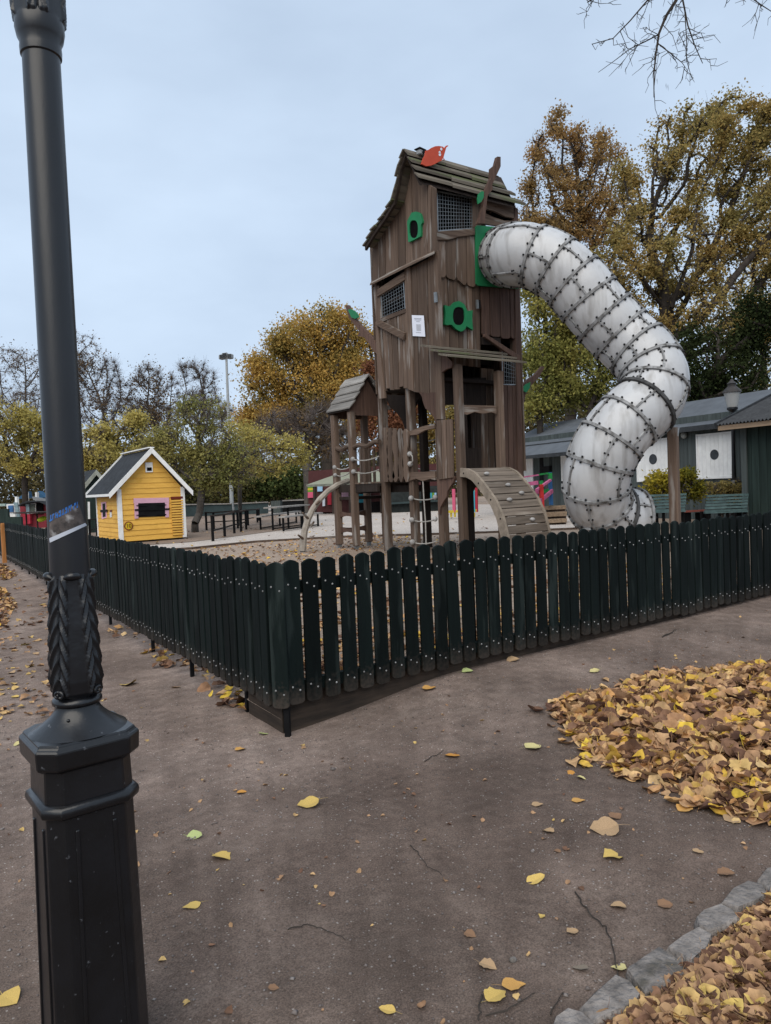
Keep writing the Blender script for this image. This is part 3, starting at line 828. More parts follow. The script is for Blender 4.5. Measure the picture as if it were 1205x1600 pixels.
# middle storey
boards('L', [(641, 419), (679, 399)], [(645, 611), (683, 617)], 3, .02, .035, seed=8, rag=.01)
plate('L', [(632, 421), (641, 417), (646, 611), (637, 608)], .045, .06, 'window_post', wood_z)
plate('L', [(583, 449), (592, 446), (597, 502), (588, 505)], .03, .06, 'window_post', wood_z)
plate('L', [(590, 452), (632, 424), (632.3, 437), (588.5, 464)], .06, .05, 'window_rail', wood_y)
boards('L', [(589, 507), (636, 486)], [(597, 609), (637, 604)], 6, .03, .035, seed=11, rag=.035)
plate('L', [(586, 503), (590, 502), (601, 622), (592, 623)], .055, .05, 'corner_board', wood_z)
plate('L', [(591, 499.5), (631.7, 519.5), (629.7, 531.5), (586.5, 508)], .10, .055, 'brace', wood_y, bevel=.008)
plate('L', [(595, 497), (634, 482), (634.5, 488), (596, 503)], .05, .05, 'window_sill', wood_y)
plate('L', [(677.5, 394), (684, 391), (692, 655), (682, 655)], .035, .06, 'corner_board', wood_z)

def grille(face, c4, off, nu, nv, parent=tower):
    m = MB()
    P = [fp(face, x, y, off) for x, y in c4]                  # tl, tr, br, bl
    for i in range(nu + 1):
        u = i / nu
        m.bar(P[0] * (1 - u) + P[1] * u, P[3] * (1 - u) + P[2] * u, .0055, .0055)
    for j in range(nv + 1):
        v = j / nv
        m.bar(P[0] * (1 - v) + P[3] * v, P[1] * (1 - v) + P[2] * v, .0055, .0055)
    go = m.build('wire_grille', steel, parent)
    f_ = MB()
    for a, b in ((0, 1), (1, 2), (2, 3), (3, 0)):
        f_.bar(P[a], P[b], .022, .022)
    f_.build('grille_frame', steel, go)
grille('L', [(596, 462), (631, 440), (634, 485), (598, 500)], .01, 9, 8)
m = MB(); m.prism([fp('L', x, y, -.30) for x, y in [(592, 425), (650, 400), (655, 495), (597, 510)]], (.02, 0, 0)); m.build('inner_shade_panel', dark_void, tower)  # near-black sheet painted as the shade behind the left grille
# notice: printed lines, no code
nt = plate('L', [(643.5, 492.3), (662.2, 493), (664.5, 526), (645, 525)], .052, .003, 'notice', paper)
for (x0, y0, x1, y1) in ((647.5, 497, 658.5, 498.2), (648, 499.3, 658, 500.2), (650.5, 501.8, 656, 502.7), (650, 519, 658, 519.8)):
    plate('L', [(x0, y0), (x1, y0 + .4), (x1, y1 + .4), (x0, y1)], .054, .001, 'printed_line', print_m, nt)
plate('L', [(650.5, 506.5), (657.5, 506.8), (658, 517), (651, 516.7)], .054, .001, 'printed_panel', M('pale_grey_print', (.55, .57, .63), .7, var=.35, vs=90, bump=0, rnd=0), nt)
# little steel joints on the corner
for face, q in (('L', [(677.5, 457), (681, 456), (682, 472), (678.5, 473)]), ('R', [(745, 468), (748, 468.5), (748.5, 482), (745.5, 482)])):
    plate(face, q, .085, .03, 'steel_joint', steel)
for face, q in (('R', [(681.3, 457), (685, 457.5), (685.8, 472), (682.3, 472)]), ('R', [(748.3, 468.5), (751, 469), (751.5, 481), (748.8, 481)])):
    plate(face, q, .082, .03, 'joint_gap', black_m)

def ringplate(face, outer, hole_c, hr, off, thick, mat, name='leaf_window_frame', n=48, parent=tower):
    A = [fp(face, x, y, off) for x, y in outer]
    cx, cy = hole_c
    O = []; I = []
    oc = [(x - cx, y - cy) for x, y in outer]
    for k in range(n):
        t = 2 * math.pi * k / n
        dx, dy = math.cos(t), math.sin(t)
        best = 1e9
        for (x0, y0), (x1, y1) in zip(oc, oc[1:] + oc[:1]):
            ex, ey = x1 - x0, y1 - y0
            den = dx * ey - dy * ex
            if abs(den) < 1e-9: continue
            s = (x0 * ey - y0 * ex) / den
            v = (x0 * dy - y0 * dx) / den
            if s > 0 and 0 <= v <= 1: best = min(best, s)
        O.append((cx + dx * best, cy + dy * best))
        e = 2.6
        hrad = 1 / ((abs(dx) / hr[0]) ** e + (abs(dy) / hr[1]) ** e) ** (1 / e)
        hrad = min(hrad, best * .9)
        I.append((cx + dx * hrad, cy + dy * hrad))
    m = MB()
    fo = [fp(face, *p, off) for p in O]; fi = [fp(face, *p, off) for p in I]
    iv = np.array(inward(face, thick))
    V = fo + fi + [p + iv for p in fo] + [p + iv for p in fi]
    Fs = []
    for k in range(n):
        j = (k + 1) % n
        Fs += [(k, j, n + j, n + k), (2 * n + j, 2 * n + k, 3 * n + k, 3 * n + j), (k, 2 * n + k, 2 * n + j, j), (n + j, 3 * n + j, 3 * n + k, n + k)]
    m.add(V, Fs)
    fr = m.build(name, mat, parent)
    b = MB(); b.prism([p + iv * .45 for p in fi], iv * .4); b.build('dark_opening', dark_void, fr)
    return fr
ringplate('L', [(636, 346), (640, 338), (643, 332), (650, 330.5), (656, 332), (658.5, 340), (660, 347), (657.5, 352), (657.5, 369), (648, 374), (638, 379)], (646.3, 358), (6.8, 14), .10, .045, green_plate)
ringplate('R', [(694.5, 473), (700, 479), (706, 477.5), (710, 472), (718, 470), (726, 475.5), (731, 486.5), (739, 484), (738, 498), (739.5, 516.5), (733, 511), (729.5, 508), (727.5, 514), (721.5, 518.5), (713, 514.5), (705.5, 506.5), (700, 508.5), (695, 507), (696.5, 490)], (717.2, 493.7), (9.2, 14.2), .10, .05, green_plate)

# --- lower left side: brackets, wavy palings, rails, rope net
plate('L', [(655, 613), (681.5, 613), (682, 662), (676.5, 650), (670, 642), (664.5, 638), (661, 628), (659, 619)], .02, .05, 'bracket', wood_red)
m = MB(); m.prism([planeX(x, y, XT + .75) for x, y in [(597, 604), (668, 600), (668, 612), (652, 626), (645, 640), (641, 672), (633, 672), (628, 656), (620, 645), (610, 637), (603, 622)]], (.05, 0, 0)); m.build('bracket', wood_dark, tower)  # inner bracket coloured dark to stand in for shade under the storey
for i, cx in enumerate((600.5, 608.5, 616.5, 625.0, 632.5)):
    top_, bot_ = 668 + .5 * i, 753
    Lp, Rp = [], []
    for j in range(11):
        t = j / 10
        y = top_ + (bot_ - top_) * t
        w = 3.6 + .9 * math.cos(t * 13 + i) + (1.2 if j in (1, 9) else 0) - (1.8 if j in (0, 10) else 0)
        xo = .9 * math.sin(t * 7 + i * 1.7) + 2.2 * t
        Lp.append((cx + xo - w, y)); Rp.append((cx + xo + w, y))
    plate('L', Lp + Rp[::-1], .03, .035, 'wavy_paling', wood_z)
for q in ([(598, 676), (637, 674), (637, 681), (598, 684)], [(599, 742), (639, 738), (639, 746), (599, 750)]):
    plate('L', q, -.02, .04, 'rail', wood_y)
plate('L', [(639, 738), (680, 736.5), (680, 750), (672, 748), (660, 751.5), (650, 748), (639, 751.5)], .0, .06, 'rail', wood_y)
plate('L', [(638, 674), (648, 671), (660, 666), (679, 662), (679, 669), (664, 672), (652, 679), (638, 681)], .0, .06, 'branch_rail', wood_y)
plate('L', [(556, 760), (662, 757.5), (662, 768), (556, 771)], -.25, .08, 'beam', wood_dark)
m = MB()
for (x, y) in ((640.5, 709.5), (641, 725), (642.5, 778.5), (643.5, 812.5), (644.5, 847)):
    c = planeX(x, y, XT - .03); m = MB(); m.ball(c, .05, 12, 8); m.build('rope_ball', ball_m, tower, smooth=True)
def catn(face_x, p, q, sag, r=.012, parent=tower, name='rope', mat=rope):
    A, B = planeX(*p, face_x), planeX(*q, face_x)
    m = MB(); m.tube([A * (1 - t) + B * t + np.array([0, 0, -sag * 4 * t * (1 - t)]) for t in np.linspace(0, 1, 9)], r, 6)
    return m.build(name, mat, parent, smooth=True)
for y in (778.5, 812.5, 847): catn(XT + .02, (643, y), (683, y - 1.5), .04)
m = MB(); m.tube([planeX(*p, XT + .02) for p in ((661, 751), (662.5, 780), (665, 815), (666, 850), (667, 866))], .012, 6); m.build('rope', rope, tower, smooth=True)
m = MB(); m.tube([planeX(*p, XT - .05) for p in ((641, 709), (644.5, 713), (645, 720), (641.5, 725))], .012, 6); m.build('rope', rope, tower, smooth=True)
for y in (778, 812): 
    c = planeX(680, y - 1, XT - .03); m = MB(); m.ball(c, .045, 12, 8); m.build('rope_ball', ball_m, tower, smooth=True)
catn(XT + 1.6, (630, 690), (690, 684), .05); catn(XT + 1.6, (640, 727), (690, 735), .05)

# --- right wall
plate('R', [(679, 362), (743, 356.5), (743, 367), (720, 370), (700, 375), (680, 375.5)], .10, .09, 'window_ledge', wood_x, bevel=.01)
grille('R', [(683, 299), (738, 309.5), (738, 357), (684, 361)], .02, 13, 10)
m = MB(); m.prism([fp('R', x, y, -.35) for x, y in [(676, 285), (745, 300), (745, 370), (676, 375)]], (0, .02, 0)); m.build('inner_shade_panel', dark_void, tower)  # black sheet standing in for the dark behind the upper grille
plate('R', [(738.5, 300), (751, 304), (751.5, 353), (739, 357)], .04, .07, 'window_post', wood_z)
boards('R', [(683.5, 373), (743, 366)], [(684.5, 432.5), (700, 434.5), (714, 438), (729, 446), (744, 449)], 4, .06, .035, seed=21, roundb=.06)
boards('R', [(684, 425), (750, 440)], [(690, 566), (752, 574)], 5, .015, .035, seed=23)
boards('R', [(751.5, 448), (808, 452)], [(754, 526), (809.5, 530)], 4, .03, .035, seed=25, roundb=.05, rag=.02, mat=wood_red)
boards('R', [(785, 601), (809, 603)], [(787, 735), (812, 739)], 3, .03, .035, seed=27, rag=.02, mat=wood_red)
boards('R', [(752, 575), (772, 577)], [(754, 742), (774, 744)], 2, -.30, .035, seed=28)
plate('R', [(803, 322), (809.5, 326), (817, 745), (809.5, 742)], .05, .09, 'corner_board', wood_red)
plate('R', [(749, 296), (805, 312), (804, 341), (790, 338), (772, 329), (757, 326), (751, 328)], .05, .05, 'wavy_board', wood_x)
plate('R', [(751, 331), (757, 332.5), (772, 339.5), (788, 344.5), (803, 345), (803, 356), (751, 349)], .05, .05, 'wavy_board', wood_x)
m = MB(); m.prism([fp('R', x, y, -.10) for x, y in [(751, 318), (806, 330), (806, 352), (751, 345)]], (0, .02, 0)); m.build('inner_shade_panel', dark_void, tower)  # near-black backing paints the shade in the gap between wavy boards
plate('R', [(758.5, 521), (813.5, 556), (812.5, 565), (757, 526)], .11, .06, 'brace', wood_red, bevel=.008)
grille('R', [(784, 545), (805.5, 559), (806, 601), (785, 601)], .02, 6, 8)
m = MB(); m.prism([fp('R', x, y, -.25) for x, y in [(783, 535), (812, 540), (812, 606), (783, 606)]], (0, .02, 0)); m.build('inner_shade_panel', dark_void, tower)  # black sheet painted for the shade behind this small grille
boards('R', [(752, 526), (783, 528)], [(753, 538), (783, 540)], 2, .0, .035, seed=31, mat=wood_dark)
plate('R', [(783, 538), (786, 538), (788, 603), (785, 603)], .03, .05, 'window_post', wood_red)
# green mounting panel of the slide
gp = plate('R', [(746, 352), (810, 357), (812, 360), (813, 448), (810, 451), (747, 446), (744.5, 443), (743.5, 355)], .11, .03, 'slide_panel', green_plate)
# carved branches with green leaves
plate('R', [(747, 349), (751, 336), (755, 322), (758, 299), (767.5, 278), (768, 262.5), (774, 257.5), (777.5, 244.5), (782.5, 245), (782.5, 260), (777, 272), (769.5, 288), (770, 296), (762, 305), (757.5, 349)], .30, .07, 'carved_branch', wood_red)
plate('R', [(747.5, 318.5), (746.5, 311), (748, 303), (753, 298.5), (756.5, 299.5), (756, 308), (752.5, 315)], .33, .025, 'carved_leaf', green_plate)
plate('L', [(539, 477.5), (543, 476.5), (549, 490), (557, 502), (570, 516), (580, 526), (591, 540), (592, 556), (584, 549), (576.5, 537), (569, 527), (558.5, 525), (562, 518), (554, 508), (545, 496)], .02, .07, 'carved_branch', wood_red)
plate('L', [(543.5, 484), (548, 483), (554, 486), (558, 491), (560, 495.5), (555, 498), (549, 496)], .05, .03, 'carved_leaf', green_plate)
m = MB(); m.prism([planeY(x, y, YT + .9) for x, y in [(812, 640), (812, 606), (826, 592), (836, 586), (848, 572), (851, 574), (842, 590), (832, 600), (822, 615), (818, 632)]], (0, .07, 0)); m.build('carved_branch', wood_red, tower)
m = MB(); m.prism([planeY(x, y, YT + .85) for x, y in [(817, 606), (823, 600), (829, 597), (828, 606), (823, 613), (818, 611)]], (0, .03, 0)); m.build('carved_leaf', green_plate, tower)

# --- crooked roof of overlapping boards
EY = 9.74
pe = planeY(653, 282, EY); VX = float(pe[0])                 # verge
pf = planeY(821, 328, EY); VX2 = float(pf[0])
prof_back = [planeX(*p, VX) for p in ((629.6, 232.5), (622, 257), (617, 287), (612, 309.6), (597, 334.5), (580, 359), (566.6, 382))]
ry, rz_ = float(prof_back[0][1]), float(prof_back[0][2])
ez = float(pe[2])
nco = 4
for i in range(nco):                                         # front slope courses
    t0, t1 = i / nco, (i + 1) / nco + .06
    y0, z0 = ry + (EY - ry) * t0, rz_ + (ez - rz_) * t0
    y1, z1 = ry + (EY - ry) * t1, rz_ + (ez - rz_) * t1
    x1 = VX + .02 * random.random(); x2 = VX2 + (.16 * (i - 3))
    nb = 3
    cuts = [x1 + (x2 - x1) * k / nb + (random.uniform(-.2, .2) if 0 < k < nb else 0) for k in range(nb + 1)]
    for k in range(nb):
        m = MB()
        a, b = cuts[k] + .003, cuts[k + 1] - .003
        up0, up1 = .012, .098 + .010 * random.random()
        dz_ = random.uniform(-.012, .012)
        m.prism([(a, y0, z0 + up0), (a, y1, z1 + up1 + .012 + dz_), (a, y1, z1 + up1 - .034 + dz_), (a, y0, z0 + up0 - .03)], (b - a, 0, 0))
        m.build('roof_board', shingle, tower)
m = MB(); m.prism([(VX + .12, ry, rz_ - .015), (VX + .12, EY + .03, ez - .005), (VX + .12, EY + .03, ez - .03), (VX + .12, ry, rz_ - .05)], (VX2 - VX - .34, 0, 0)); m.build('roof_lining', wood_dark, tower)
bk = [(float(p[1]), float(p[2])) for p in prof_back]
seg = []
for (y0, z0), (y1, z1) in zip(bk[:-1], bk[1:]):
    nn = max(1, int(round(math.hypot(y1 - y0, z1 - z0) / .16)))
    for k in range(nn):
        seg.append(((y0 + (y1 - y0) * k / nn, z0 + (z1 - z0) * k / nn), (y0 + (y1 - y0) * (k + 1) / nn, z0 + (z1 - z0) * (k + 1) / nn)))
for (y0, z0), (y1, z1) in seg:
    m = MB()
    dy, dz = y1 - y0, z1 - z0
    ln = math.hypot(dy, dz); ny, nz2 = -dz / ln, dy / ln
    e0, e1 = .0, .035
    a = VX + random.uniform(-.02, .03); b = VX2 - .3
    m.prism([(a, y0, z0), (a, y1 + ny * e1 + dy * .25, z1 + nz2 * e1 + dz * .25), (a, y1 + ny * (e1 - .03) + dy * .25, z1 + nz2 * (e1 - .03) + dz * .25), (a, y0 - ny * .03, z0 - nz2 * .03)], (b - a, 0, 0))
    m.build('roof_board', shingle, tower)
m = MB(); m.prism([(VX + .05, y - .0, z - .035) for y, z in bk] + [(VX + .05, y, z - .10) for y, z in bk[::-1]], (.05, 0, 0)); m.build('verge_board', wood_dark, tower)
m = MB(); m.prism([(VX + .05, ry, rz_ - .03), (VX + .05, EY + .02, ez - .0), (VX + .05, EY + .02, ez - .06), (VX + .05, ry, rz_ - .10)], (.05, 0, 0)); m.build('verge_board', wood_dark, tower)
# inside of the roof
m = MB(); m.prism([(XT + .15, ry, rz_ - .06), (XT + .15, EY + .15, ez - .05), (XT + .15, bk[-1][0], bk[-1][1] - .05), (XT + .15, bk[-3][0], bk[-3][1] - .06), (XT + .15, bk[-4][0], bk[-4][1] - .06)], (.03, 0, 0)); m.build('gable_board', wood_dark, tower)
m = MB(); m.prism([(VX2 - .62, ry, rz_ - .06), (VX2 - .62, EY + .15, ez - .05), (VX2 - .62, bk[-1][0], bk[-1][1] - .05), (VX2 - .62, bk[-3][0], bk[-3][1] - .06), (VX2 - .62, bk[-4][0], bk[-4][1] - .06)], (.03, 0, 0)); m.build('gable_board', wood_red, tower)

# --- red cut-out on the roof, and the surveillance camera
def rp_(px, py): return planeY(px, py, 9.85)
outl = [(659, 256), (662, 247), (665, 242), (666, 235), (670, 234), (674, 231), (680, 228.5), (686, 228), (692, 229), (694.5, 231.5), (697.5, 227.5), (700.5, 227), (700.5, 228.3), (697.5, 230.5), (696, 236), (694, 243), (693, 247), (695, 248.5), (695, 250), (692, 249), (690, 251), (686, 252.5), (680, 256), (674, 258.5), (666, 259.5)]
m = MB(); m.prism([rp_(*p) for p in outl], (0, .03, 0)); rc = m.build('red_cut_out', red_plate, tower)
skyish = M('pale_hole_paint', (.62, .70, .80), .6, var=.05, bump=0, rnd=0)
for (x, y, a, b) in ((689.5, 233, 1.6, 2.3), (687, 238, 1.5, 2.0), (687.3, 241.5, 1.8, 2.6), (692, 249, 1.0, 1.0)):
    m = MB(); m.prism([rp_(x + a * math.cos(t), y + b * math.sin(t)) + np.array([0, -.004, 0]) for t in np.linspace(0, 2 * math.pi, 13)[:-1]], (0, .003, 0)); m.build('white_spot', skyish, rc)
cc = planeY(657, 239, 10.0)
camr = empty('surveillance_camera', (cc[0], cc[1], cc[2] - .1), 'small grey surveillance camera on the ridge of the play tower roof', 'camera')
m = MB(); m.box(cc, (.13, .10, .09), .2); m.build('housing', grey_metal, camr, bevel=.015)
m = MB(); m.box(cc + np.array([.0, 0, .053]), (.17, .13, .015), .2); m.build('sun_shield', ironblk, camr)
m = MB(); m.lathe([(.028, 0), (.028, .02)], (0, 0, 0), 14)
m.v = [(cc[0] + .03 + x, cc[1] - .05 - z, cc[2] + y) for x, y, z in m.v]; m.build('lens', black_m, camr)
m = MB(); m.tube([cc + np.array([-.02, .02, -.04]), cc + np.array([-.04, .03, -.16])], .02, 8); m.build('bracket', ironblk, camr)

# --- porch on the right wall
PY = 9.38
pl, pr = 7.985, 8.93
post(XT + .075, PY, HP - .05, 3.50, .13, 'porch_post')
post(pr, PY, HP - .05, 3.44, .13, 'porch_post', lean=(.02, 0))
plate('L', [(682, 656), (706.5, 656), (708, 745), (684, 749)], .02, .035, 'porch_backing', wood_dark)
boards('L', [(682.5, 657), (706, 655)], [(684.5, 749.5), (708, 746)], 3, .05, .035, seed=41)
plate('L', [(683.5, 748), (711, 744), (708, 754), (703, 761), (699, 768), (697.5, 777), (692, 785), (688, 793), (686.5, 803), (685, 803)], .02, .05, 'bracket', wood_red)
plate('L', [(678.5, 545), (692, 551), (706, 565), (705.5, 574), (697, 577), (690, 582), (684, 590), (680, 588)], .03, .05, 'bracket', wood_red)
m = MB()
prY = [(YT - .02, ), (PY - .18, )]
t_l, t_r = planeY(676, 539, YT - .06), planeY(775, 552, YT - .06)
e_l, e_r = planeY(701, 560, PY - .2), planeY(794, 567, PY - .2)
for i in range(3):
    t0, t1 = i / 3, (i + 1) / 3 + .06
    A0 = t_l * (1 - t0) + e_l * t0; A1 = t_l * (1 - t1) + e_l * t1
    B0 = t_r * (1 - t0) + e_r * t0; B1 = t_r * (1 - t1) + e_r * t1
    xa = min(t_l[0], e_l[0]) - .02; xb = max(t_r[0], e_r[0]) + .02
    za0, za1 = (A0[2] + B0[2]) / 2, (A1[2] + B1[2]) / 2
    m = MB()
    m.add([(xa, A0[1], za0 + .01), (xb, A0[1], za0 + .01), (xb, A1[1], za1 + .068), (xa, A1[1], za1 + .068),
           (xa, A0[1], za0 - .025), (xb, A0[1], za0 - .025), (xb, A1[1], za1 + .036), (xa, A1[1], za1 + .036)],
          [(0, 1, 2, 3), (7, 6, 5, 4), (0, 4, 5, 1), (1, 5, 6, 2), (2, 6, 7, 3), (3, 7, 4, 0)])
    m.build('porch_roof_board', shingle, tower)
m = MB()
q = [(719, 632.7), (776, 634), (776, 647), (768, 644), (755, 646.5), (742, 643.5), (730, 648), (719, 646)]
m.prism([planeY(x, y, PY - .03) for x, y in q], (0, .05, 0)); m.build('rail', wood_x, tower)
m = MB(); m.box(((pl + pr) / 2, (PY + YT) / 2, 1.66), (pr - pl + .02, YT - PY, .07)); m.build('porch_floor', wood_dark, tower)
m = MB(); m.prism([planeY(x, y, YT + .25) for x, y in [(718, 700), (752, 700), (752, 745), (718, 745)]], (0, .04, 0)); m.build('inner_shade_panel', wood_dark, tower)  # dark panel added to carry the shade inside the lower porch
m = MB(); m.prism([planeY(x, y, YT + .2) for x, y in [(690, 590), (760, 590), (760, 634), (690, 632)]], (0, .04, 0)); m.build('inner_shade_panel', wood_dark, tower)  # dark panel added for the deep shade under the porch roof
m = MB(); m.prism([planeY(x, y, PY + .05) for x, y in [(722, 742), (752, 742), (748, 752), (738, 772), (728, 782), (722, 784)]], (0, .04, 0)); m.build('bracket', wood_dark, tower)

# --- curved climbing ramp
ramp = empty('climbing_ramp', (8.43, 8.6, HP), 'curved grey plank climbing ramp with hand holds leading up to the porch', 'climbing ramp')
XA, XB = 7.96, 8.89
arcL = [(9.30, 1.755), (9.12, 1.735), (8.95, 1.665), (8.73, 1.47), (8.49, 1.22), (8.35, .98), (8.25, .64), (8.21, .25)]
def arc(t):
    d = [0]
    for (a, b), (c, e) in zip(arcL[:-1], arcL[1:]): d.append(d[-1] + math.hypot(c - a, e - b))
    s = t * d[-1]
    return np.array([np.interp(s, d, [p[0] for p in arcL]), np.interp(s, d, [p[1] for p in arcL])])
NPk = 14
for i in range(NPk):
    a, b = arc(i / NPk + .004), arc((i + 1) / NPk - .004)
    dv = (b - a) / np.linalg.norm(b - a); nv = np.array([-dv[1], dv[0]])
    if nv[1] < 0: nv = -nv
    o_ = random.uniform(-.004, .004)
    m = MB(); x0 = XA + .03 + random.uniform(-.008, .008); x1 = XB + random.uniform(-.006, .015)
    m.prism([(x0, *(a + nv * o_)), (x0, *(b + nv * o_)), (x0, *(b - nv * (.035 - o_))), (x0, *(a - nv * (.035 - o_)))], (x1 - x0, 0, 0))
    m.build('plank', deck, ramp, bevel=.005)
for x0 in (XA - .025, XB - .02):
    m = MB()
    up = [arc(t) for t in np.linspace(0, 1, 25)]
    nrm = []
    for i in range(25):
        d_ = up[min(i + 1, 24)] - up[max(i - 1, 0)]; d_ = d_ / np.linalg.norm(d_); n_ = np.array([-d_[1], d_[0]]); nrm.append(n_ if n_[1] > 0 or n_[0] < 0 else -n_)
    P = [p + n_ * .012 for p, n_ in zip(up, nrm)]; Q_ = [p - n_ * .135 for p, n_ in zip(up, nrm)]
    V = [(x0, *p) for p in P] + [(x0, *p) for p in Q_] + [(x0 + .05, *p) for p in P] + [(x0 + .05, *p) for p in Q_]
    Fs = []
    for i in range(24):
        Fs += [(i, i + 1, 25 + i + 1, 25 + i), (50 + i + 1, 50 + i, 75 + i, 75 + i + 1), (i, 50 + i, 50 + i + 1, i + 1), (25 + i + 1, 75 + i + 1, 75 + i, 25 + i)]
    Fs += [(0, 25, 75, 50), (24, 74, 99, 49)]
    m.add(V, Fs); so = m.build('stringer', M('ramp_stringer_wood' + str(x0), (.30, .25, .20), .85, vs=6, bump=.15, rnd=.05), ramp)
    if x0 < 8.2:
        for t in (.05, .25, .44, .62):
            c = arc(t); b_ = MB(); b_.ball((x0 - .002, c[0] + .02, c[1] - .07), .016, 8, 5, (.4, 1, 1)); b_.build('bolt', black_m, so)
for (x, y) in ((760.5, 740), (794, 757.5), (796, 780.5), (832, 811.5), (815, 770)):
    best = None
    for t in np.linspace(0, 1, 200):
        a = arc(t); d = ray(x, y); s = (a[0] - 0) / d[1]; P = CAM + d * s
        e = abs(P[2] - a[1] - .03)
        if best is None or e < best[0]: best = (e, P)
    m = MB(); c = best[1]; m.ball(c, .045, 9, 6, (1.2, .8, .7)); m.build('hand_hold', ball_m, ramp, smooth=True)

# ------------------------------------------------------------------ small roofed hut linked to the tower by a bridge
HX0, HX1, HY0, HY1 = 7.88, 8.62, 12.55, 13.22
hut = empty('play_hut', (8.2, 12.9, HP), 'little roofed wooden platform hut joined to the tall play tower by a bridge', 'play hut')
for (x, y) in ((HX0, HY1), (HX0, HY0), (HX1, HY1), (HX1, HY0)):
    post(x, y, HP + .08, 3.05, .13, 'post', wood_z, hut)
    m = MB(); m.box((x, y, HP + .04), (.07, .07, .16)); m.build('steel_foot', steel, hut)
rn, rf = planeY(576, 584.5, HY0 - .12), None
el = planeX(556, 635.5, HX0 - .16)
ridge_x = (HX0 + HX1) / 2; 
EZ = float(planeX(556, 636, HX0 - .12)[2]); RZ2 = float(planeY(576, 585, HY0 - .1)[2])
m = MB()
for sgn in (-1, 1):
    m.prism([(ridge_x, HY0 - .10, RZ2 - .01), (ridge_x + sgn * (ridge_x - HX0 + .10), HY0 - .10, EZ - .0), (ridge_x + sgn * (ridge_x - HX0 + .10), HY0 - .10, EZ - .03), (ridge_x, HY0 - .10, RZ2 - .04)], (0, HY1 - HY0 + .2, 0))
m.build('roof_lining', wood_dark, hut)
for sgn in (-1, 1):
    for i in range(4):
        t0, t1 = i / 4, (i + 1) / 4 + .06
        xe = ridge_x + sgn * (ridge_x - HX0 + .10)
        x0_, x1_ = ridge_x + (xe - ridge_x) * t0, ridge_x + (xe - ridge_x) * t1
        z0_, z1_ = RZ2 + (EZ - RZ2) * t0, RZ2 + (EZ - RZ2) * t1
        m = MB()
        m.prism([(x0_, HY0 - .16, z0_ + .01), (x1_, HY0 - .16, z1_ + .075), (x1_, HY0 - .16, z1_ + .045), (x0_, HY0 - .16, z0_ - .025)], (0, HY1 - HY0 + .26, 0))
        m.build('roof_board', shingle_y, hut)
for yy in (HY0 - .04, HY1 + .02):
    m = MB(); m.prism([(ridge_x, yy, RZ2 - .05), (HX1 + .06, yy, EZ - .02), (HX1 + .03, yy, EZ - .12), (HX0 - .03, yy, EZ - .12), (HX0 - .06, yy, EZ - .02)], (0, .04, 0)); m.build('gable_board', wood_red, hut)
m = MB(); m.box((ridge_x, (HY0 + HY1) / 2, 1.30), (HX1 - HX0, HY1 - HY0, .06)); m.build('platform', wood_dark, hut)
for z in (.62, .95):
    for (a, b) in (((HX0, HY1), (HX1, HY1)), ((HX0, HY0 + .02), (HX1, HY0 + .02))):
        n = 9; top, bt = [], []
        for i in range(n):
            t = i / (n - 1); x = a[0] + (b[0] - a[0]) * t; c = (2 * t - 1) ** 2
            top.append((x, a[1], z + .045 + .04 * c)); bt.append((x, a[1], z - .015 - .05 * c))
        if a[1] > 13: 
            m = MB(); m.prism(top + bt[::-1], (0, .05, 0)); m.build('rung', wood_red, hut)
        else:
            m = MB(); m.prism([(HX0, HY0 + (HY1 - HY0) * i / 8, z + .045 + .04 * (i / 4 - 1) ** 2) for i in range(9)] + [(HX0, HY0 + (HY1 - HY0) * i / 8, z - .015 - .05 * (i / 4 - 1) ** 2) for i in range(8, -1, -1)], (.05, 0, 0)); m.build('rung', wood_red, hut)
# bridge
for x in (HX0 + .02, HX1 - .02):
    m = MB(); m.bar((x, 11.7, 1.50), (x, HY1, 1.50), .06, .16); m.build('bridge_beam', wood_dark, hut)
for i in range(9):
    y = 11.75 + i * .1
    m = MB(); m.box((ridge_x, y, 1.595), (HX1 - HX0 + .05, .085, .03)); m.build('plank', wood_x, hut)
for (p, q, s) in (((551, 717.5), (592, 713), .05), ((552, 737), (592, 734), .05)):
    catn(HX0 - .05, p, q, s, parent=hut)
for (x, y) in ((551.5, 717.5), (552.5, 737)):
    m = MB(); m.ball(planeX(x, y, HX0 - .06), .05, 12, 8); m.build('rope_ball', ball_m, hut, smooth=True)
for (x, y) in ((523, 730), (524, 742.5)):
    m = MB(); m.ball(planeX(x, y, HX0 - .06), .045, 12, 8); m.build('rope_ball', ball_m, hut, smooth=True)
catn(HX0 - .03, (523, 730), (549, 728), .06, parent=hut); catn(HX0 - .03, (524, 742), (549, 736), .06, parent=hut)
for yy, (p, q) in ((0, ((521, 704), (549, 697))), (1, ((553, 699), (593, 691)))):
    A, B = planeX(*p, HX0), planeX(*q, HX0)
    m = MB(); m.tube([A * (1 - t) + B * t + np.array([0, 0, .03 * math.sin(t * 9)]) for t in np.linspace(0, 1, 9)], [.05, .045, .055, .05, .045, .05, .055, .045, .05], 8); m.build('handrail', wood_y, hut, smooth=True)
for px_ in (563, 570, 577, 584):
    A = planeX(px_, 700, HX1); B = planeX(px_ + 2, 765, HX1)
    m = MB(); m.bar(A, B, .07, .03, up=(1, 0, 0)); m.build('paling', wood_z, hut)
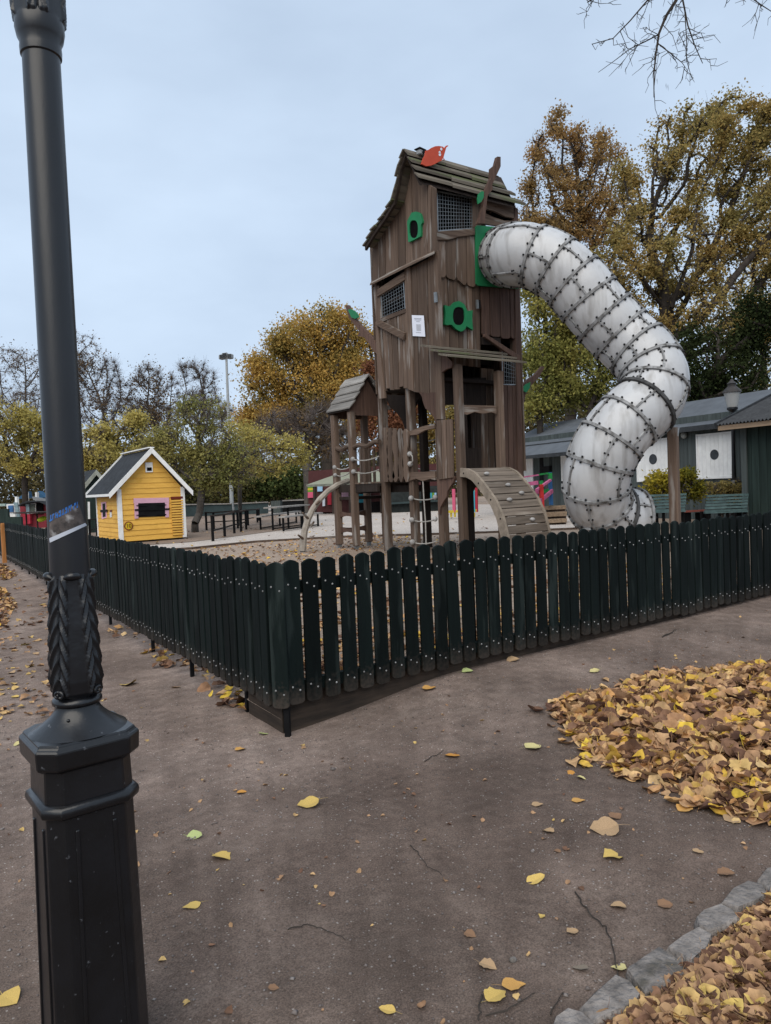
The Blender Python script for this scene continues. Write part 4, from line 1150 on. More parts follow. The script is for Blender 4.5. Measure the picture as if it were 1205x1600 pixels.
# arched climbing pole
cl = [(473, 861), (474, 845), (476, 830), (481, 812), (489, 795), (500, 780), (513, 767), (527, 758), (545, 751)]
P = [planeY(x, y, 13.15) for x, y in cl]
m = MB(); m.tube(P, [.075, .075, .07, .07, .065, .065, .06, .06, .06], 8); m.build('arched_pole', M('pale_debarked_log', (.36, .325, .28), .8, vs=9, bump=.3, rnd=0, col2=(.24, .21, .18)), hut, smooth=True)
for (p, q) in (((483, 812), (473, 801)), ((475, 843), (466, 836)), ((500, 782), (494, 788)), ((486, 822), (491, 815))):
    m = MB(); m.tube([planeY(*p, 13.12), planeY(*q, 13.05)], [.03, .018], 6); m.build('foot_peg', wood_x, hut)
m = MB(); c = P[0]; m.box((c[0], c[1], HP + .03), (.08, .08, .12)); m.build('steel_foot', steel, hut)

M('dark_grimy_flange', (.10, .10, .10), .5, vs=8, col2=(.025, .025, .025), bump=.1)
# ------------------------------------------------------------------ tube slide
slide = empty('tube_slide', (9.6, 7.6, HP), 'white plastic tube slide of bolted segments winding down from the tower', 'tube slide')
cp = [planeY(784, 401, YT + .1)]
for x, y, d in ((802, 399, 12.62), (822, 398.5, 12.45), (858, 411, 12.3), (897, 441, 12.2), (937, 489, 12.15), (974, 527, 12.1), (1005, 556, 11.95), (1023, 591, 11.75), (1013, 627, 11.6),
                (981, 657, 11.5), (951, 694, 11.5), (933, 740, 11.6), (935, 781, 11.85), (955, 805, 12.1), (988, 812, 12.25)):
    cp.append(atd(x, y, d))
cp.append(cp[-1] + (cp[-1] - cp[-2]) * .5)
cp.insert(0, cp[0] * 2 - cp[1])
def cr(t):
    i = min(int(t), len(cp) - 4); u = t - i
    a, b, c, d = cp[i], cp[i + 1], cp[i + 2], cp[i + 3]
    return .5 * (2 * b + (c - a) * u + (2 * a - 5 * b + 4 * c - d) * u * u + (3 * b - a - 3 * c + d) * u ** 3)
TT = np.linspace(0, len(cp) - 3 - 1e-6, 1500)
C_ = np.array([cr(t) for t in TT])
for _ in range(90):                                          # relax the centre line
    C_[1:-1] = C_[1:-1] * .5 + (C_[:-2] + C_[2:]) * .25
sl = np.concatenate([[0], np.cumsum(np.linalg.norm(np.diff(C_, axis=0), axis=1))])
TL = sl[-1]
def cl_at(s): return np.array([np.interp(s, sl, C_[:, k]) for k in range(3)])
TR = .525
NS = 20
# parallel transported frames
NF = NS * 8 + 1
fs_ = np.linspace(0, TL, NF)
pts_ = np.array([cl_at(s) for s in fs_])
tan = np.gradient(pts_, axis=0); tan /= np.linalg.norm(tan, axis=1)[:, None]
na = np.zeros_like(tan)
ref = np.array([0, 0, 1.0])
for i in range(NF):
    ref = ref - tan[i] * (ref @ tan[i]); ref /= np.linalg.norm(ref); na[i] = ref
nb_ = np.cross(tan, na)
def tp(i, ang, r=TR): return pts_[i] + r * (math.cos(ang) * na[i] + math.sin(ang) * nb_[i])
NA = 40
bolt = MB(); bolt.ball((0, 0, 0), .0165, 6, 4)
bolt_tmpl = (np.array(bolt.v), bolt.f)
for sgm in range(NS):
    i0, i1 = sgm * 8, sgm * 8 + 8
    m = MB()
    V = []
    for i in range(i0, i1 + 1):
        t = (i - i0) / 8
        bul = .012 * math.sin(math.pi * t)
        for k in range(NA): V.append(tp(i, 2 * math.pi * k / NA, TR - .012 + bul))
    m.add(V, [(a * NA + k, a * NA + (k + 1) % NA, (a + 1) * NA + (k + 1) % NA, (a + 1) * NA + k) for a in range(8) for k in range(NA)])
    so = m.build('tube_segment', tube_m, slide, smooth=True)
    # lengthwise flanges, staggered from one segment to the next
    ph = (.6 if sgm % 2 else 1.38) + .1 * (sgm % 3)
    bl = MB()
    for q in range(4):
        an = ph + q * math.pi / 2
        f_ = MB(); V = []
        for i in range(i0, i1 + 1):
            for da, rr in ((-.030, TR - .006), (-.026, TR + .020), (.026, TR + .020), (.030, TR - .006)): V.append(tp(i, an + da, rr))
        f_.add(V, [(a * 4 + k, a * 4 + k + 1, (a + 1) * 4 + k + 1, (a + 1) * 4 + k) for a in range(8) for k in range(3)])
        f_.build('seam_flange', tube_rib, so, smooth=True)
        for i in (i0 + 2, i0 + 5):
            for da in (-.055, .055):
                b = len(bl.v); c = tp(i, an + da, TR + .006)
                bl.add(bolt_tmpl[0] * 1.0 + c, bolt_tmpl[1])
    bl.build('bolt_heads', bolt_m, so)['kind'] = 'stuff'
for sgm in range(NS + 1):
    i = min(sgm * 8, NF - 1)
    wide = .028 if sgm not in (13, 19) else .034
    m = MB(); V = []
    out = TR + (.022 if sgm not in (13, 19) else .028)
    for k in range(NA):
        an = 2 * math.pi * k / NA
        e = math.cos(an) * na[i] + math.sin(an) * nb_[i]
        for s_, r in ((-wide, TR - .015), (-wide * .8, out), (wide * .8, out), (wide, TR - .015)):
            V.append(pts_[i] + e * r + tan[i] * s_)
    m.add(V, [(k * 4 + j, ((k + 1) % NA) * 4 + j, ((k + 1) % NA) * 4 + j + 1, k * 4 + j + 1) for k in range(NA) for j in range(3)])
    ro = m.build('joint_ring', tube_rib if sgm not in (13, 19) else MATS['dark_grimy_flange'], slide, smooth=True)
    bl = MB()
    for k in range(18):
        an = 2 * math.pi * (k + .5) / 18
        for s_ in ((-1, 1) if sgm not in (0,) else (1,)):
            c = tp(i, an, TR + .008) + tan[i] * (wide + .018) * s_
            bl.add(bolt_tmpl[0] * 1.15 + c, bolt_tmpl[1])
    bl.build('bolt_heads', bolt_m, ro)['kind'] = 'stuff'
# timber prop under the slide
pc = atd(1052, 700, 11.9)
pz = float(atd(1050, 668, 11.9)[2])
slp = empty('slide_prop', (pc[0], pc[1], HP), 'brown timber post propping up the bend of the tube slide', 'post')
m = MB(); m.box((pc[0], pc[1], (HP + pz) / 2 - .03), (.15, .15, pz - HP + .06), .3); m.build('post', wood_z, slp, bevel=.012)
m = MB(); m.prism([atd(x, y, 11.85) for x, y in ((1047, 672), (1062, 668), (1060, 682), (1054, 676))], (.05, .05, 0)); m.build('steel_bracket', steel, slp)
# ------------------------------------------------------------------ yellow wooden house with number 10
hb = ground(189, 850, HP)
HXf, HYf = float(hb[0]), float(hb[1])
HXr = float(planeY(289.5, 840, HYf)[0])
HYb = float(planeX(155, 845, HXf)[1])
house = empty('yellow_kiosk', ((HXf + HXr) / 2, (HYf + HYb) / 2, HP), 'yellow clapboard kiosk with black roof, white trim and a number ten', 'kiosk')
def HF(px, py, off=0.0): return planeY(px, py, HYf - off)
def HS(px, py, off=0.0): return planeX(px, py, HXf - off)
def hpl(pts, off, th, name, mat, parent=house, bevel=0.0):
    m = MB(); m.prism([HF(x, y, off) for x, y in pts], (0, th, 0)); return m.build(name, mat, parent, bevel=bevel)
def hsl(pts, off, th, name, mat, parent=house):
    m = MB(); m.prism([HS(x, y, off) for x, y in pts], (th, 0, 0)); return m.build(name, mat, parent)
ze = float(HF(184, 768)[2]); zp = float(HF(233, 706)[2]); xm = (HXf + HXr) / 2
nbd = 17
zb0 = HP + .06
for i in range(nbd):
    z0 = zb0 + (zp - zb0) * i / nbd; z1 = zb0 + (zp - zb0) * (i + 1) / nbd
    def half(z): return (HXr - HXf) / 2 if z <= ze else (HXr - HXf) / 2 * max(0, (zp - z) / (zp - ze)) + .01
    h0, h1 = half(z0), half(z1)
    m = MB()
    V = [(xm - h0, HYf - .022, z0), (xm + h0, HYf - .022, z0), (xm + h1, HYf - .004, z1), (xm - h1, HYf - .004, z1)]
    m.add(V + [(x, HYf + .03, z) for x, y, z in V], [(0, 1, 2, 3), (7, 6, 5, 4), (0, 4, 5, 1), (1, 5, 6, 2), (2, 6, 7, 3), (3, 7, 4, 0)])
    m.build('clapboard', yel, house)
nsd = 11
for i in range(nsd):
    z0 = zb0 + (ze - zb0) * i / nsd; z1 = zb0 + (ze - zb0) * (i + 1) / nsd
    for xw, s in ((HXf, -1), (HXr, 1)):
        m = MB()
        V = [(xw + s * .022, HYf, z0), (xw + s * .022, HYb, z0), (xw + s * .004, HYb, z1), (xw + s * .004, HYf, z1)]
        m.add(V + [(xw - s * .03, y, z) for x, y, z in V], [(0, 1, 2, 3), (7, 6, 5, 4), (0, 4, 5, 1), (1, 5, 6, 2), (2, 6, 7, 3), (3, 7, 4, 0)])
        m.build('clapboard', yel, house)
m = MB(); m.prism([(HXf + .03, HYb, zb0), (HXr - .03, HYb, zb0), (HXr - .03, HYb, ze), (xm, HYb, zp), (HXf + .03, HYb, ze)], (0, .03, 0)); m.build('back_wall', yel, house)
m = MB(); m.box((xm, (HYf + HYb) / 2, HP + .03), (HXr - HXf - .1, HYb - HYf - .1, .07)); m.build('base_frame', wood_dark, house)
for (x, s) in ((HXf, -1), (HXr, 1)):
    m = MB(); m.box((x + s * -.02, HYf - .03, (HP + .05 + ze) / 2 + .04), (.11, .03, ze - HP - .0)); m.box((x + s * .018, HYf + .02, (HP + .05 + ze) / 2 + .04), (.03, .08, ze - HP - .0)); m.build('corner_trim', whitep, house)
m = MB(); m.box((HXf - .018, HYb - .04, (HP + ze) / 2), (.03, .09, ze - HP)); m.build('corner_trim', whitep, house)
# roof
zr = float(planeY(233, 700, HYf - .22)[2]) - .03
fy, by = HYf - .22, HYb + .22
lo = planeY(172, 773, fy); xl, zl = float(lo[0]), float(lo[2])
ro = planeY(300, 769, fy); xr2, zr2 = float(ro[0]), float(ro[2])
for (xe_, ze_) in ((xl, zl), (xr2, zr2)):
    m = MB(); m.prism([(xm, fy, zr), (xe_, fy, ze_), (xe_, fy, ze_ - .06), (xm, fy, zr - .06)], (0, by - fy, 0)); m.build('roof_slope', tar, house)
    for yy in (fy - .03, by):
        m = MB(); s = 1 if xe_ > xm else -1
        m.prism([(xm, yy, zr + .05), (xe_ + s * .03, yy, ze_ + .04), (xe_ + s * .02, yy, ze_ - .10), (xm, yy, zr - .11)], (0, .035, 0)); m.build('bargeboard', whitep, house)
m = MB(); m.bar((xm, fy, zr + .045), (xm, by, zr + .045), .16, .03); m.build('ridge_board', whitep, house)
m = MB(); m.bar((xl, fy, zl - .01), (xl, by, zl - .01), .03, .07); m.build('eaves_board', whitep, house)
# front fittings
fr = hpl([(209, 778.5), (264, 777.5), (264.5, 785), (209.3, 786.5)], .05, .03, 'window_frame', pink)
hpl([(210, 786.5), (216, 786.3), (216.5, 810), (211, 810.5)], .05, .03, 'frame_side', pink, fr)
hpl([(258, 785), (264, 784.9), (264.2, 808), (258.7, 808.3)], .05, .03, 'frame_side', pink, fr)
sh = hpl([(216, 785.5), (258, 784.5), (258.3, 806.5), (216.7, 808)], .04, .03, 'shutter', ironblk)
for y in (788.5, 803.5):
    hpl([(213.5, y + .8), (230, y + .4), (230, y + 1.6), (213.5, y + 2.2)], .065, .015, 'hinge', ironblk, sh)
    hpl([(245, y), (260, y - .4), (260, y + 1.0), (245, y + 1.2)], .065, .015, 'hinge', ironblk, sh)
hpl([(211, 795.5), (265.5, 794), (265.5, 796.5), (211, 798.2)], .07, .02, 'locking_bar', ironblk, sh)
vt = hpl([(227, 722.8), (238.5, 722.4), (239, 737.6), (227.8, 738)], .05, .04, 'gable_vent', whitep)
hpl([(229.7, 730.5), (237.3, 730.2), (237.6, 735.6), (230, 735.8)], .055, .01, 'dark_opening', dark_void, vt)
lv = hpl([(267.5, 776.2), (286, 775.5), (286, 779), (267.6, 779.8)], .05, .03, 'louvre_head', maroon)
for i in range(14):
    y = 781.5 + i * 4.0
    o = hpl([(268 + i * .16, y), (286 + .1 * i, y - .8), (286 + .1 * i, y + 1.6), (268 + i * .16, y + 2.6)], .06, .035, 'louvre_slat', yel)
hpl([(267.8, 779.5), (286, 779), (287.3, 833.5), (270.2, 835)], .024, .012, 'louvre_shadow_board', M('louvre_gap_shade', (.32, .12, .02), .7, bump=0), lv)  # orange-brown backing paints the shade between the yellow slats
# the number disc
def disc(cx, cy, r, off, th, name, mat, parent, n=28, r2=None):
    m = MB()
    O = [HF(cx + r * math.cos(t), cy + r * math.sin(t), off) for t in np.linspace(0, 2 * math.pi, n + 1)[:-1]]
    if r2 is None:
        m.prism(O, (0, th, 0))
    else:
        I = [HF(cx + r2 * math.cos(t), cy + r2 * math.sin(t), off) for t in np.linspace(0, 2 * math.pi, n + 1)[:-1]]
        e = np.array((0, th, 0)); V = O + I + [p + e for p in O] + [p + e for p in I]
        Fs = []
        for k in range(n):
            j = (k + 1) % n
            Fs += [(k, j, n + j, n + k), (2 * n + j, 2 * n + k, 3 * n + k, 3 * n + j), (k, 2 * n + k, 2 * n + j, j), (n + j, 3 * n + j, 3 * n + k, n + k)]
        m.add(V, Fs)
    return m.build(name, mat, parent)
nd = disc(201.3, 821.6, 5.6, .034, .01, 'number_disc', M('bright_yellow_sign', (.72, .50, .03), .5, bump=0, var=.1), house)
disc(201.3, 821.6, 6.8, .04, .016, 'disc_rim', maroon, nd, r2=5.4)
def text(name, body, size, p, rot, mat, parent, ext=.003):
    cu = bpy.data.curves.new(name, 'FONT'); cu.body = body; cu.size = size; cu.align_x = 'CENTER'; cu.align_y = 'CENTER'; cu.extrude = ext
    cu.materials.append(mat)
    tmp = bpy.data.objects.new(name, cu); COL.objects.link(tmp)
    bpy.context.view_layer.update()
    me = bpy.data.meshes.new_from_object(tmp.evaluated_get(bpy.context.evaluated_depsgraph_get()))
    bpy.data.objects.remove(tmp)
    o = bpy.data.objects.new(name, me); COL.objects.link(o)
    o.location = tuple(float(v) for v in p); o.rotation_euler = rot
    return attach(o, parent)
text('number_ten', '10', .15, HF(201.3, 821.6, .044), (math.pi / 2, 0, 0), maroon, nd)
# side fittings
sf = hsl([(158, 785), (165.5, 784), (166.5, 809), (159, 811)], .03, .02, 'side_window_frame', pink)
hsl([(160, 787), (164, 786.5), (164.8, 807), (160.6, 808)], .04, .015, 'side_shutter', ironblk, sf)
hsl([(156.5, 797), (167, 796), (167, 799.5), (156.5, 800.5)], .055, .015, 'locking_bar', ironblk, sf)
sg = hsl([(171.3, 797), (174.2, 796.6), (174.6, 808), (171.7, 808.5)], .03, .01, 'small_sign', whitep)
hsl([(171.3, 797), (174.2, 796.6), (174.3, 800), (171.4, 800.4)], .034, .006, 'sign_head', brick_red, sg)

# ------------------------------------------------------------------ dark shed behind the kiosk
sh_d = 27.0
c0 = ground(158, 838, HP)
shed = empty('dark_shed', (*atd(145, 800, sh_d)[:2], HP), 'dark green shed with pale gable boards half hidden behind the yellow kiosk', 'shed')
Ys = float(atd(150, 800, sh_d)[1])
def SP(px, py, off=0): return planeY(px, py, Ys - off)
A = [SP(x, y) for x, y in ((139, 836), (172, 833), (171, 762), (151, 737), (134, 762), (137, 836))]
m = MB(); m.prism(A, (0, 2.0, 0)); m.build('walls', dark_green_wall, shed)
for q in ([(131, 757), (151, 734), (151, 742), (133, 764)], [(151, 734), (175, 760), (172, 765), (151, 742)]):
    m = MB(); m.prism([SP(x, y, .15) for x, y in q], (0, .04, 0)); m.build('bargeboard', pale_wood if False else M('faded_cream_board', (.42, .44, .38), .7, bump=0), shed)
    m = MB(); m.prism([SP(x, y, .10) + np.array([0, 0, .02]) for x, y in (q[0], q[1], (q[1][0], q[1][1] + 3), (q[0][0], q[0][1] + 3))], (0, 2.2, 0)); m.build('roof_slope', tar, shed)
m = MB(); m.prism([SP(x, y, .04) for x, y in ((137.5, 784), (140.5, 784), (141.5, 836), (138.5, 836))], (0, .05, 0)); m.build('corner_trim', whitep, shed)

# railing posts right of the shed and left of the kiosk
def railing(name, label, feet, top_px, mid=None, rail_w=.10, mat=ironblk, rail_mat=None):
    P = [ground(x, y, HP) for x, y in feet]
    root = empty(name, tuple(P[0]), label, 'railing')
    hts = []
    for (x, y), p, ty in zip(feet, P, top_px):
        d = (p - CAM) @ _f
        h = (y - ty) * d / F
        hts.append(h)
        m = MB(); m.box((p[0], p[1], HP + h / 2), (.06, .06, h)); m.build('post', mat, root)
    for a in range(len(P) - 1):
        m = MB(); m.bar(P[a] + np.array([0, 0, hts[a]]), P[a + 1] + np.array([0, 0, hts[a + 1]]), rail_w, .045); m.build('top_rail', rail_mat or mat, root)
        if mid:
            m = MB(); m.bar(P[a] + np.array([0, 0, hts[a] * mid]), P[a + 1] + np.array([0, 0, hts[a + 1] * mid]), .035, .035); m.build('mid_rail', mat, root)
    return root
railing('queue_railing', 'black railing with flat top in front of the small yellow-leaved tree', [(333, 846), (351.5, 839), (366.5, 834), (377, 831.5), (385, 828)], [806, 804, 800, 799.5, 797], .42, rail_mat=wood_dark)
railing('queue_railing', 'black railing row behind the one by the tree trunk', [(323, 829), (334.5, 827), (372, 826), (388, 821.5), (402.5, 817), (405, 814)], [801, 801, 798, 797, 796, 795], .45, rail_mat=wood_dark)
railing('queue_railing', 'black railing seen between the dark shed and yellow kiosk', [(141, 842), (152, 838), (157, 836)], [812, 811, 811], .45)

# picnic table with two benches
def trestle(name, label, cat, a, b, za, w, ninner=2):
    A, B = ground(*a, HP), ground(*b, HP)
    root = empty(name, tuple((A + B) / 2), label, cat)
    m = MB(); m.bar(A + np.array([0, 0, za]), B + np.array([0, 0, za]), w, .045); m.build('top', grey_wood, root)
    for k in range(ninner + 1):
        t = (k + .0) / ninner * .9 + .05
        p = A * (1 - t) + B * t
        m = MB(); m.box((p[0], p[1], HP + za / 2), (.05, .05, za)); m.build('leg', ironblk, root)
    m = MB(); m.bar(A * .95 + B * .05 + np.array([0, 0, .06]), A * .05 + B * .95 + np.array([0, 0, .06]), .035, .035); m.build('foot_rail', ironblk, root)
    return root
grey_wood = M('weathered_table_wood', (.34, .32, .30), .85, vs=8, bump=.1, rnd=.1)
trestle('picnic_table', 'long narrow weathered picnic table behind the arched climbing pole', 'table', (424, 829.5), (476, 822), .74, .5)
trestle('picnic_bench', 'weathered bench on the near side of the long picnic table', 'bench', (440, 831), (500, 822), .45, .28)
trestle('picnic_bench', 'weathered bench on the far side of the long picnic table', 'bench', (404, 829), (466, 817), .45, .28)
trestle('picnic_table', 'small blue-grey table at the far edge of the paved yard', 'table', (466, 804), (484, 802), .75, .8)
trestle('picnic_table', 'pale picnic table in front of the striped stall', 'table', (492, 803), (520, 802), .75, .8)

# low dark green barrier, bins and hedge bank at the back of the yard
bd = 42.0
def bar_wall(name, label, pts, depth, mat, cat='barrier', th=.1, cap=None):
    P = [atd(x, y, depth) for x, y in pts]
    root = empty(name, (P[0][0], P[0][1], HP), label, cat)
    m = MB(); m.prism(P, tuple(_f * th)); m.build('panel', mat, root)
    if cap:
        m = MB(); m.bar(P[0], P[1], .16, .06); m.build('cap_rail', cap, root)
    return root
teal_dark = M('dark_teal_paint', (.045, .068, .072), .7, vs=2, bump=0, rnd=.1, var=.3)
bar_wall('low_barrier', 'dark teal barrier at the far end of the yard, left of the mast', [(262, 789), (362, 787), (363, 806), (262, 808)], bd, teal_dark, cap=grey_wood)
bar_wall('low_barrier', 'dark teal barrier right of the mast at the far end of the yard', [(366, 787), (419, 784.5), (419, 803), (366, 805)], bd, teal_dark, cap=grey_wood)
bar_wall('storage_box', 'grey-green storage box between the two far barriers', [(423, 783), (438, 782), (438.5, 801), (424, 802)], bd - 1.5, green_wall, 'box', th=.8)
bar_wall('low_barrier', 'black barrier with a pale top rail beside the striped stall', [(441, 782.5), (482, 780), (482, 799), (441, 801)], bd, M('near_black_paint', (.014, .015, .016), .8, bump=0), cap=grey_wood)
for k, x in enumerate((449, 458, 467, 476)):
    p0, p1 = atd(x, 783, bd - .1), atd(x + .3, 800, bd - .1)

# floodlight mast
mb_ = ground(363, 804, HP); md = float((mb_ - CAM) @ _f)
mtop = atd(353.5, 551, md)
mast = empty('floodlight_mast', tuple(mb_), 'tall grey floodlight mast rising above the trees', 'mast')
m = MB(); m.tube([mb_, mb_ * .55 + mtop * .45, mtop], [.12, .095, .065], 12); m.build('pole', grey_metal, mast, smooth=True)
for (x0, y0, x1, y1) in ((345, 556, 350, 560), (357, 554, 362, 560), (350, 553, 354, 558)):
    a, b = atd(x0, y0, md), atd(x1, y1, md)
    m = MB(); m.box((a + b) / 2, (.34, .34, .28), .5, ); ho = m.build('floodlight', grey_metal, mast, bevel=.05)
    c = (a + b) / 2 - _f * .19
    m = MB(); m.box(c, (.22, .05, .2), YAW - math.pi / 2); m.build('lamp_glass', M('dark_lamp_glass', (.05, .055, .06), .2, bump=0) if 'dark_lamp_glass' not in MATS else MATS['dark_lamp_glass'], ho)
m = MB(); m.bar(atd(345, 560, md), atd(362, 557, md), .07, .07); m.build('cross_arm', grey_metal, mast)

# striped stall with canopy
sd_ = 36.0
stall = empty('refreshment_stall', tuple(ground(530, 800, HP)), 'red refreshment stall with pale green canopy and bright panels beyond the yard', 'stall')
def SD(px, py, d=sd_): return atd(px, py, d)
def spl(pts, d, th, name, mat, parent=stall):
    m = MB(); m.prism([SD(x, y, d) for x, y in pts], tuple(_f * th)); return m.build(name, mat, parent)
spl([(482, 736), (600, 728), (690, 724), (690, 802), (482, 800)], sd_ + 1.2, 2.0, 'walls', M('red_stall_wall', (.075, .028, .028), .7, bump=0, var=.2))
m = MB(); q = [SD(479, 757.5, sd_ - 1), SD(600, 752, sd_ - 1), SD(592, 736, sd_ + 1.1), SD(534, 738, sd_ + 1.1)]
m.prism(q, (0, 0, -.06)); m.build('canopy', M('pale_green_canvas', (.26, .27, .21), .85, bump=.05, var=.15), stall)
spl([(480, 757.5), (600, 752), (600, 756), (480, 761)], sd_ - 1, .03, 'canopy_edge', M('canopy_edge_canvas', (.19, .20, .17), .8, bump=0), stall)
P_ = dict(panel_green=(.12, .26, .03), panel_yellow=(.55, .42, .04), panel_pink=(.55, .10, .18), panel_blue=(.30, .50, .70), panel_white=(.60, .66, .75), panel_mauve=(.42, .27, .36), panel_red=(.38, .03, .05), panel_orange=(.5, .18, .03), panel_teal=(.05, .30, .38))
for k_, c_ in P_.items(): M(k_, c_, .6, var=.12, bump=0, rnd=0)
for (x0, y0, x1, y1, mt) in ((481, 760, 491, 763, 'panel_green'), (481, 763, 491, 766, 'panel_yellow'), (481, 766, 491, 769, 'panel_green'), (481, 769, 491, 778, 'panel_pink'),
                             (496, 760, 504, 768, 'panel_blue'), (504, 776, 508, 791, 'panel_white'), (512, 768, 518, 789, 'panel_red'), (529, 765, 546, 780, 'panel_mauve'),
                             (560, 772, 576, 790, 'panel_teal')):
    spl([(x0, y0), (x1, y0 - .4), (x1, y1 - .4), (x0, y1)], sd_ + 1.1, .04, 'coloured_panel', MATS[mt])
for x in (491.5, 521, 547, 596):
    m = MB(); m.bar(SD(x, 757, sd_ - .9), SD(x + 1, 803, sd_ - .9), .12, .12); m.build('canopy_post', wood_dark, stall)
spl([(552, 786), (600, 783), (600, 801), (552, 802)], sd_ + .3, .1, 'counter', dark_void)
# dark stall with book-like coloured strips seen under the bridge
st2 = empty('games_stall', tuple(ground(660, 797, HP)), 'dark stall with a row of bright strips seen through the tower legs', 'stall')
spl([(596, 764), (696, 758), (697, 799), (597, 803)], sd_ - 1, 1.8, 'walls', M('dark_grey_stall', (.035, .042, .042), .8, bump=0), st2)
for i, (x, mt) in enumerate(((646, 'panel_red'), (650, 'panel_pink'), (663.5, 'panel_red'), (668, 'panel_blue'), (672, 'panel_teal'), (675.5, 'panel_green'), (679, 'panel_blue'))):
    spl([(x, 770), (x + 3, 769.8), (x + 3, 778.5), (x, 778.8)], sd_ - 1.1, .05, 'coloured_strip', MATS[mt], st2)
spl([(596, 786), (697, 780), (697, 783), (596, 789)], sd_ - 1.3, .25, 'counter', teal_dark, st2)

# brightly painted play frame behind the tower
pf_d = 26.0
pfr = empty('painted_play_frame', tuple(ground(715, 800, HP)), 'pink, blue and yellow painted play frame seen between the tower legs', 'play frame')
def pfb(x0, y0, x1, y1, w, mt, nm, d=pf_d):
    m = MB(); m.bar(atd(x0, y0, d), atd(x1, y1, d), w, w); m.build(nm, MATS[mt], pfr)
pfb(709, 764, 710, 800, .10, 'panel_pink', 'post'); pfb(740, 764, 741, 800, .10, 'panel_teal', 'post'); pfb(744, 762, 745, 800, .09, 'panel_red', 'post')
pfb(693, 786, 694, 802, .08, 'panel_teal', 'post')
pfb(722, 785, 740, 781.5, .09, 'panel_yellow', 'rail'); pfb(692, 800, 745, 797.5, .09, 'panel_yellow', 'rail'); pfb(722, 776, 742, 766, .08, 'panel_yellow', 'rail')
for i in range(9):
    x = 693 + i * 6
    pfb(x, 801, x, 808, .05, 'panel_orange' if False else 'panel_yellow', 'slat')
for (x0, y0, x1, y1) in ((722, 788, 740, 784), (722, 794, 741, 792)):
    m = MB(); m.prism([atd(x0, y0, pf_d + .1), atd(x1, y1, pf_d + .1), atd(x1, y1 + 7, pf_d + .1), atd(x0, y0 + 6, pf_d + .1)], tuple(_f * .05)); m.build('panel', wood_x, pfr)

# ------------------------------------------------------------------ far left: red waggon stall, blue awnings, dark wall, table
wd = 34.0
wag = empty('red_waggon_stall', tuple(ground(50, 830, HP)), 'red waggon-shaped stall with arched roof beside the lamp post', 'stall')
def wpl(pts, d, th, name, mat, parent=wag):
    m = MB(); m.prism([atd(x, y, d) for x, y in pts], tuple(_f * th)); return m.build(name, mat, parent)
wpl([(31, 790), (39, 787), (72, 784), (73, 832), (34, 834)], wd + .3, 2.5, 'walls', M('red_waggon_wall', (.20, .03, .04), .7, bump=0, var=.2))
wpl([(35, 804), (47, 803), (47.5, 818), (36, 819)], wd, .2, 'red_panel', M('bright_red_panel', (.42, .035, .06), .6, bump=0))
m = MB()
arcp = [(29, 789), (34, 785.5), (42, 783), (52, 782), (62, 782.5), (70, 786), (73, 790)]
m.prism([atd(x, y, wd - .3) for x, y in arcp] + [atd(x, y + 2.2, wd - .3) for x, y in arcp[::-1]], tuple(_f * 3)); m.build('arched_roof', tar, wag)
wf = wpl([(46, 787), (55.5, 786), (55.5, 802), (46, 803)], wd + .1, .1, 'window_frame', whitep)
wpl([(47, 788), (54, 787.3), (54, 800.8), (47, 801.5)], wd + .05, .06, 'pane', M('dim_glass', (.10, .11, .09), .2, bump=0), wf)
wpl([(40, 787.5), (45.5, 787), (46, 803), (41.5, 803.5)], wd + .0, .06, 'pale_shutter', M('pale_blue_shutter', (.30, .42, .46), .6, bump=0))
wpl([(57, 786), (66, 786), (67, 803), (57, 803)], wd + .15, .1, 'dark_doorway', dark_void)
wpl([(60, 783), (71, 783), (71, 780), (50, 776), (52, 781)], wd + 3.2, .4, 'ridge_box', grey_metal)
dw = bar_wall('garden_wall', 'plain dark green board wall at the left edge beyond the fence', [(-20, 795), (12, 795), (13, 807.5), (33, 807.5), (35, 838), (-20, 838)], wd - 4, dark_green_wall, 'wall', th=.15)
awn = empty('blue_awning', tuple(ground(40, 826, HP)), 'blue pointed awning on white poles behind the red waggon stall', 'awning')
bl_m = M('faded_blue_canvas', (.045, .13, .24), .7, bump=0, var=.2)
for q in ([(27, 779.5), (41, 767.5), (43, 778)], [(59, 767), (71, 777), (60, 778)]):
    wpl(q, wd + 6, .6, 'canvas', bl_m, awn)
for (x, y0, y1) in ((26.5, 776, 806), (42, 769, 806), (58, 769, 806)):
    m = MB(); m.bar(atd(x, y0, wd + 5.5), atd(x + .8, y1, wd + 5.5), .14, .14); m.build('pole', whitep, awn)
kio = empty('blue_window_kiosk', tuple(ground(18, 830, HP)), 'pale kiosk with a blue window left of the red waggon stall', 'kiosk')
wpl([(10, 788), (23, 787), (24, 808), (12, 808)], wd + 4, 2, 'walls', whitep, kio)
wpl([(12.5, 790), (20, 789.5), (20.5, 800), (13, 800)], wd + 3.9, .08, 'window', M('blue_window', (.06, .17, .38), .4, bump=0), kio)
wpl([(21, 785), (27, 785), (31, 808), (27, 808)], wd + 3.6, .08, 'open_shutter', MATS['pale_blue_shutter'], kio)
wpl([(-6, 787), (8, 787), (8, 790.5), (-6, 791)], wd + 4, 1.5, 'sign_board', M('pale_mint_board', (.42, .55, .52), .6, bump=0), kio)
pt = trestle('picnic_table', 'dark picnic table beside the red waggon stall', 'table', (41, 836), (80, 838), .85, .8)
for c in pt.children: c.data.materials.clear(); c.data.materials.append(wood_dark)
tb = atd(66, 811, float((np.array(pt.location) - CAM) @ _f))
m = MB(); m.ball((0, 0, 0), .13, 12, 8, (1.3, 1, .75)); m.v = [(x + tb[0], y + tb[1], z + tb[2] + .03 * math.sin(9 * x)) for x, y, z in m.v]
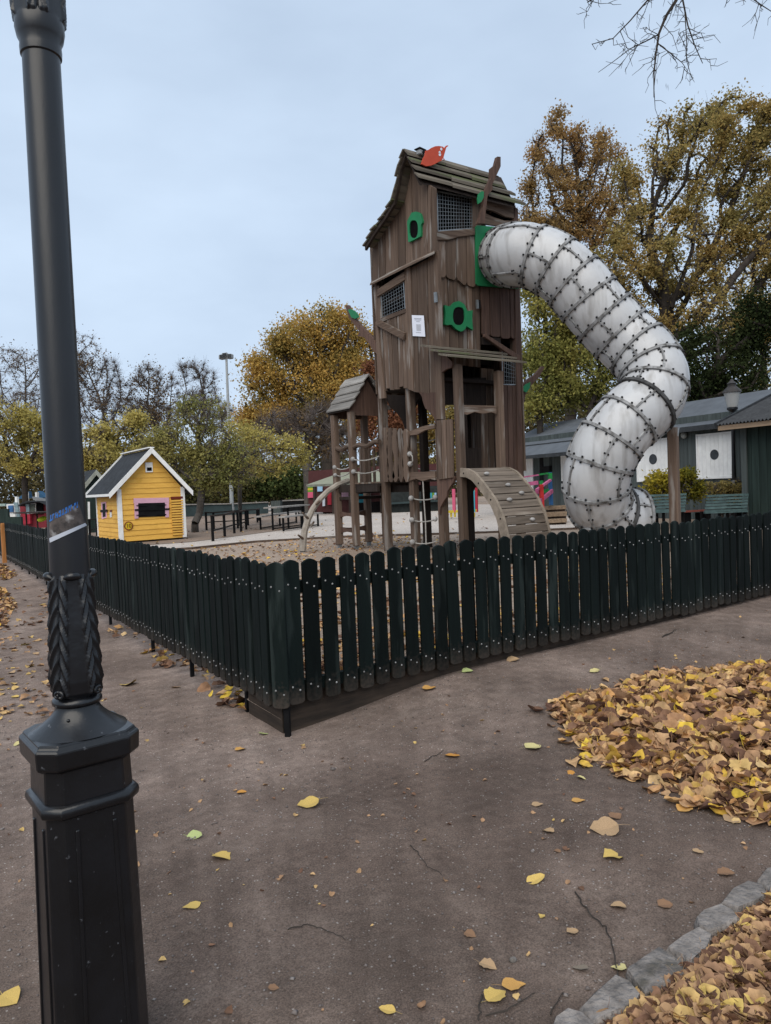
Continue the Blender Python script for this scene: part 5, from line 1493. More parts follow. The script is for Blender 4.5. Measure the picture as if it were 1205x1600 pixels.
tag(m.build('bag', M('lime_fabric', (.50, .62, .04), .7, bump=.3, bs=12, var=.2), smooth=True), 'crumpled lime green bag lying on the dark picnic table', 'bag')
# ------------------------------------------------------------------ long grey-green clubhouse on the right
BX = 18.5
TH = math.radians(-9.4)                                      # these buildings stand at a slight angle to the fence
def planeT(px, py, x, piv):
    """point on the building's own plane, in the building's unturned frame"""
    c_, s_ = math.cos(-TH), math.sin(-TH)
    rot_ = lambda v: np.array([v[0] * c_ - v[1] * s_, v[0] * s_ + v[1] * c_, v[2]])
    d = rot_(ray(px, py)); o = rot_(CAM - np.array([piv[0], piv[1], 0])) + np.array([piv[0], piv[1], 0])
    return o + d * ((x - o[0]) / d[0])
def planeC(px, py, x): return planeT(px, py, x, (BX, 11.4))
def BF(px, py, off=0.0): return planeC(px, py, BX - off)
club = empty('clubhouse', (BX, 11.4, HP), 'long low grey-green board clubhouse with white round-holed shutters and grey roof', 'building')
club.rotation_euler = (0, 0, TH)
y_lo, y_hi = 7.4, float(planeT(792, 740, 18.5, (18.5, 11.4))[1])
zE = float(BF(1085, 667)[2])
nB = int((y_hi - y_lo) / .14)
# wall boards that show largest are parts, the rest of the wall is one sheet behind
m = MB(); m.box((BX + .06, (y_lo + y_hi) / 2, (HP + zE) / 2 + .15), (.08, y_hi - y_lo, zE - HP + .3)); m.build('wall_sheathing', green_wall, club)
for i in range(nB):
    y = y_lo + (i + .5) * .14
    if y > 21.5: break
    m = MB(); m.box((BX, y, (HP + zE) / 2 + .15), (.03 + .006 * (i % 2), .132, zE - HP + .3)); m.build('wall_board', green_wall, club)
m = MB(); m.box((BX + 4.5, (y_lo + y_hi) / 2, (HP + zE) / 2), (.1, y_hi - y_lo, zE - HP)); m.box((BX + 2.2, y_hi, (HP + zE) / 2), (4.4, .1, zE - HP)); m.box((BX + 2.2, y_lo, (HP + zE) / 2), (4.4, .1, zE - HP)); m.build('rear_walls', green_wall, club)
# roof: eaves in front of the wall, ridge behind
er = BX - .35
zE2 = float(planeC(1085, 667, er)[2]); zE3 = float(planeC(835, 694, er)[2]); zE2 = (zE2 + zE3) / 2
rx = BX + 2.2
zR = float((planeC(1125, 622, rx)[2] + planeC(860, 659.5, rx)[2]) / 2)
for (xa, za, xb, zb) in ((er, zE2, rx, zR), (rx, zR, BX + 4.8, zE2)):
    m = MB(); m.prism([(xa, y_lo - .4, za), (xb, y_lo - .4, zb), (xb, y_lo - .4, zb - .07), (xa, y_lo - .4, za - .07)], (0, y_hi - y_lo + .8, 0)); m.build('roof_slope', roof_grey, club)
m = MB(); m.bar((er - .01, y_lo - .4, zE2 - .06), (er - .01, y_hi + .4, zE2 - .06), .03, .14); m.build('fascia', M('dark_grey_fascia', (.05, .055, .06), .7, bump=0), club)
# porch roof over the steps
px0 = BX - 1.15
pa = planeC(884, 706, px0); 
zP = float(pa[2]); yP0 = float(pa[1]); yP1 = float(planeC(800, 713, px0)[1])
m = MB(); m.prism([(px0, yP0, zP), (er + .5, yP0, zE2 + .22), (er + .5, yP0, zE2 + .14), (px0, yP0, zP - .07)], (0, y_hi - yP0 + .5, 0)); m.build('porch_roof', roof_grey, club)
m = MB(); m.bar((px0, yP0, zP - .06), (px0, y_hi + .5, zP - .06), .03, .12); m.build('fascia', MATS['dark_grey_fascia'], club)
# white shutters with round dark holes
def shutter(x0, y0t, x1, y1t, y0b, y1b, hole=True):
    o = MB(); P = [BF(x, y, .06) for x, y in ((x0, y0t), (x1, y1t), (x1, y1b), (x0, y0b))]
    ya, yb = float(P[0][1] + P[3][1]) / 2, float(P[1][1] + P[2][1]) / 2
    zt, zb = float(P[0][2] + P[1][2]) / 2, float(P[2][2] + P[3][2]) / 2
    so = None
    nb = 8
    w = (ya - yb) / nb
    m = MB(); m.box((BX - .035, (ya + yb) / 2, (zt + zb) / 2), (.025, ya - yb, zt - zb)); so = m.build('shutter', whitep, club)
    for i in range(nb):
        m = MB(); m.box((BX - .058, yb + (i + .5) * w, (zt + zb) / 2), (.02, w - .006, zt - zb - .02)); m.build('shutter_board', whitep, so)
    for (a, b, c, d) in ((ya + .02, yb - .02, zt + .02, .05), (ya + .02, yb - .02, zb - .02, .06)):
        m = MB(); m.bar((BX - .06, a, c), (BX - .06, b, c), .05, d); m.build('frame_rail', whitep, so)
    for a in (ya + .02, yb - .02):
        m = MB(); m.bar((BX - .061, a, zb - .05), (BX - .061, a, zt + .05), .05, .05); m.build('frame_stile', whitep, so)
    if hole:
        m = MB(); cy, cz, r = (ya + yb) / 2, (zt + zb) / 2 + .03, (ya - yb) * .125
        m.prism([(BX - .074, cy + r * math.cos(t), cz + r * math.sin(t)) for t in np.linspace(0, 2 * math.pi, 25)[:-1]], (.006, 0, 0)); m.build('round_hole', M('dark_slate_disc', (.055, .062, .07), .6, bump=0) if 'dark_slate_disc' not in MATS else MATS['dark_slate_disc'], so)
shutter(1091, 681, 1144, 677, 746.5, 743.5)
shutter(997, 691, 1046, 686, 751, 748)
shutter(879, 707, 890, 706, 760, 759, False)
m = MB(); m.prism([BF(x, y, .05) for x, y in ((812, 712), (832, 711), (833, 766), (812, 768))], (.03, 0, 0)); m.build('white_door', whitep, club)
m = MB(); m.prism([BF(x, y, .06) for x, y in ((843, 711), (848, 710.5), (848.5, 792), (843.5, 793))], (.03, 0, 0)); m.build('dark_downpipe', black_m, club)
m = MB(); m.prism([BF(x, y, .12) for x, y in ((849, 712), (858, 711), (858, 740), (850, 741))], (.10, 0, 0)); m.build('meter_box', green_wall, club)
m = MB(); m.prism([BF(x, y, .14) for x, y in ((848, 729), (858.5, 728), (858.5, 738), (849, 739))], (.12, 0, 0)); m.build('letter_box', black_m, club)
wl = BF(1069, 680, .08)
m = MB(); m.ball(wl, .095, 14, 9, (.7, 1, 1)); m.build('wall_lamp', M('milky_glass_globe', (.40, .42, .40), .35, bump=0), club, smooth=True)

# steps with painted handrails
stp = empty('wooden_steps', tuple(ground(868, 816, HP)), 'wooden steps up to the clubhouse porch with pink, green and red rails', 'steps')
sx = 17.2
for i, (y0, y1, d) in enumerate(((811, 817, 20.3), (800, 807, 20.8), (790, 796, 21.3))):
    A = [atd(845 + i * 4, y0 + 1, d), atd(886, y0 - 1, d), atd(886, y1 - 1, d), atd(845 + i * 4, y1 + 1, d)]
    m = MB(); m.prism(A, tuple(_f * .5)); m.build('step', pale_wood, stp)
    m = MB(); m.prism([atd(846 + i * 4, y1 + 1, d + .15), atd(885, y1 - 1, d + .15), atd(885, y1 + 6, d + .15), atd(846 + i * 4, y1 + 7, d + .15)], tuple(_f * .05)); m.build('riser', wood_x, stp)
M('rail_red', (.50, .03, .03), .6, bump=0); M('rail_blue', (.03, .10, .24), .6, bump=0); M('rail_green', (.02, .24, .06), .6, bump=0); M('rail_pink', (.55, .14, .28), .6, bump=0)
def rl(x0, y0, x1, y1, w, h, mt, nm, d0=20.6, d1=20.6):
    m = MB(); m.bar(atd(x0, y0, d0), atd(x1, y1, d1), w, h); m.build(nm, MATS[mt], stp)
rl(845.5, 757, 847.5, 800, .10, .10, 'rail_red', 'post', 20.5, 20.5); rl(859, 738, 861.5, 789, .09, .09, 'rail_blue', 'post', 21.2, 21.2)
rl(859.3, 739, 859.8, 749, .095, .095, 'rail_green', 'post_top', 21.18, 21.18)
rl(842, 741.5, 860, 739, .06, .05, 'rail_green', 'rail', 21.2, 21.2); rl(843, 754.5, 849, 753.5, .05, .11, 'rail_green', 'rail', 21.0, 21.0); rl(847, 768, 858, 766, .05, .09, 'rail_green', 'rail', 21.0, 21.0)
rl(838, 766, 860, 750, .07, .06, 'rail_pink', 'hand_rail', 20.4, 21.1); rl(844, 783, 863, 767, .06, .11, 'rail_pink', 'rail', 20.4, 21.1)
rl(816, 757.5, 841, 754, .05, .11, 'rail_pink', 'rail', 20.8, 20.8); rl(828, 771.5, 843, 769, .05, .09, 'rail_pink', 'rail', 20.7, 20.7); rl(815, 746, 842, 742, .06, .04, 'rail_pink', 'hand_rail', 20.9, 20.9)

# ------------------------------------------------------------------ dark shed with corrugated roof at the right edge
SX = 16.4
def planeS(px, py, x): return planeT(px, py, x, (SX, 8.0))
sb = empty('corrugated_shed', (SX, 8.0, HP), 'dark green plank shed with black corrugated roof at the right edge', 'shed')
sb.rotation_euler = (0, 0, TH)
ye = float(planeS(1163, 700, SX)[1])
zs = float(planeS(1175, 668, SX)[2])
nb = 22
for i in range(nb):
    y = ye - (i + .5) * .2
    m = MB(); m.box((SX, y, (HP + zs) / 2 + .05), (.03 + .008 * (i % 2), .188, zs - HP + .1)); m.build('wall_board', dark_green_wall, sb)
m = MB(); m.box((SX + .05, ye - nb * .1, (HP + zs) / 2), (.05, nb * .2, zs - HP)); m.build('wall_sheathing', dark_green_wall, sb)
m = MB(); m.box((SX + 1.5, ye + .02, (HP + zs) / 2), (3.0, .05, zs - HP)); m.build('end_wall', dark_green_wall, sb)
m = MB(); m.box((SX - .02, ye - .02, (HP + zs) / 2), (.06, .14, zs - HP)); m.build('corner_board', green_wall, sb)
exx = SX - .45
pe1 = planeS(1121, 667.5, exx); yE1 = float(pe1[1]); zz1 = float(pe1[2])
rxx = SX + 2.2
ptp = planeS(1196, 609, rxx); zz2 = float(ptp[2])
# corrugated sheet
n_c = 70
V = []; ln = 6.5
for i in range(n_c * 4 + 1):
    y = yE1 - ln * i / (n_c * 4)
    dz = .026 * math.sin(2 * math.pi * i / 4)
    V += [(exx - .05, y, zz1 + .05 + dz), (rxx, y, zz2 + dz)]
m = MB(); m.add(V, [(2 * i, 2 * i + 2, 2 * i + 3, 2 * i + 1) for i in range(n_c * 4)]); m.build('corrugated_roof', corr, sb)
m = MB(); m.bar((exx, yE1 - .03, zz1 - .03), (exx, yE1 - ln, zz1 - .03), .035, .11); m.build('fascia', pale_wood, sb)
m = MB(); m.bar((exx - .06, yE1, zz1 + .04), (rxx, yE1, zz2 + .0), .06, .12); m.build('verge_board', tar, sb)
m = MB(); m.prism([(exx, yE1 - .1, zz1 - .02), (rxx, yE1 - .1, zz2 - .08), (rxx, yE1 - .1, zz2 - .12), (exx, yE1 - .1, zz1 - .05)], (0, -ln + .2, 0)); m.build('roof_lining', wood_dark, sb)

# ------------------------------------------------------------------ park lantern by the clubhouse
lb = atd(1148, 780, 18.6)
lan = empty('park_lantern', (lb[0], lb[1], HP), 'black park lantern with glass head standing between the benches and the corrugated shed', 'lamp post')
LD = 18.6
def lzz(py): return float(atd(1148, py, LD)[2])
pxm = LD / F
m = MB(); m.lathe([(.165, HP - .02), (.165, lzz(764)), (.18, lzz(763)), (.18, lzz(761)), (.11, lzz(758)), (.06, lzz(750))], (lb[0], lb[1], 0), 8); m.build('pedestal', iron, lan)
m = MB(); m.lathe([(.055, lzz(752)), (.045, lzz(700)), (.038, lzz(642))], (lb[0], lb[1], 0), 12); m.build('shaft', iron, lan, smooth=True)
gl = bpy.data.materials.new('lantern_glass'); gl.use_nodes = True
gb = gl.node_tree.nodes['Principled BSDF']; gb.inputs['Alpha'].default_value = .55; gb.inputs['Roughness'].default_value = .25; gb.inputs['Base Color'].default_value = (.45, .46, .46, 1)
m = MB(); m.lathe([(.12, lzz(638)), (.20, lzz(614)), (.195, lzz(614)), (.115, lzz(638))], (lb[0], lb[1], 0), 20); m.build('glass', gl, lan, smooth=True)
m = MB(); m.lathe([(.05, lzz(644)), (.13, lzz(640)), (.13, lzz(637)), (.06, lzz(632)), (.04, lzz(630))], (lb[0], lb[1], 0), 16); m.build('cradle', iron, lan, smooth=True)
m = MB(); m.lathe([(.225, lzz(614)), (.215, lzz(611)), (.10, lzz(604)), (.10, lzz(600)), (.125, lzz(600)), (.06, lzz(597)), (.02, lzz(593))], (lb[0], lb[1], 0), 20); m.build('lid', M('dark_grey_lantern_lid', (.07, .065, .065), .5, bump=0), lan, smooth=True)

# ------------------------------------------------------------------ benches in front of the clubhouse
def bench(label, x0, x1, d):
    root = empty('park_bench', tuple(ground((x0 + x1) / 2, 815, HP)), label, 'bench')
    sl_ = x1 - x0
    for i in range(6):
        ya = 773.5 + i * 4.7
        yo = lambda x: -.041 * (x - x0)
        ins = (5 - i) * -.35
        A = [(x0 + 1.5 - i * .9, ya), (x1 + 1 - i * .5, ya + yo(x1)), (x1 + 1 - i * .5, ya + 3.4 + yo(x1)), (x0 + 1.5 - i * .9, ya + 3.4)]
        m = MB(); m.prism([atd(x, y, d - .02 * (5 - i)) for x, y in A], tuple(_f * .03)); m.build('backrest_slat', teal, root)
    for i in range(4):
        A, B = atd(x0 - 3, 801.5, d + .05 + .11 * i), atd(x1 - 1.5, 801.5 - .041 * sl_, d + .05 + .11 * i)
        m = MB(); m.bar(A, B, .09, .03); m.build('seat_slat', teal, root)
    for x in (x0 + 4, (x0 + x1) / 2, x1 - 5):
        p = atd(x, 790, d + .1)
        for dz in (0, .42):
            q = p + _f * dz
            m = MB(); m.box((q[0], q[1], (HP + p[2]) / 2 - .1), (.05, .05, p[2] - HP - .1)); m.build('leg', ironblk, root)
bench('teal slatted park bench behind the timber prop of the slide', 1001, 1072, 17.0)
bench('teal slatted park bench behind the park lantern pedestal', 1104, 1169, 16.9)
rb_ = empty('low_red_bench', tuple(ground(1085, 812, HP)), 'low red-brown plank bench between the two teal benches', 'bench')
for i in range(3):
    m = MB(); m.bar(atd(1066, 799.5, 17.6 + .16 * i), atd(1101, 797.5, 17.6 + .16 * i), .14, .04); m.build('seat_plank', brick_red, rb_)
for x in (1070, 1096):
    p = atd(x, 800, 17.8); m = MB(); m.box((p[0], p[1], (HP + p[2]) / 2), (.06, .3, p[2] - HP - .02)); m.build('leg', ironblk, rb_)
# ------------------------------------------------------------------ trees
def grow(base, trunk_top, lobes, natt, step, seed, kill=1.6, infl=9.0, wig=.22):
    r = np.random.default_rng(seed)
    vol = np.array([l[3] * l[4] * l[5] for l in lobes]); cnt = np.maximum(6, (natt * vol / vol.sum()).astype(int))
    A = []
    for l, c in zip(lobes, cnt):
        v = r.normal(size=(c, 3)); v /= np.linalg.norm(v, axis=1)[:, None]
        v *= r.uniform(.15, 1, c)[:, None] ** (1 / 2.2)
        A.append(np.array(l[:3]) + v * np.array(l[3:6]))
    A = np.concatenate(A)
    base = np.array(base, float); top = np.array(trunk_top, float)
    n0 = max(3, int(np.linalg.norm(top - base) / step))
    t = np.linspace(0, 1, n0)[:, None]
    side = r.normal(size=3) * np.array([1, 1, 0]) * .25
    N = base + (top - base) * t + np.sin(t * 5 + r.uniform(0, 6)) * side * t * .5
    par = [-1] + list(range(n0 - 1))
    N = list(N)
    alive = np.ones(len(A), bool)
    nn = np.array(N)
    D = np.linalg.norm(A[:, None] - nn[None], axis=2); near = D.argmin(1); nd_ = D.min(1)
    for it in range(140):
        act = np.where(alive)[0]
        if len(act) == 0 or len(N) > 5200: break
        sel = act[nd_[act] < infl * step]
        if len(sel) == 0: sel = act[[nd_[act].argmin()]]
        idx = near[sel]
        vec = A[sel] - np.array(N)[idx]
        vec /= np.linalg.norm(vec, axis=1)[:, None] + 1e-9
        u, inv = np.unique(idx, return_inverse=True)
        S = np.zeros((len(u), 3)); np.add.at(S, inv, vec)
        S += r.normal(size=S.shape) * wig + np.array([0, 0, .10])
        S /= np.linalg.norm(S, axis=1)[:, None] + 1e-9
        new = np.array(N)[u] + S * step
        s0 = len(N)
        N.extend(list(new)); par.extend(list(u))
        Dn = np.linalg.norm(A[:, None] - new[None], axis=2)
        m_ = Dn.min(1); am = Dn.argmin(1)
        b = m_ < nd_
        near[b] = s0 + am[b]; nd_[b] = m_[b]
        alive &= nd_ > kill * step
        if it > 4 and len(new) == 1 and len(sel) == 1 and nd_[sel[0]] > 0:
            if np.linalg.norm(new[0] - N[par[-2]]) < 1e-6: alive[sel] = False
        # attractors nobody can reach any more
        stale = alive & (near < s0 - 400) & (nd_ < 1.9 * step)
        alive[stale] = False
    N = np.array(N); par = np.array(par)
    rad = np.zeros(len(N)); ch = np.zeros(len(N), int)
    for i in range(1, len(N)): ch[par[i]] += 1
    acc = np.where(ch == 0, 1.0, 0.0)
    for i in range(len(N) - 1, 0, -1):
        acc[par[i]] += acc[i]
    return N, par, ch, acc

def tree(name, label, base, trunk_top, lobes, r0, leaf, nleaf, lsize, seed, natt=700, step=.35, spread=.35, bk=bark, tip=.012, twigs=0, group=None, cat='tree', twig_len=.5, droop=0.0, wig=.22, clump=.8):
    N, par, ch, acc = grow(base, trunk_top, lobes, natt, step, seed, wig=wig)
    r = np.random.default_rng(seed + 1)
    rad = tip + (r0 - tip) * (acc / acc[0]) ** .48
    n = len(N)
    root = empty(name, tuple(base), label, cat, group)
    # limbs
    K = 6
    d = np.zeros((n, 3)); d[1:] = N[1:] - N[par[1:]]; d[0] = (0, 0, 1)
    d /= np.linalg.norm(d, axis=1)[:, None] + 1e-9
    ref = np.tile(np.array([.31, .95, .05]), (n, 1))
    a = np.cross(d, ref); a /= np.linalg.norm(a, axis=1)[:, None] + 1e-9
    b = np.cross(d, a)
    ang = np.arange(K) * 2 * math.pi / K
    ringv = N[:, None] + rad[:, None, None] * (np.cos(ang)[None, :, None] * a[:, None] + np.sin(ang)[None, :, None] * b[:, None])
    V = ringv.reshape(-1, 3)
    # each limb starts from a ring of its own size on its parent
    st = N[par[1:]][:, None] + np.minimum(rad[1:], rad[par[1:]])[:, None, None] * 1.08 * (np.cos(ang)[None, :, None] * a[1:, None] + np.sin(ang)[None, :, None] * b[1:, None])
    V2 = st.reshape(-1, 3)
    off = len(V)
    i1 = np.arange(1, n)
    k = np.arange(K); k2 = (k + 1) % K
    p = off + (i1 - 1)[:, None] * K
    c = i1[:, None] * K
    Q = np.stack([p + k, p + k2, c + k2, c + k], -1).reshape(-1, 4)
    npmesh('trunk', np.concatenate([V, V2]), Q, bk, root, smooth=True)
    tips = np.where(rad < np.quantile(rad, .72))[0]
    if twigs:
        tn = r.choice(tips, twigs)
        dirv = d[tn] * .8 + r.normal(size=(twigs, 3)) * .7 + np.array([0, 0, .25 - droop]); dirv /= np.linalg.norm(dirv, axis=1)[:, None]
        L_ = r.uniform(.35, 1, twigs)[:, None] * twig_len
        s0 = N[tn]; mid = s0 + dirv * L_ * .5 + r.normal(size=(twigs, 3)) * .05 * L_
        e = s0 + dirv * L_ + r.normal(size=(twigs, 3)) * .2 * L_ - np.array([0, 0, droop * .5]) * L_
        w = np.cross(dirv, r.normal(size=(twigs, 3))); w /= np.linalg.norm(w, axis=1)[:, None]
        w0 = w * max(tip, .0065) * .85
        VV = np.stack([s0 - w0, s0 + w0, mid + w0 * .7, mid - w0 * .7, e + w0 * .3, e - w0 * .3], 1).reshape(-1, 3)
        bse = np.arange(twigs)[:, None] * 6
        QQ = np.concatenate([bse + np.array([0, 1, 2, 3]), bse + np.array([3, 2, 4, 5])])
        npmesh('twigs', VV, QQ, twig_m, root)
    if nleaf:
        cl_w = r.gamma(clump, 1.0, len(tips)) + .02
        tn = r.choice(tips, nleaf, p=cl_w / cl_w.sum())
        pos = N[tn] + r.normal(size=(nleaf, 3)) * spread * np.array([1, 1, .8]) - np.array([0, 0, droop * .4]) * r.random((nleaf, 1))
        nor = r.normal(size=(nleaf, 3)) + np.array([0, 0, .7]); nor /= np.linalg.norm(nor, axis=1)[:, None]
        t1 = np.cross(nor, r.normal(size=(nleaf, 3))); t1 /= np.linalg.norm(t1, axis=1)[:, None]
        t2 = np.cross(nor, t1)
        s = lsize * r.uniform(.55, 1.25, nleaf)[:, None]
        VV = np.stack([pos - t1 * s * .5, pos + t2 * s * .42 + nor * s * .08, pos + t1 * s * .6, pos - t2 * s * .42 + nor * s * .08], 1).reshape(-1, 3)
        QQ = np.arange(nleaf * 4).reshape(-1, 4)
        npmesh('crown', VV, QQ, leaf, root)
    return root

def lob(px, py, rx, ry, d, flat=.9):
    c = atd(px, py, d); s = d / F
    return (c[0], c[1], c[2], rx * s, rx * s * flat, ry * s)
def foot(px, d, z=HP):
    p = atd(px, 800, d); return np.array([p[0], p[1], z])
def tt(px, py, d): return atd(px, py, d)

lf_olive = leafmat('olive_brown_leaves', [(.16, .145, .055), (.25, .215, .08), (.35, .27, .10), (.43, .30, .105), (.33, .21, .09)])
lf_orange = leafmat('rust_orange_leaves', [(.23, .165, .075), (.33, .225, .095), (.41, .255, .105), (.33, .18, .085)])
lf_yg = leafmat('yellow_green_leaves', [(.12, .14, .045), (.20, .205, .06), (.31, .285, .085), (.42, .34, .10)])
lf_gold = leafmat('golden_leaves', [(.15, .145, .05), (.26, .21, .07), (.42, .295, .09), (.56, .355, .095), (.48, .28, .085)])
lf_yg2 = leafmat('pale_yellow_green_leaves', [(.16, .175, .06), (.24, .24, .085), (.35, .315, .11), (.44, .37, .13)])
lf_dark = leafmat('dark_evergreen_leaves', [(.012, .018, .008), (.025, .034, .014), (.045, .055, .022)], trans=.15)
lf_yel = leafmat('pale_yellow_leaves', [(.23, .21, .08), (.37, .32, .10), (.52, .43, .14), (.60, .49, .17)])
lf_brown = leafmat('dry_brown_leaves', [(.09, .065, .04), (.16, .11, .06), (.22, .145, .07)])
lf_red = leafmat('russet_leaves', [(.12, .055, .03), (.22, .10, .055), (.30, .13, .075)])
lf_bush = leafmat('bush_leaves', [(.07, .085, .02), (.18, .17, .03), (.40, .32, .04), (.50, .36, .05)])

# far belt of woodland closing the view at ground level
def belt(name, pxs, d, n, ls, mat, seed, kind='stuff'):
    r = np.random.default_rng(seed)
    pos = []
    for (x0, x1, y0, y1) in pxs:
        k = int(n * (x1 - x0) * (y1 - y0) / sum((a[1] - a[0]) * (a[3] - a[2]) for a in pxs))
        X = r.uniform(x0, x1, k); T = r.random(k) ** 1.2
        topj = y0 + 14 * np.sin(X * .05 + seed) + 9 * np.sin(X * .13 + 2 * seed)
        Y = y1 + (topj - y1) * T
        dd = d + r.uniform(-4, 6, k)
        pos.append(CAM + (_f[None] + _R[None] * ((X - 602.5) / F)[:, None] + _U[None] * ((800 - Y) / F)[:, None]) * dd[:, None])
    pos = np.concatenate(pos); nl = len(pos)
    nor = r.normal(size=(nl, 3)); nor /= np.linalg.norm(nor, axis=1)[:, None]
    t1 = np.cross(nor, r.normal(size=(nl, 3))); t1 /= np.linalg.norm(t1, axis=1)[:, None]; t2 = np.cross(nor, t1)
    s = ls * r.uniform(.5, 1.3, nl)[:, None]
    VV = np.stack([pos - t1 * s * .5, pos + t2 * s * .4, pos + t1 * s * .6, pos - t2 * s * .4], 1).reshape(-1, 3)
    o = npmesh(name, VV, np.arange(nl * 4).reshape(-1, 4), mat)
    return o
lf_far = leafmat('far_wood_leaves', [(.045, .042, .028), (.085, .075, .045), (.13, .11, .05), (.10, .07, .045)], trans=.2)
tag(belt('distant_wood', [(-120, 760, 706, 800), (780, 1330, 600, 760)], 72, 95000, .36, lf_far, 5), 'dim brown-green wood beyond the playground', 'woodland', kind='stuff')

# right: big trees behind the clubhouse
D = 31
tree('maple_tree', 'big olive-brown maple rising behind the clubhouse and slide bend', foot(1058, D), tt(1048, 520, D),
     [lob(1090, 240, 85, 85, D), lob(1155, 215, 70, 75, D), lob(1015, 285, 62, 62, D), lob(1050, 400, 110, 70, D), lob(1165, 380, 80, 90, D), lob(965, 440, 70, 55, D), lob(1115, 500, 105, 60, D), lob(1250, 330, 90, 130, D), lob(985, 520, 60, 50, D), lob(1000, 370, 60, 60, D), lob(1180, 300, 60, 60, D)],
     .42, lf_olive, 80000, .11, 11, natt=1900, step=.36, spread=.24, twigs=3500, clump=.5)
D = 35
tree('maple_tree', 'rust-leaved tree with thin crown right behind the tower roof', foot(892, D), tt(890, 440, D),
     [lob(868, 230, 50, 50, D), lob(932, 245, 45, 50, D), lob(850, 300, 42, 45, D), lob(915, 320, 60, 50, D), lob(880, 375, 70, 45, D), lob(960, 340, 45, 50, D), lob(830, 340, 30, 50, D), lob(930, 420, 60, 50, D)],
     .30, lf_orange, 32000, .11, 12, natt=1200, step=.34, spread=.22, twigs=3000, clump=.5)
D = 28
tree('young_tree', 'yellow-green tree just right of the tower, behind the clubhouse roof', foot(852, D), tt(850, 640, D),
     [lob(850, 560, 45, 60, D), lob(835, 625, 35, 40, D), lob(880, 610, 40, 45, D), lob(860, 500, 42, 35, D), lob(840, 470, 30, 30, D)], .13, lf_yg, 19000, .105, 13, natt=500, step=.28, spread=.25, twigs=400)
tree('young_tree', 'yellow-green tree under the slide, behind the clubhouse roof', foot(925, D), tt(925, 640, D),
     [lob(925, 600, 45, 45, D), lob(965, 625, 40, 30, D), lob(905, 545, 40, 45, D), lob(950, 560, 42, 40, D), lob(900, 500, 40, 40, D), lob(985, 590, 40, 40, D)], .13, lf_yg, 19000, .105, 14, natt=500, step=.28, spread=.25, twigs=400)
D = 26
tree('yew_tree', 'dark evergreen tree crowding behind the slide bend and clubhouse roof', foot(1100, D), tt(1100, 610, D),
     [lob(1100, 560, 62, 52, D), lob(1150, 590, 60, 40, D), lob(1075, 615, 50, 35, D), lob(1130, 620, 60, 25, D), lob(1180, 520, 40, 60, D)], .22, lf_dark, 20000, .10, 15, natt=600, step=.28, spread=.3)
D = 40
tree('birch_tree', 'thin half-bare tree at the right edge behind the corrugated shed', foot(1200, D), tt(1195, 520, D),
     [lob(1190, 470, 60, 90, D), lob(1230, 420, 60, 90, D), lob(1195, 580, 50, 40, D)], .2, lf_yel, 3500, .15, 16, natt=600, step=.4, spread=.3, twigs=2200, bk=bark_light)
# middle: golden tree
D = 50
tree('golden_tree', 'large golden tree left of the tower behind the small hut', foot(515, D), tt(512, 680, D),
     [lob(485, 540, 62, 52, D), lob(545, 545, 52, 52, D), lob(430, 590, 52, 45, D), lob(500, 610, 75, 48, D), lob(565, 595, 45, 50, D), lob(402, 635, 34, 32, D), lob(515, 497, 40, 24, D), lob(450, 650, 60, 35, D), lob(560, 650, 45, 35, D)],
     .5, lf_gold, 70000, .155, 21, natt=1500, step=.55, spread=.48, twigs=800, clump=.6)
D = 44
tree('russet_tree', 'small russet tree showing between the hut roof and the tower', foot(592, D), tt(592, 690, D),
     [lob(592, 600, 24, 40, D), lob(585, 660, 34, 45, D), lob(630, 650, 35, 40, D)], .15, lf_red, 9000, .15, 22, natt=300, step=.4, spread=.3)
D = 47
tree('olive_tree', 'olive-leaved tree glimpsed through the open legs of the tower', foot(662, D), tt(662, 720, D),
     [lob(650, 665, 36, 44, D), lob(692, 650, 36, 44, D), lob(636, 712, 36, 30, D), lob(700, 715, 34, 30, D)], .2, lf_olive, 16000, .16, 27, natt=400, step=.45, spread=.4)
# left middle: small trees in the yard
D = 24.2
tree('linden_tree', 'small yellow-green tree with forked trunk right of the yellow kiosk', ground(305, 832, HP), tt(308, 803, D),
     [lob(285, 690, 44, 36, D), lob(340, 695, 42, 36, D), lob(315, 648, 46, 24, D), lob(245, 700, 28, 24, D), lob(385, 712, 36, 24, D), lob(340, 745, 46, 16, D), lob(270, 735, 30, 18, D)],
     .115, lf_yg2, 15000, .078, 23, natt=1000, step=.22, spread=.20, twigs=2500, clump=.35, bk=bark_light, tip=.009)
D = 27
tree('linden_tree', 'slim yellow-leaved tree behind the black queue railing', ground(375, 822, HP), tt(376, 740, D),
     [lob(395, 690, 36, 28, D), lob(440, 700, 40, 24, D), lob(365, 680, 26, 26, D), lob(410, 735, 36, 16, D), lob(470, 715, 24, 14, D)], .075, lf_yel, 6500, .085, 24, natt=350, step=.26, spread=.22, twigs=500, bk=bark_light, tip=.009)
D = 38
tree('bare_tree', 'grey half-bare tree with pale trunk left of the striped stall', foot(484, D), tt(479, 720, D),
     [lob(480, 670, 48, 32, D), lob(435, 675, 42, 32, D), lob(525, 690, 40, 26, D), lob(500, 650, 40, 26, D)], .24, lf_brown, 2200, .16, 25, natt=600, step=.4, spread=.4, twigs=4200, bk=bark_light, twig_len=.9, tip=.016)
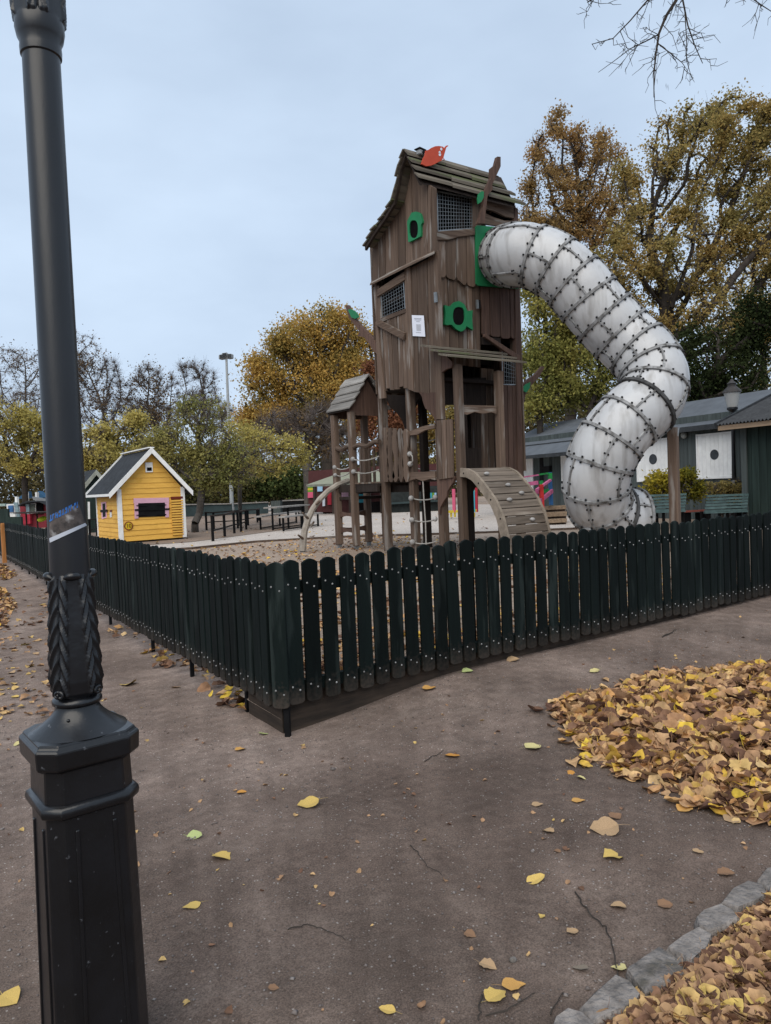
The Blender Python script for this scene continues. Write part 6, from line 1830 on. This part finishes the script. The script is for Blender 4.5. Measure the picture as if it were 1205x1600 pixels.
# left back: half-bare trees
D = 58
for i, (fx, lb_, lbl, nl, lf) in enumerate((
        (245, [(232, 592, 26, 26), (266, 606, 18, 22), (240, 650, 42, 30), (205, 640, 22, 22)], 'half-bare brown tree showing left of the floodlight mast', 4200, lf_brown),
        (312, [(298, 582, 22, 22), (328, 590, 16, 24), (310, 635, 40, 28), (350, 650, 24, 24)], 'bare grey tree beside the floodlight mast', 1200, lf_brown),
        (168, [(172, 578, 18, 24), (188, 612, 20, 30), (155, 640, 36, 36), (130, 590, 26, 40)], 'twiggy bare tree above the dark shed roof', 2200, lf_brown),
        (40, [(10, 562, 34, 26), (50, 580, 30, 40), (105, 555, 36, 40), (40, 640, 60, 40), (142, 545, 18, 34)], 'big weeping bare tree at the left edge behind the lamp post', 3000, lf_brown))):
    tree('bare_tree', lbl, foot(fx, D), tt(fx, 680, D), [lob(*l, D) for l in lb_], .13, lf, nl, .14, 30 + i, natt=1500, step=.42, spread=.5, twigs=8500, twig_len=.8, tip=.0085, wig=.16, bk=bark_light, group=None, droop=.5 if i == 3 else 0.0)
D = 36
tree('yellow_tree', 'yellow-leaved tree at the left edge behind the red waggon stall', foot(38, D), tt(40, 745, D),
     [lob(25, 700, 40, 36, D), lob(80, 712, 34, 34, D), lob(0, 650, 36, 32, D), lob(110, 725, 34, 24, D), lob(50, 655, 22, 22, D), lob(95, 670, 18, 20, D)], .14, lf_yel, 15000, .12, 41, natt=900, step=.34, spread=.26, twigs=2500, clump=.35)
tree('yellow_tree', 'yellow-leaved tree above the dark shed and yellow kiosk', foot(178, D), tt(178, 745, D),
     [lob(160, 690, 32, 28, D), lob(205, 668, 26, 30, D), lob(185, 718, 46, 22, D), lob(140, 720, 30, 30, D), lob(225, 700, 24, 26, D), lob(175, 655, 16, 18, D)], .14, lf_yel, 13000, .12, 42, natt=900, step=.34, spread=.26, twigs=2500, clump=.35)
# hedge and bushes
D = 47
tree('evergreen_bush', 'dark green bush behind the teal barriers', foot(440, D), tt(440, 775, D), [lob(440, 755, 34, 22, D), lob(408, 765, 30, 20, D), lob(465, 765, 26, 20, D)], .1, leafmat('deep_green_leaves', [(.03, .045, .018), (.06, .08, .03), (.10, .12, .04)], trans=.2), 9000, .2, 51, natt=250, step=.4, spread=.4, cat='bush')
D = 46
tree('thicket', 'brown-green thicket behind the barrier and mast', foot(310, D), tt(310, 785, D), [lob(290, 765, 50, 24, D), lob(350, 768, 50, 24, D), lob(240, 765, 40, 26, D)], .1, leafmat('thicket_leaves', [(.05, .05, .025), (.10, .10, .04), (.17, .14, .05)], trans=.2), 9000, .2, 52, natt=250, step=.4, spread=.45, twigs=1500, cat='bush')
D = 18.3
tree('garden_bush', 'yellow-green bush against the clubhouse, by the slide prop', foot(1048, D), tt(1048, 790, D), [lob(1030, 760, 30, 22, D), lob(1068, 758, 26, 24, D), lob(1082, 775, 16, 14, D)], .04, lf_bush, 4200, .075, 53, natt=350, step=.12, spread=.10, cat='bush', tip=.006, twigs=500, twig_len=.2)
tree('garden_bush', 'thin olive bush under the rightmost white shutter', foot(1130, D), tt(1130, 790, D), [lob(1125, 765, 24, 14, D), lob(1155, 762, 18, 16, D)], .04, lf_olive, 1900, .06, 54, natt=250, step=.12, spread=.10, cat='bush', tip=.006, twigs=700, twig_len=.22)

# twigs of a tree that stands outside the picture to the right
D = 6.0
troot = foot(2300, 7.0, 0.05)
ov = empty('overhanging_tree', tuple(troot), 'bare dark branch hanging into the sky at the top right corner', 'tree')
m = MB()
lim = [troot, troot + np.array([0, 0, 2.5]), atd(1900, -260, 6.8), atd(1500, -240, 6.4), atd(1220, -140, 6.1), atd(1075, -45, D)]
m.tube(lim, [.22, .19, .12, .08, .045, .018], 10); m.build('trunk', bark, ov, smooth=True)
rr2 = random.Random(9)
tw = MB(); lf2 = MB()
def twig(pts, r0, r1, lev=0, d=D):
    P = [p if len(p) == 3 else atd(p[0], p[1], d) for p in pts]
    n = len(P)
    tw.tube(P, [r0 + (r1 - r0) * i / (n - 1) for i in range(n)], 5)
    if lev < 2:
        L_ = sum(np.linalg.norm(np.array(b) - np.array(a)) for a, b in zip(P[:-1], P[1:]))
        for k in range(int(L_ / (.075 if lev == 0 else .06))):
            i = rr2.randrange(n - 1); t = rr2.random()
            p = np.array(P[i]) * (1 - t) + np.array(P[i + 1]) * t
            dv = np.array(P[i + 1]) - np.array(P[i]); dv = dv / np.linalg.norm(dv)
            q = dv * rr2.uniform(.2, .7) + np.array([rr2.gauss(0, 1) for _ in range(3)]) * .6 + np.array([0, 0, -.1]); q /= np.linalg.norm(q)
            ln_ = rr2.uniform(.06, .26) * (1 if lev == 0 else .5)
            a = p + q * ln_ * .5 + np.array([rr2.gauss(0, .012) for _ in range(3)])
            b = p + q * ln_ + np.array([rr2.gauss(0, .03) for _ in range(3)])
            twig([p, a, b], .0034 if lev == 0 else .0026, .0014, lev + 1)
start = (1075, -45)
twig([start, (1057, 0), (1041, 25), (1030, 52), (1025, 85), (1022, 115), (1022, 152)], .016, .004)
twig([start, (1030, -20), (1008, 5), (985, 32), (958, 60), (925, 69)], .009, .003)
twig([(1029, 54), (1008, 65), (985, 76), (960, 95), (935, 113)], .006, .002)
twig([start, (1067, 0), (1075, 40), (1086, 72), (1098, 99)], .009, .003)
twig([(1070, 14), (1073, 60), (1073, 95), (1081, 122)], .005, .002)
twig([(1028, 68), (1050, 85), (1066, 98), (1074, 110)], .005, .002)
twig([start, (1120, -40), (1165, -10), (1190, 8), (1212, 22)], .008, .003, 0, 6.0)
twig([start, (1000, -40), (940, -8), (918, 4)], .006, .002)
tw.build('twigs', twig_m if False else bark, ov)
for (x, y) in ((1078, 18), (1072, 47), (1059, 66), (1027, 127), (1041, 135), (1044, 137), (1048, 94), (1068, 52)):
    c = atd(x, y, D); s = .028
    q = [c + np.array([0, 0, s]), c + np.array([s * .5, s * .3, 0]), c + np.array([.004, 0, -s]), c + np.array([-s * .5, -.2 * s, .1 * s])]
    lf2.add(q, [(0, 1, 2, 3)])
lf2.build('withered_leaves', wood_dark, ov)
# ------------------------------------------------------------------ kerb stones, fallen leaves, twigs and grit on the path
kerb = bpy.data.objects.new('kerb', None); COL.objects.link(kerb); kerb['kind'] = 'structure'
kp = ground(1050, 1480); kerb.location = (kp[0], kp[1], 0)
kr = random.Random(2)
def zg(x, y): return float(hout(np.array(x), np.array(y)))
k0_, k1_ = ground(1165, 1395, .03), ground(1265, 1348, .03)
kd = (k1_ - k0_) / 2.0; kn = np.array([-kd[1], kd[0], 0]) * .42
kx = tuple([k1_ + kd * (i + .55) - kn * kr.uniform(.9, 1.1), k1_ + kd * (i + 1.45) - kn, k1_ + kd * (i + 1.48) + kn * .8, k1_ + kd * (i + 1.0) + kn * kr.uniform(.9, 1.1), k1_ + kd * (i + .53) + kn] for i in range(9))
for q in ([(850, 1640), (868, 1592), (886, 1577), (912, 1584), (938, 1612), (920, 1640)],
          [(902, 1580), (930, 1550), (962, 1524), (985, 1532), (1004, 1556), (996, 1570), (955, 1592), (928, 1600)],
          [(979, 1514), (1006, 1496), (1030, 1480), (1048, 1490), (1077, 1516), (1062, 1530), (1008, 1552)],
          [(1041, 1482), (1064, 1464), (1092, 1449), (1114, 1462), (1107, 1480), (1080, 1508)],
          [(1086, 1436), (1100, 1424), (1128, 1413), (1148, 1424), (1156, 1436), (1130, 1452), (1108, 1458), (1092, 1449)],
          [(1126, 1411), (1146, 1388), (1168, 1374), (1190, 1380), (1200, 1396), (1178, 1410), (1152, 1420)],
          [(1184, 1372), (1198, 1358), (1222, 1350), (1246, 1362), (1240, 1378), (1205, 1390)],
          [(1232, 1350), (1262, 1330), (1296, 1345), (1270, 1366), (1246, 1370)]) + kx:
    P = [ground(p[0], p[1], .03) if len(p) == 2 else p for p in q]
    c = np.mean(P, axis=0)
    m = MB()
    n = len(P)
    V = []
    for sc, z in ((1.03, -.08), (1.05, .004), (1.0, .026 + kr.uniform(-.003, .004)), (.90, .034 + kr.uniform(-.003, .004))):
        for p in P:
            V.append((c[0] + (p[0] - c[0]) * sc + kr.uniform(-.003, .003), c[1] + (p[1] - c[1]) * sc + kr.uniform(-.003, .003), z + kr.uniform(-.003, .003) + zg(*c[:2])))
    Fs = [(i * n + k, i * n + (k + 1) % n, (i + 1) * n + (k + 1) % n, (i + 1) * n + k) for i in range(3) for k in range(n)]
    Fs.append(tuple(range(3 * n, 4 * n)))
    m.add(V, Fs)
    m.build('kerb_stone', stone_m, kerb, smooth=True)

# leaf shapes
def leaf_shape(seed, kind=0):
    r = random.Random(seed)
    n = 7
    up, lo_ = [], []
    mid = []
    wid = r.uniform(.34, .48)
    curl = r.uniform(-.7, 1.3); fold = r.uniform(-.1, .6); tw_ = r.uniform(-.7, .7)
    for i in range(n + 1):
        t = i / n
        w = wid * (math.sin(math.pi * min(1, t * .93 + .07)) ** .75) * (1.25 - .5 * t) * r.uniform(.76, 1.14)
        if i == n: w = .01
        if i == 0: w *= .55
        x = t - .5
        z = curl * (x * x) * .8
        a = tw_ * x
        mid.append((x, 0, z))
        up.append((x + r.uniform(-.02, .02), w * math.cos(a), z + fold * w + w * math.sin(a) + r.uniform(-.05, .05)))
        lo_.append((x + r.uniform(-.02, .02), -w * math.cos(a), z + fold * w - w * math.sin(a) + r.uniform(-.03, .03)))
    V = mid + up + lo_ + [(-.5, .012, mid[0][2]), (-.5, -.012, mid[0][2]), (-.72, .05 + .008, mid[0][2] + .03), (-.72, .05 - .008, mid[0][2] + .03), (-.92, .09, mid[0][2]), (-.92, .078, mid[0][2])]
    zmin = min(v[2] for v in V)
    V = [(x, y, z - zmin) for x, y, z in V]
    N1 = n + 1
    Fs = []
    for i in range(n):
        Fs += [(i, i + 1, N1 + i + 1, N1 + i), (i + 1, i, 2 * N1 + i, 2 * N1 + i + 1)]
    b_ = 3 * N1
    Fs += [(b_, b_ + 1, b_ + 3, b_ + 2), (b_ + 2, b_ + 3, b_ + 5, b_ + 4)]
    return V, Fs
SH = [leaf_shape(100 + i) for i in range(12)]
def leafsurf(name, cols, island):
    m = leafmat(name, cols, trans=.12, vs=3.0, island=island, spread=.9, mott=2.2 if not island else 30.0)
    t = m.node_tree
    return m
pile_cols = [(.07, .038, .028), (.15, .085, .06), (.26, .15, .095), (.12, .066, .05), (.36, .21, .125), (.48, .29, .16), (.58, .38, .20), (.40, .23, .135), (.60, .34, .14), (.66, .46, .24), (.66, .42, .08), (.74, .54, .08)]
lm_pile = leafsurf('mixed_fallen_leaves', pile_cols, False)
lm_pile_i = leafsurf('mixed_fallen_leaf_mass', pile_cols, True)
bed_cols = [(.09, .05, .038), (.20, .115, .075), (.13, .075, .055), (.27, .155, .10), (.36, .22, .13), (.45, .285, .16), (.34, .20, .12), (.50, .32, .17), (.56, .38, .16), (.64, .46, .14)]
lm_bed = leafsurf('brown_fallen_leaves', bed_cols, False)
lm_bed_i = leafsurf('brown_fallen_leaf_mass', bed_cols, True)
def shmesh(k, mat, nm='leaf'):
    m = MB(); m.add(*SH[k]); me = m.mesh(nm, mat, smooth=True, recalc=False); return me

def inpoly(x, y, poly):
    c = False
    for (x0, y0), (x1, y1) in zip(poly, poly[1:] + poly[:1]):
        if (y0 > y) != (y1 > y) and x < (x1 - x0) * (y - y0) / (y1 - y0) + x0: c = not c
    return c
def edge_d(x, y, poly):
    b = 1e9
    for (x0, y0), (x1, y1) in zip(poly, poly[1:] + poly[:1]):
        ex, ey = x1 - x0, y1 - y0; t = max(0, min(1, ((x - x0) * ex + (y - y0) * ey) / (ex * ex + ey * ey + 1e-9)))
        b = min(b, math.hypot(x - x0 - ex * t, y - y0 - ey * t))
    return b

def mass(name, P, S, R, mat, parent):
    """many leaves joined in one part: positions P, sizes S, euler R"""
    VV, TT_ = [], []
    off = 0
    for i in range(len(P)):
        V, Fs = SH[i % len(SH)]
        ca, sa = math.cos(R[i][2]), math.sin(R[i][2]); tx, ty = R[i][0], R[i][1]
        v = np.array(V) * S[i]
        y = v[:, 1] * math.cos(tx) - v[:, 2] * math.sin(tx); z = v[:, 1] * math.sin(tx) + v[:, 2] * math.cos(tx); x = v[:, 0]
        x2 = x * math.cos(ty) + z * math.sin(ty); z2 = -x * math.sin(ty) + z * math.cos(ty)
        VV.append(np.stack([x2 * ca - y * sa + P[i][0], x2 * sa + y * ca + P[i][1], z2 + P[i][2]], 1))
        TT_.append(np.array(Fs) + off); off += len(V)
    o = npmesh(name, np.concatenate(VV), np.concatenate(TT_), mat, parent, smooth=True)
    o['kind'] = 'stuff'
    return o

def pile(name, label, pxpoly, hmax, rise, n_obj, n_mass, size, mo, mi, seed, edge_out=.0, tilt=.5, view=None):
    r = random.Random(seed)
    poly = [tuple(ground(x, y)[:2]) for x, y in pxpoly]
    xs_ = [p[0] for p in poly]; ys_ = [p[1] for p in poly]
    root = empty(name, (sum(xs_) / len(xs_), sum(ys_) / len(ys_), 0), label, 'leaf pile')
    def sample():
        while True:
            x, y = r.uniform(min(xs_), max(xs_)), r.uniform(min(ys_), max(ys_))
            if inpoly(x, y, poly): return x, y
    def ht(x, y):
        return hmax * float(sm(edge_d(x, y, poly) / rise)) * (.75 + .25 * math.sin(x * 7 + 1) * math.cos(y * 6))
    P, S, R = [], [], []
    for i in range(n_mass):
        x, y = sample(); h = ht(x, y)
        P.append((x, y, zg(x, y) + h * r.uniform(.55, 1.0) + .002)); S.append(size * r.uniform(.6, 1.2)); R.append((r.gauss(0, tilt), r.gauss(0, tilt), r.uniform(0, 6.28)))
    for i in range(int(n_mass * .06)):                       # strays round the rim
        k_ = r.randrange(len(poly)); (x0, y0), (x1, y1) = poly[k_], poly[(k_ + 1) % len(poly)]; t = r.random(); s_ = abs(r.gauss(0, .05)) * (1 if rise > .2 else .25)
        cx_, cy_ = root.location[0], root.location[1]
        x, y = x0 + (x1 - x0) * t, y0 + (y1 - y0) * t; d_ = math.hypot(x - cx_, y - cy_)
        x += (x - cx_) / d_ * s_; y += (y - cy_) / d_ * s_
        P.append((x, y, zg(x, y) + .003)); S.append(size * r.uniform(.5, 1.1)); R.append((r.gauss(0, .2), r.gauss(0, .2), r.uniform(0, 6.28)))
    mass('leaf_mass', P, S, R, mi, root)
    mes = [shmesh(k, mo) for k in range(12)]
    for i in range(n_obj):
        x, y = sample()
        if view:
            for _ in range(40):
                if view(x, y): break
                x, y = sample()
        h = ht(x, y)
        inst('leaf', mes[r.randrange(12)], (x, y, zg(x, y) + h * 1.0 + .006), (r.gauss(0, tilt * .8), r.gauss(0, tilt * .8), r.uniform(0, 6.28)), root, size * r.uniform(.75, 1.3))
    return root
def inframe(x, y):
    v = np.array([x, y, .05]) - CAM; z = v @ _f
    px, py = 602.5 + F * (v @ _R) / z, 800 - F * (v @ _U) / z
    return 0 < px < 1205 and py < 1600
pile('leaf_pile', 'heap of yellow and brown leaves raked together on the gravel', [(872, 1132), (900, 1112), (960, 1097), (1035, 1072), (1125, 1060), (1205, 1046), (1330, 1030), (1520, 1040), (1560, 1190), (1440, 1320), (1330, 1320), (1205, 1283), (1130, 1262), (1062, 1238), (988, 1212), (930, 1190), (905, 1160)],
     .11, .5, 290, 4300, .098, lm_pile, lm_pile_i, 3, view=inframe, tilt=.55)
pile('leaf_bed', 'bed of brown leaves beyond the kerb stones in the bottom right corner', [(895, 1640), (940, 1600), (1000, 1566), (1062, 1526), (1110, 1482), (1158, 1436), (1205, 1398), (1300, 1352), (1500, 1268), (1760, 1420), (1600, 1760), (1000, 1800)],
     .045, .12, 260, 4200, .060, lm_bed, lm_bed_i, 4, view=inframe, tilt=.4)
pile('leaf_drift', 'drift of leaves at the left edge under the orange post', [(-60, 884), (0, 882), (12, 890), (24, 900), (8, 906), (-60, 908)], .05, .6, 30, 500, .11, lm_pile, lm_pile_i, 5)
pile('leaf_drift', 'drift of leaves along the left edge of the path', [(-90, 915), (0, 918), (14, 932), (20, 946), (12, 960), (6, 985), (-90, 1030)], .06, .5, 60, 700, .10, lm_pile, lm_pile_i, 6)

# leaves caught along the fence
def drift(label, spots, n, seed, mo=lm_pile, size=.075, w=(10, 6)):
    r = random.Random(seed)
    P0 = ground(*spots[0])
    root = empty('leaf_drift', (P0[0], P0[1], 0), label, 'leaf pile')
    mes = [shmesh(k, mo) for k in range(12)]
    for i in range(n):
        s = spots[r.randrange(len(spots))]
        p = ground(s[0] + r.gauss(0, w[0]), s[1] + r.gauss(0, w[1]))
        inst('leaf', mes[r.randrange(12)], (p[0], p[1], zg(p[0], p[1]) + .004 + r.random() * .02), (r.gauss(0, .35), r.gauss(0, .35), r.uniform(0, 6.28)), root, size * r.uniform(.7, 1.3))
drift('leaves caught under the path-side fence near the lamp post', [(178, 988), (190, 995), (232, 1018), (246, 1030), (262, 1040)], 26, 11, size=.09, w=(8, 4))
drift('leaves caught under the path-side fence close to the corner', [(325, 1078), (338, 1084), (350, 1092), (360, 1098), (375, 1100)], 16, 12, size=.085, w=(7, 4))
drift('few yellow leaves lying against the retaining board right of the corner', [(590, 1098), (605, 1095), (620, 1091), (575, 1103)], 9, 13, size=.085, w=(9, 2))

# leaf litter inside the fence
r = random.Random(21)
P, S, R = [], [], []
for i in range(2600):
    x = 2.1 + 7 * r.random() ** 1.3; y = 4.25 + 5.5 * r.random() ** 1.8
    dx_, dy_ = x - FX - TB * (y - FY), y - FY - .09
    P.append((x, y + TA * x, float(hin(np.array(dx_), np.array(dy_))) + .006)); S.append(.085 * r.uniform(.6, 1.2)); R.append((r.gauss(0, .25), r.gauss(0, .25), r.uniform(0, 6.28)))
for i in range(1500):
    x = r.uniform(4, 11); y = r.uniform(9, 16.5)
    P.append((x, y, HP + .008)); S.append(.07 * r.uniform(.5, 1.2)); R.append((r.gauss(0, .25), r.gauss(0, .25), r.uniform(0, 6.28)))
for i in range(260):
    p = ground(r.uniform(150, 760), r.uniform(803, 860), HP)
    P.append((p[0], p[1], HP + .014)); S.append(.09 * r.uniform(.6, 1.2)); R.append((r.gauss(0, .2), r.gauss(0, .2), r.uniform(0, 6.28)))
tag(mass('leaf_litter', P, S, R, lm_pile_i, None), 'yellow and brown leaf litter strewn over the sand inside the fence', 'leaves', kind='stuff')

# single leaves on the gravel
def flat_mat(name, c): return M(name, c, .7, var=.3, vs=30, bump=.15, bs=60, rnd=.04, bdist=.003)
LC = dict(yellow=flat_mat('yellow_leaf', (.62, .43, .13)), pale=flat_mat('pale_leaf', (.60, .52, .24)), tan=flat_mat('tan_leaf', (.42, .28, .16)), brown=flat_mat('brown_leaf', (.25, .145, .085)),
          orange=flat_mat('orange_leaf', (.52, .25, .06)), green=flat_mat('pale_green_leaf', (.42, .48, .20)), grey=flat_mat('grey_brown_leaf', (.20, .165, .13)), amber=flat_mat('amber_leaf', (.60, .33, .10)))
leaves = [
    (482, 1258, 34, 'yellow', 'large yellow leaf alone in the middle of the gravel below the fence corner'),
    (305, 1307, 27, 'green', 'pale green-yellow leaf, upper of three leaves right of the lamp pedestal'),
    (347, 1341, 33, 'yellow', 'yellow leaf, middle of three leaves right of the lamp pedestal'),
    (299, 1417, 29, 'yellow', 'yellow leaf, lowest of three leaves right of the lamp pedestal'),
    (378, 1239, 15, 'orange', 'tiny orange leaf left of the large yellow leaf on the gravel'),
    (834, 1165, 27, 'pale', 'pale round leaf just left of the leaf heap'),
    (707, 1181, 25, 'orange', 'rust-orange leaf on the gravel below the right fence'),
    (957, 1340, 35, 'yellow', 'upper of two yellow leaves between the leaf heap and the kerb'),
    (838, 1376, 32, 'yellow', 'lower left of two yellow leaves between the leaf heap and the kerb'),
    (944, 1297, 44, 'tan', 'large tan leaf lying flat just below the leaf heap'),
    (962, 1277, 25, 'brown', 'brown curled leaf above the large tan leaf'),
    (904, 1252, 21, 'amber', 'amber leaf left of the heap, below a tiny orange one'),
    (893, 1208, 12, 'orange', 'tiny orange leaf at the left edge of the leaf heap'),
    (909, 1217, 15, 'pale', 'small pale leaf beside a tiny orange one, left of the heap'),
    (840, 1258, 18, 'tan', 'small tan leaf between the pale round leaf and the lower yellow one'),
    (856, 1300, 20, 'tan', 'small tan leaf left of the large tan leaf'),
    (966, 1417, 25, 'tan', 'folded tan leaf between the yellow leaves and the kerb'),
    (895, 1457, 22, 'tan', 'small folded tan leaf beside the long curved twig'),
    (966, 1514, 24, 'pale', 'pale leaf at the end of the long twig by the kerb'),
    (907, 1515, 25, 'grey', 'grey-brown leaf near the kerb, left of the long twig'),
    (763, 1511, 29, 'tan', 'round tan leaf near the bottom edge beside a grey pebble'),
    (776, 1558, 38, 'yellow', 'yellow-tan round leaf at the bottom edge touching an orange curled one'),
    (803, 1541, 38, 'amber', 'orange-brown curled leaf at the bottom edge beside a round yellow-tan one'),
    (605, 1580, 27, 'yellow', 'yellow leaf at the bottom edge in the middle of the picture'),
    (15, 1563, 40, 'yellow', 'yellow leaf at the bottom left corner beside the lamp pedestal'),
    (428, 1545, 17, 'brown', 'small brown leaf scrap near the bottom edge, left of the middle'),
    (200, 1070, 27, 'yellow', 'yellow leaf right of the lamp collar, on the path'),
    (275, 1075, 15, 'tan', 'small tan leaf near the path-side fence'),
    (376, 1172, 17, 'amber', 'small amber leaf below the path-side fence end'),
    (412, 1148, 16, 'green', 'small grey-green leaf next to the fence corner'),
    (731, 1050, 17, 'green', 'small pale green leaf under the right fence'),
    (928, 1046, 17, 'pale', 'small pale yellow leaf in front of the right fence'),
    (802, 1033, 19, 'tan', 'small tan leaf close under the right fence'),
    (671, 1073, 20, 'amber', 'curled amber leaf near the retaining board'),
    (1092, 1332, 20, 'tan', 'small tan leaf below the right end of the leaf heap'),
    (1145, 1281, 30, 'tan', 'pinkish tan leaf at the lower rim of the leaf heap'),
    (1072, 1265, 28, 'amber', 'bright amber leaf dropped just below the leaf heap'),
    (1040, 1415, 24, 'brown', 'dark brown leaf just above the kerb stones'),
    (1135, 1366, 26, 'brown', 'brown leaf above the second kerb stone from the right edge'),
    (1105, 1051, 17, 'tan', 'small tan leaf behind the leaf heap'),
    (870, 1331, 12, 'brown', 'tiny brown scrap between two yellow leaves'),
    (735, 1462, 20, 'brown', 'brown leaf scrap with a curved stalk left of the tan round leaf'),
    (30, 1163, 15, 'pale', 'small pale leaf left of the lamp pedestal cap'),
    (25, 1090, 15, 'yellow', 'small yellow leaf on the path left of the lamp collar'),
    (18, 1052, 13, 'tan', 'small tan leaf by the left picture edge beside the lamp collar'),
    (56, 1022, 11, 'tan', 'tiny tan leaf between the lamp collar and the left drift'),
    (40, 1008, 15, 'pale', 'pale leaf beyond the lamp collar on the path'),
    (68, 946, 14, 'yellow', 'small yellow leaf behind the lamp shaft on the far path'),
]
lrand = random.Random(77)
for i, (x, y, w, c, lb_) in enumerate(leaves):
    p = ground(x, y); d = float((p - CAM) @ _f)
    p = ground(x, y, zg(p[0], p[1])); sz = w * d / F
    me = shmesh(lrand.randrange(12), LC[c], 'fallen_leaf')
    o = inst('fallen_leaf', me, (p[0], p[1], zg(p[0], p[1]) + .003), (lrand.gauss(0, .12), lrand.gauss(0, .12), YAW - math.pi / 2 + lrand.uniform(-.6, .6) + (math.pi if lrand.random() < .5 else 0)), None, (sz * 1.0, sz * 1.05, sz * .55))
    tag(o, lb_, 'leaf', 'single leaves on the gravel')
# crumbs of leaf too small to tell apart
P, S, R = [], [], []
r = random.Random(31)
for i in range(1100):
    x, y = r.uniform(-1, 7.5), r.uniform(.7, 6)
    if x > FX - .3 and y > 3.8: continue
    P.append((x, y, zg(x, y) + .002)); S.append(r.uniform(.008, .03)); R.append((r.gauss(0, .3), r.gauss(0, .3), r.uniform(0, 6.28)))
for i in range(330):
    p = ground(r.uniform(-60, 140), r.uniform(905, 1130)); P.append((p[0], p[1], .004)); S.append(r.uniform(.03, .085)); R.append((r.gauss(0, .2), r.gauss(0, .2), r.uniform(0, 6.28)))
tag(mass('leaf_crumbs', P, S, R, lm_bed_i, None), 'crumbs and scraps of dry leaf on the gravel', 'leaves', kind='stuff')

# twigs
def ground_twig(label, pts, r0):
    P = []
    r0 *= .7
    q = []
    for (a0_, b0_), (a1_, b1_) in zip(pts[:-1], pts[1:]):
        for t in (0, .25, .5, .75):
            q.append((a0_ + (a1_ - a0_) * t + lrand.gauss(0, 1.3), b0_ + (b1_ - b0_) * t + lrand.gauss(0, 1.0)))
    pts = q + [pts[-1]]
    for k, (x, y) in enumerate(pts):
        p = ground(x, y); P.append((p[0], p[1], zg(p[0], p[1]) + r0 * .8 + (.004 if 0 < k < len(pts) - 1 else 0)))
    m = MB(); m.tube(P, [r0 * (1 - .5 * i / (len(P) - 1)) for i in range(len(P))], 6)
    tag(m.build('fallen_twig', bark, smooth=True), label, 'twig', 'twigs on the gravel')
ground_twig('long curved twig reaching from the gravel down over the kerb stones', [(900, 1398), (912, 1420), (930, 1438), (946, 1452), (958, 1478), (965, 1520), (966, 1560), (962, 1598)], .0042)
ground_twig('thin twig beside a brown scrap right of the middle of the gravel', [(640, 1325), (655, 1342), (668, 1358), (690, 1370)], .003)
ground_twig('dark thin twig lying in the middle of the gravel, lower half', [(450, 1457), (470, 1453), (490, 1453), (515, 1462), (540, 1473)], .0032)
ground_twig('twig near the bottom edge running to the kerb', [(860, 1590), (872, 1570), (880, 1555)], .0035)
ground_twig('short thick twig at the bottom edge under the yellow-tan leaf', [(751, 1560), (750, 1580), (748, 1600)], .0045)
ground_twig('long thin twig at the bottom edge under the curled leaf', [(760, 1592), (790, 1586), (815, 1572), (836, 1556)], .0032)
ground_twig('small dark twig on the gravel in front of the right fence', [(1035, 1018), (1046, 1014), (1058, 1008)], .008)
ground_twig('small twig near the amber leaf below the fence', [(662, 1197), (678, 1190), (694, 1180)], .0035)
p = ground(802, 1504); m = MB(); m.ball((p[0], p[1], .008), .011, 10, 7, (1.2, 1, .8))
tag(m.build('pebble', stone_m, smooth=True), 'grey pebble beside the round tan leaf near the bottom edge', 'pebble')
# grit and small stones
r2_ = np.random.default_rng(5)
n = 36000
gx = r2_.uniform(-1.2, 6.5, n); gy = .5 + r2_.random(n) ** 1.3 * 5.2
ok = ~((gx > FX - .05) & (gy > FY + .02))
gx, gy = gx[ok], gy[ok]; n = len(gx)
gs = r2_.gamma(1.5, .0012, n) + .0010
gz = hout(gx, gy)
oct_ = np.array([(1, 0, 0), (-1, 0, 0), (0, 1, 0), (0, -1, 0), (0, 0, .7), (0, 0, -.7)], float)
tri = np.array([(0, 2, 4), (2, 1, 4), (1, 3, 4), (3, 0, 4), (2, 0, 5), (1, 2, 5), (3, 1, 5), (0, 3, 5)])
V = np.stack([gx, gy, gz + gs * .3], 1)[:, None] + oct_[None] * gs[:, None, None] * r2_.uniform(.6, 1.3, (n, 6, 1))
T = (np.arange(n)[:, None, None] * 6 + tri[None]).reshape(-1, 3)
grit_m = leafmat('mixed_grit', [(.05, .042, .04), (.11, .095, .088), (.17, .145, .135), (.24, .215, .20), (.44, .42, .40)], trans=0.0)
tag(npmesh('gravel', V.reshape(-1, 3), T, grit_m), 'loose grit and small stones on the path', 'gravel', kind='stuff')
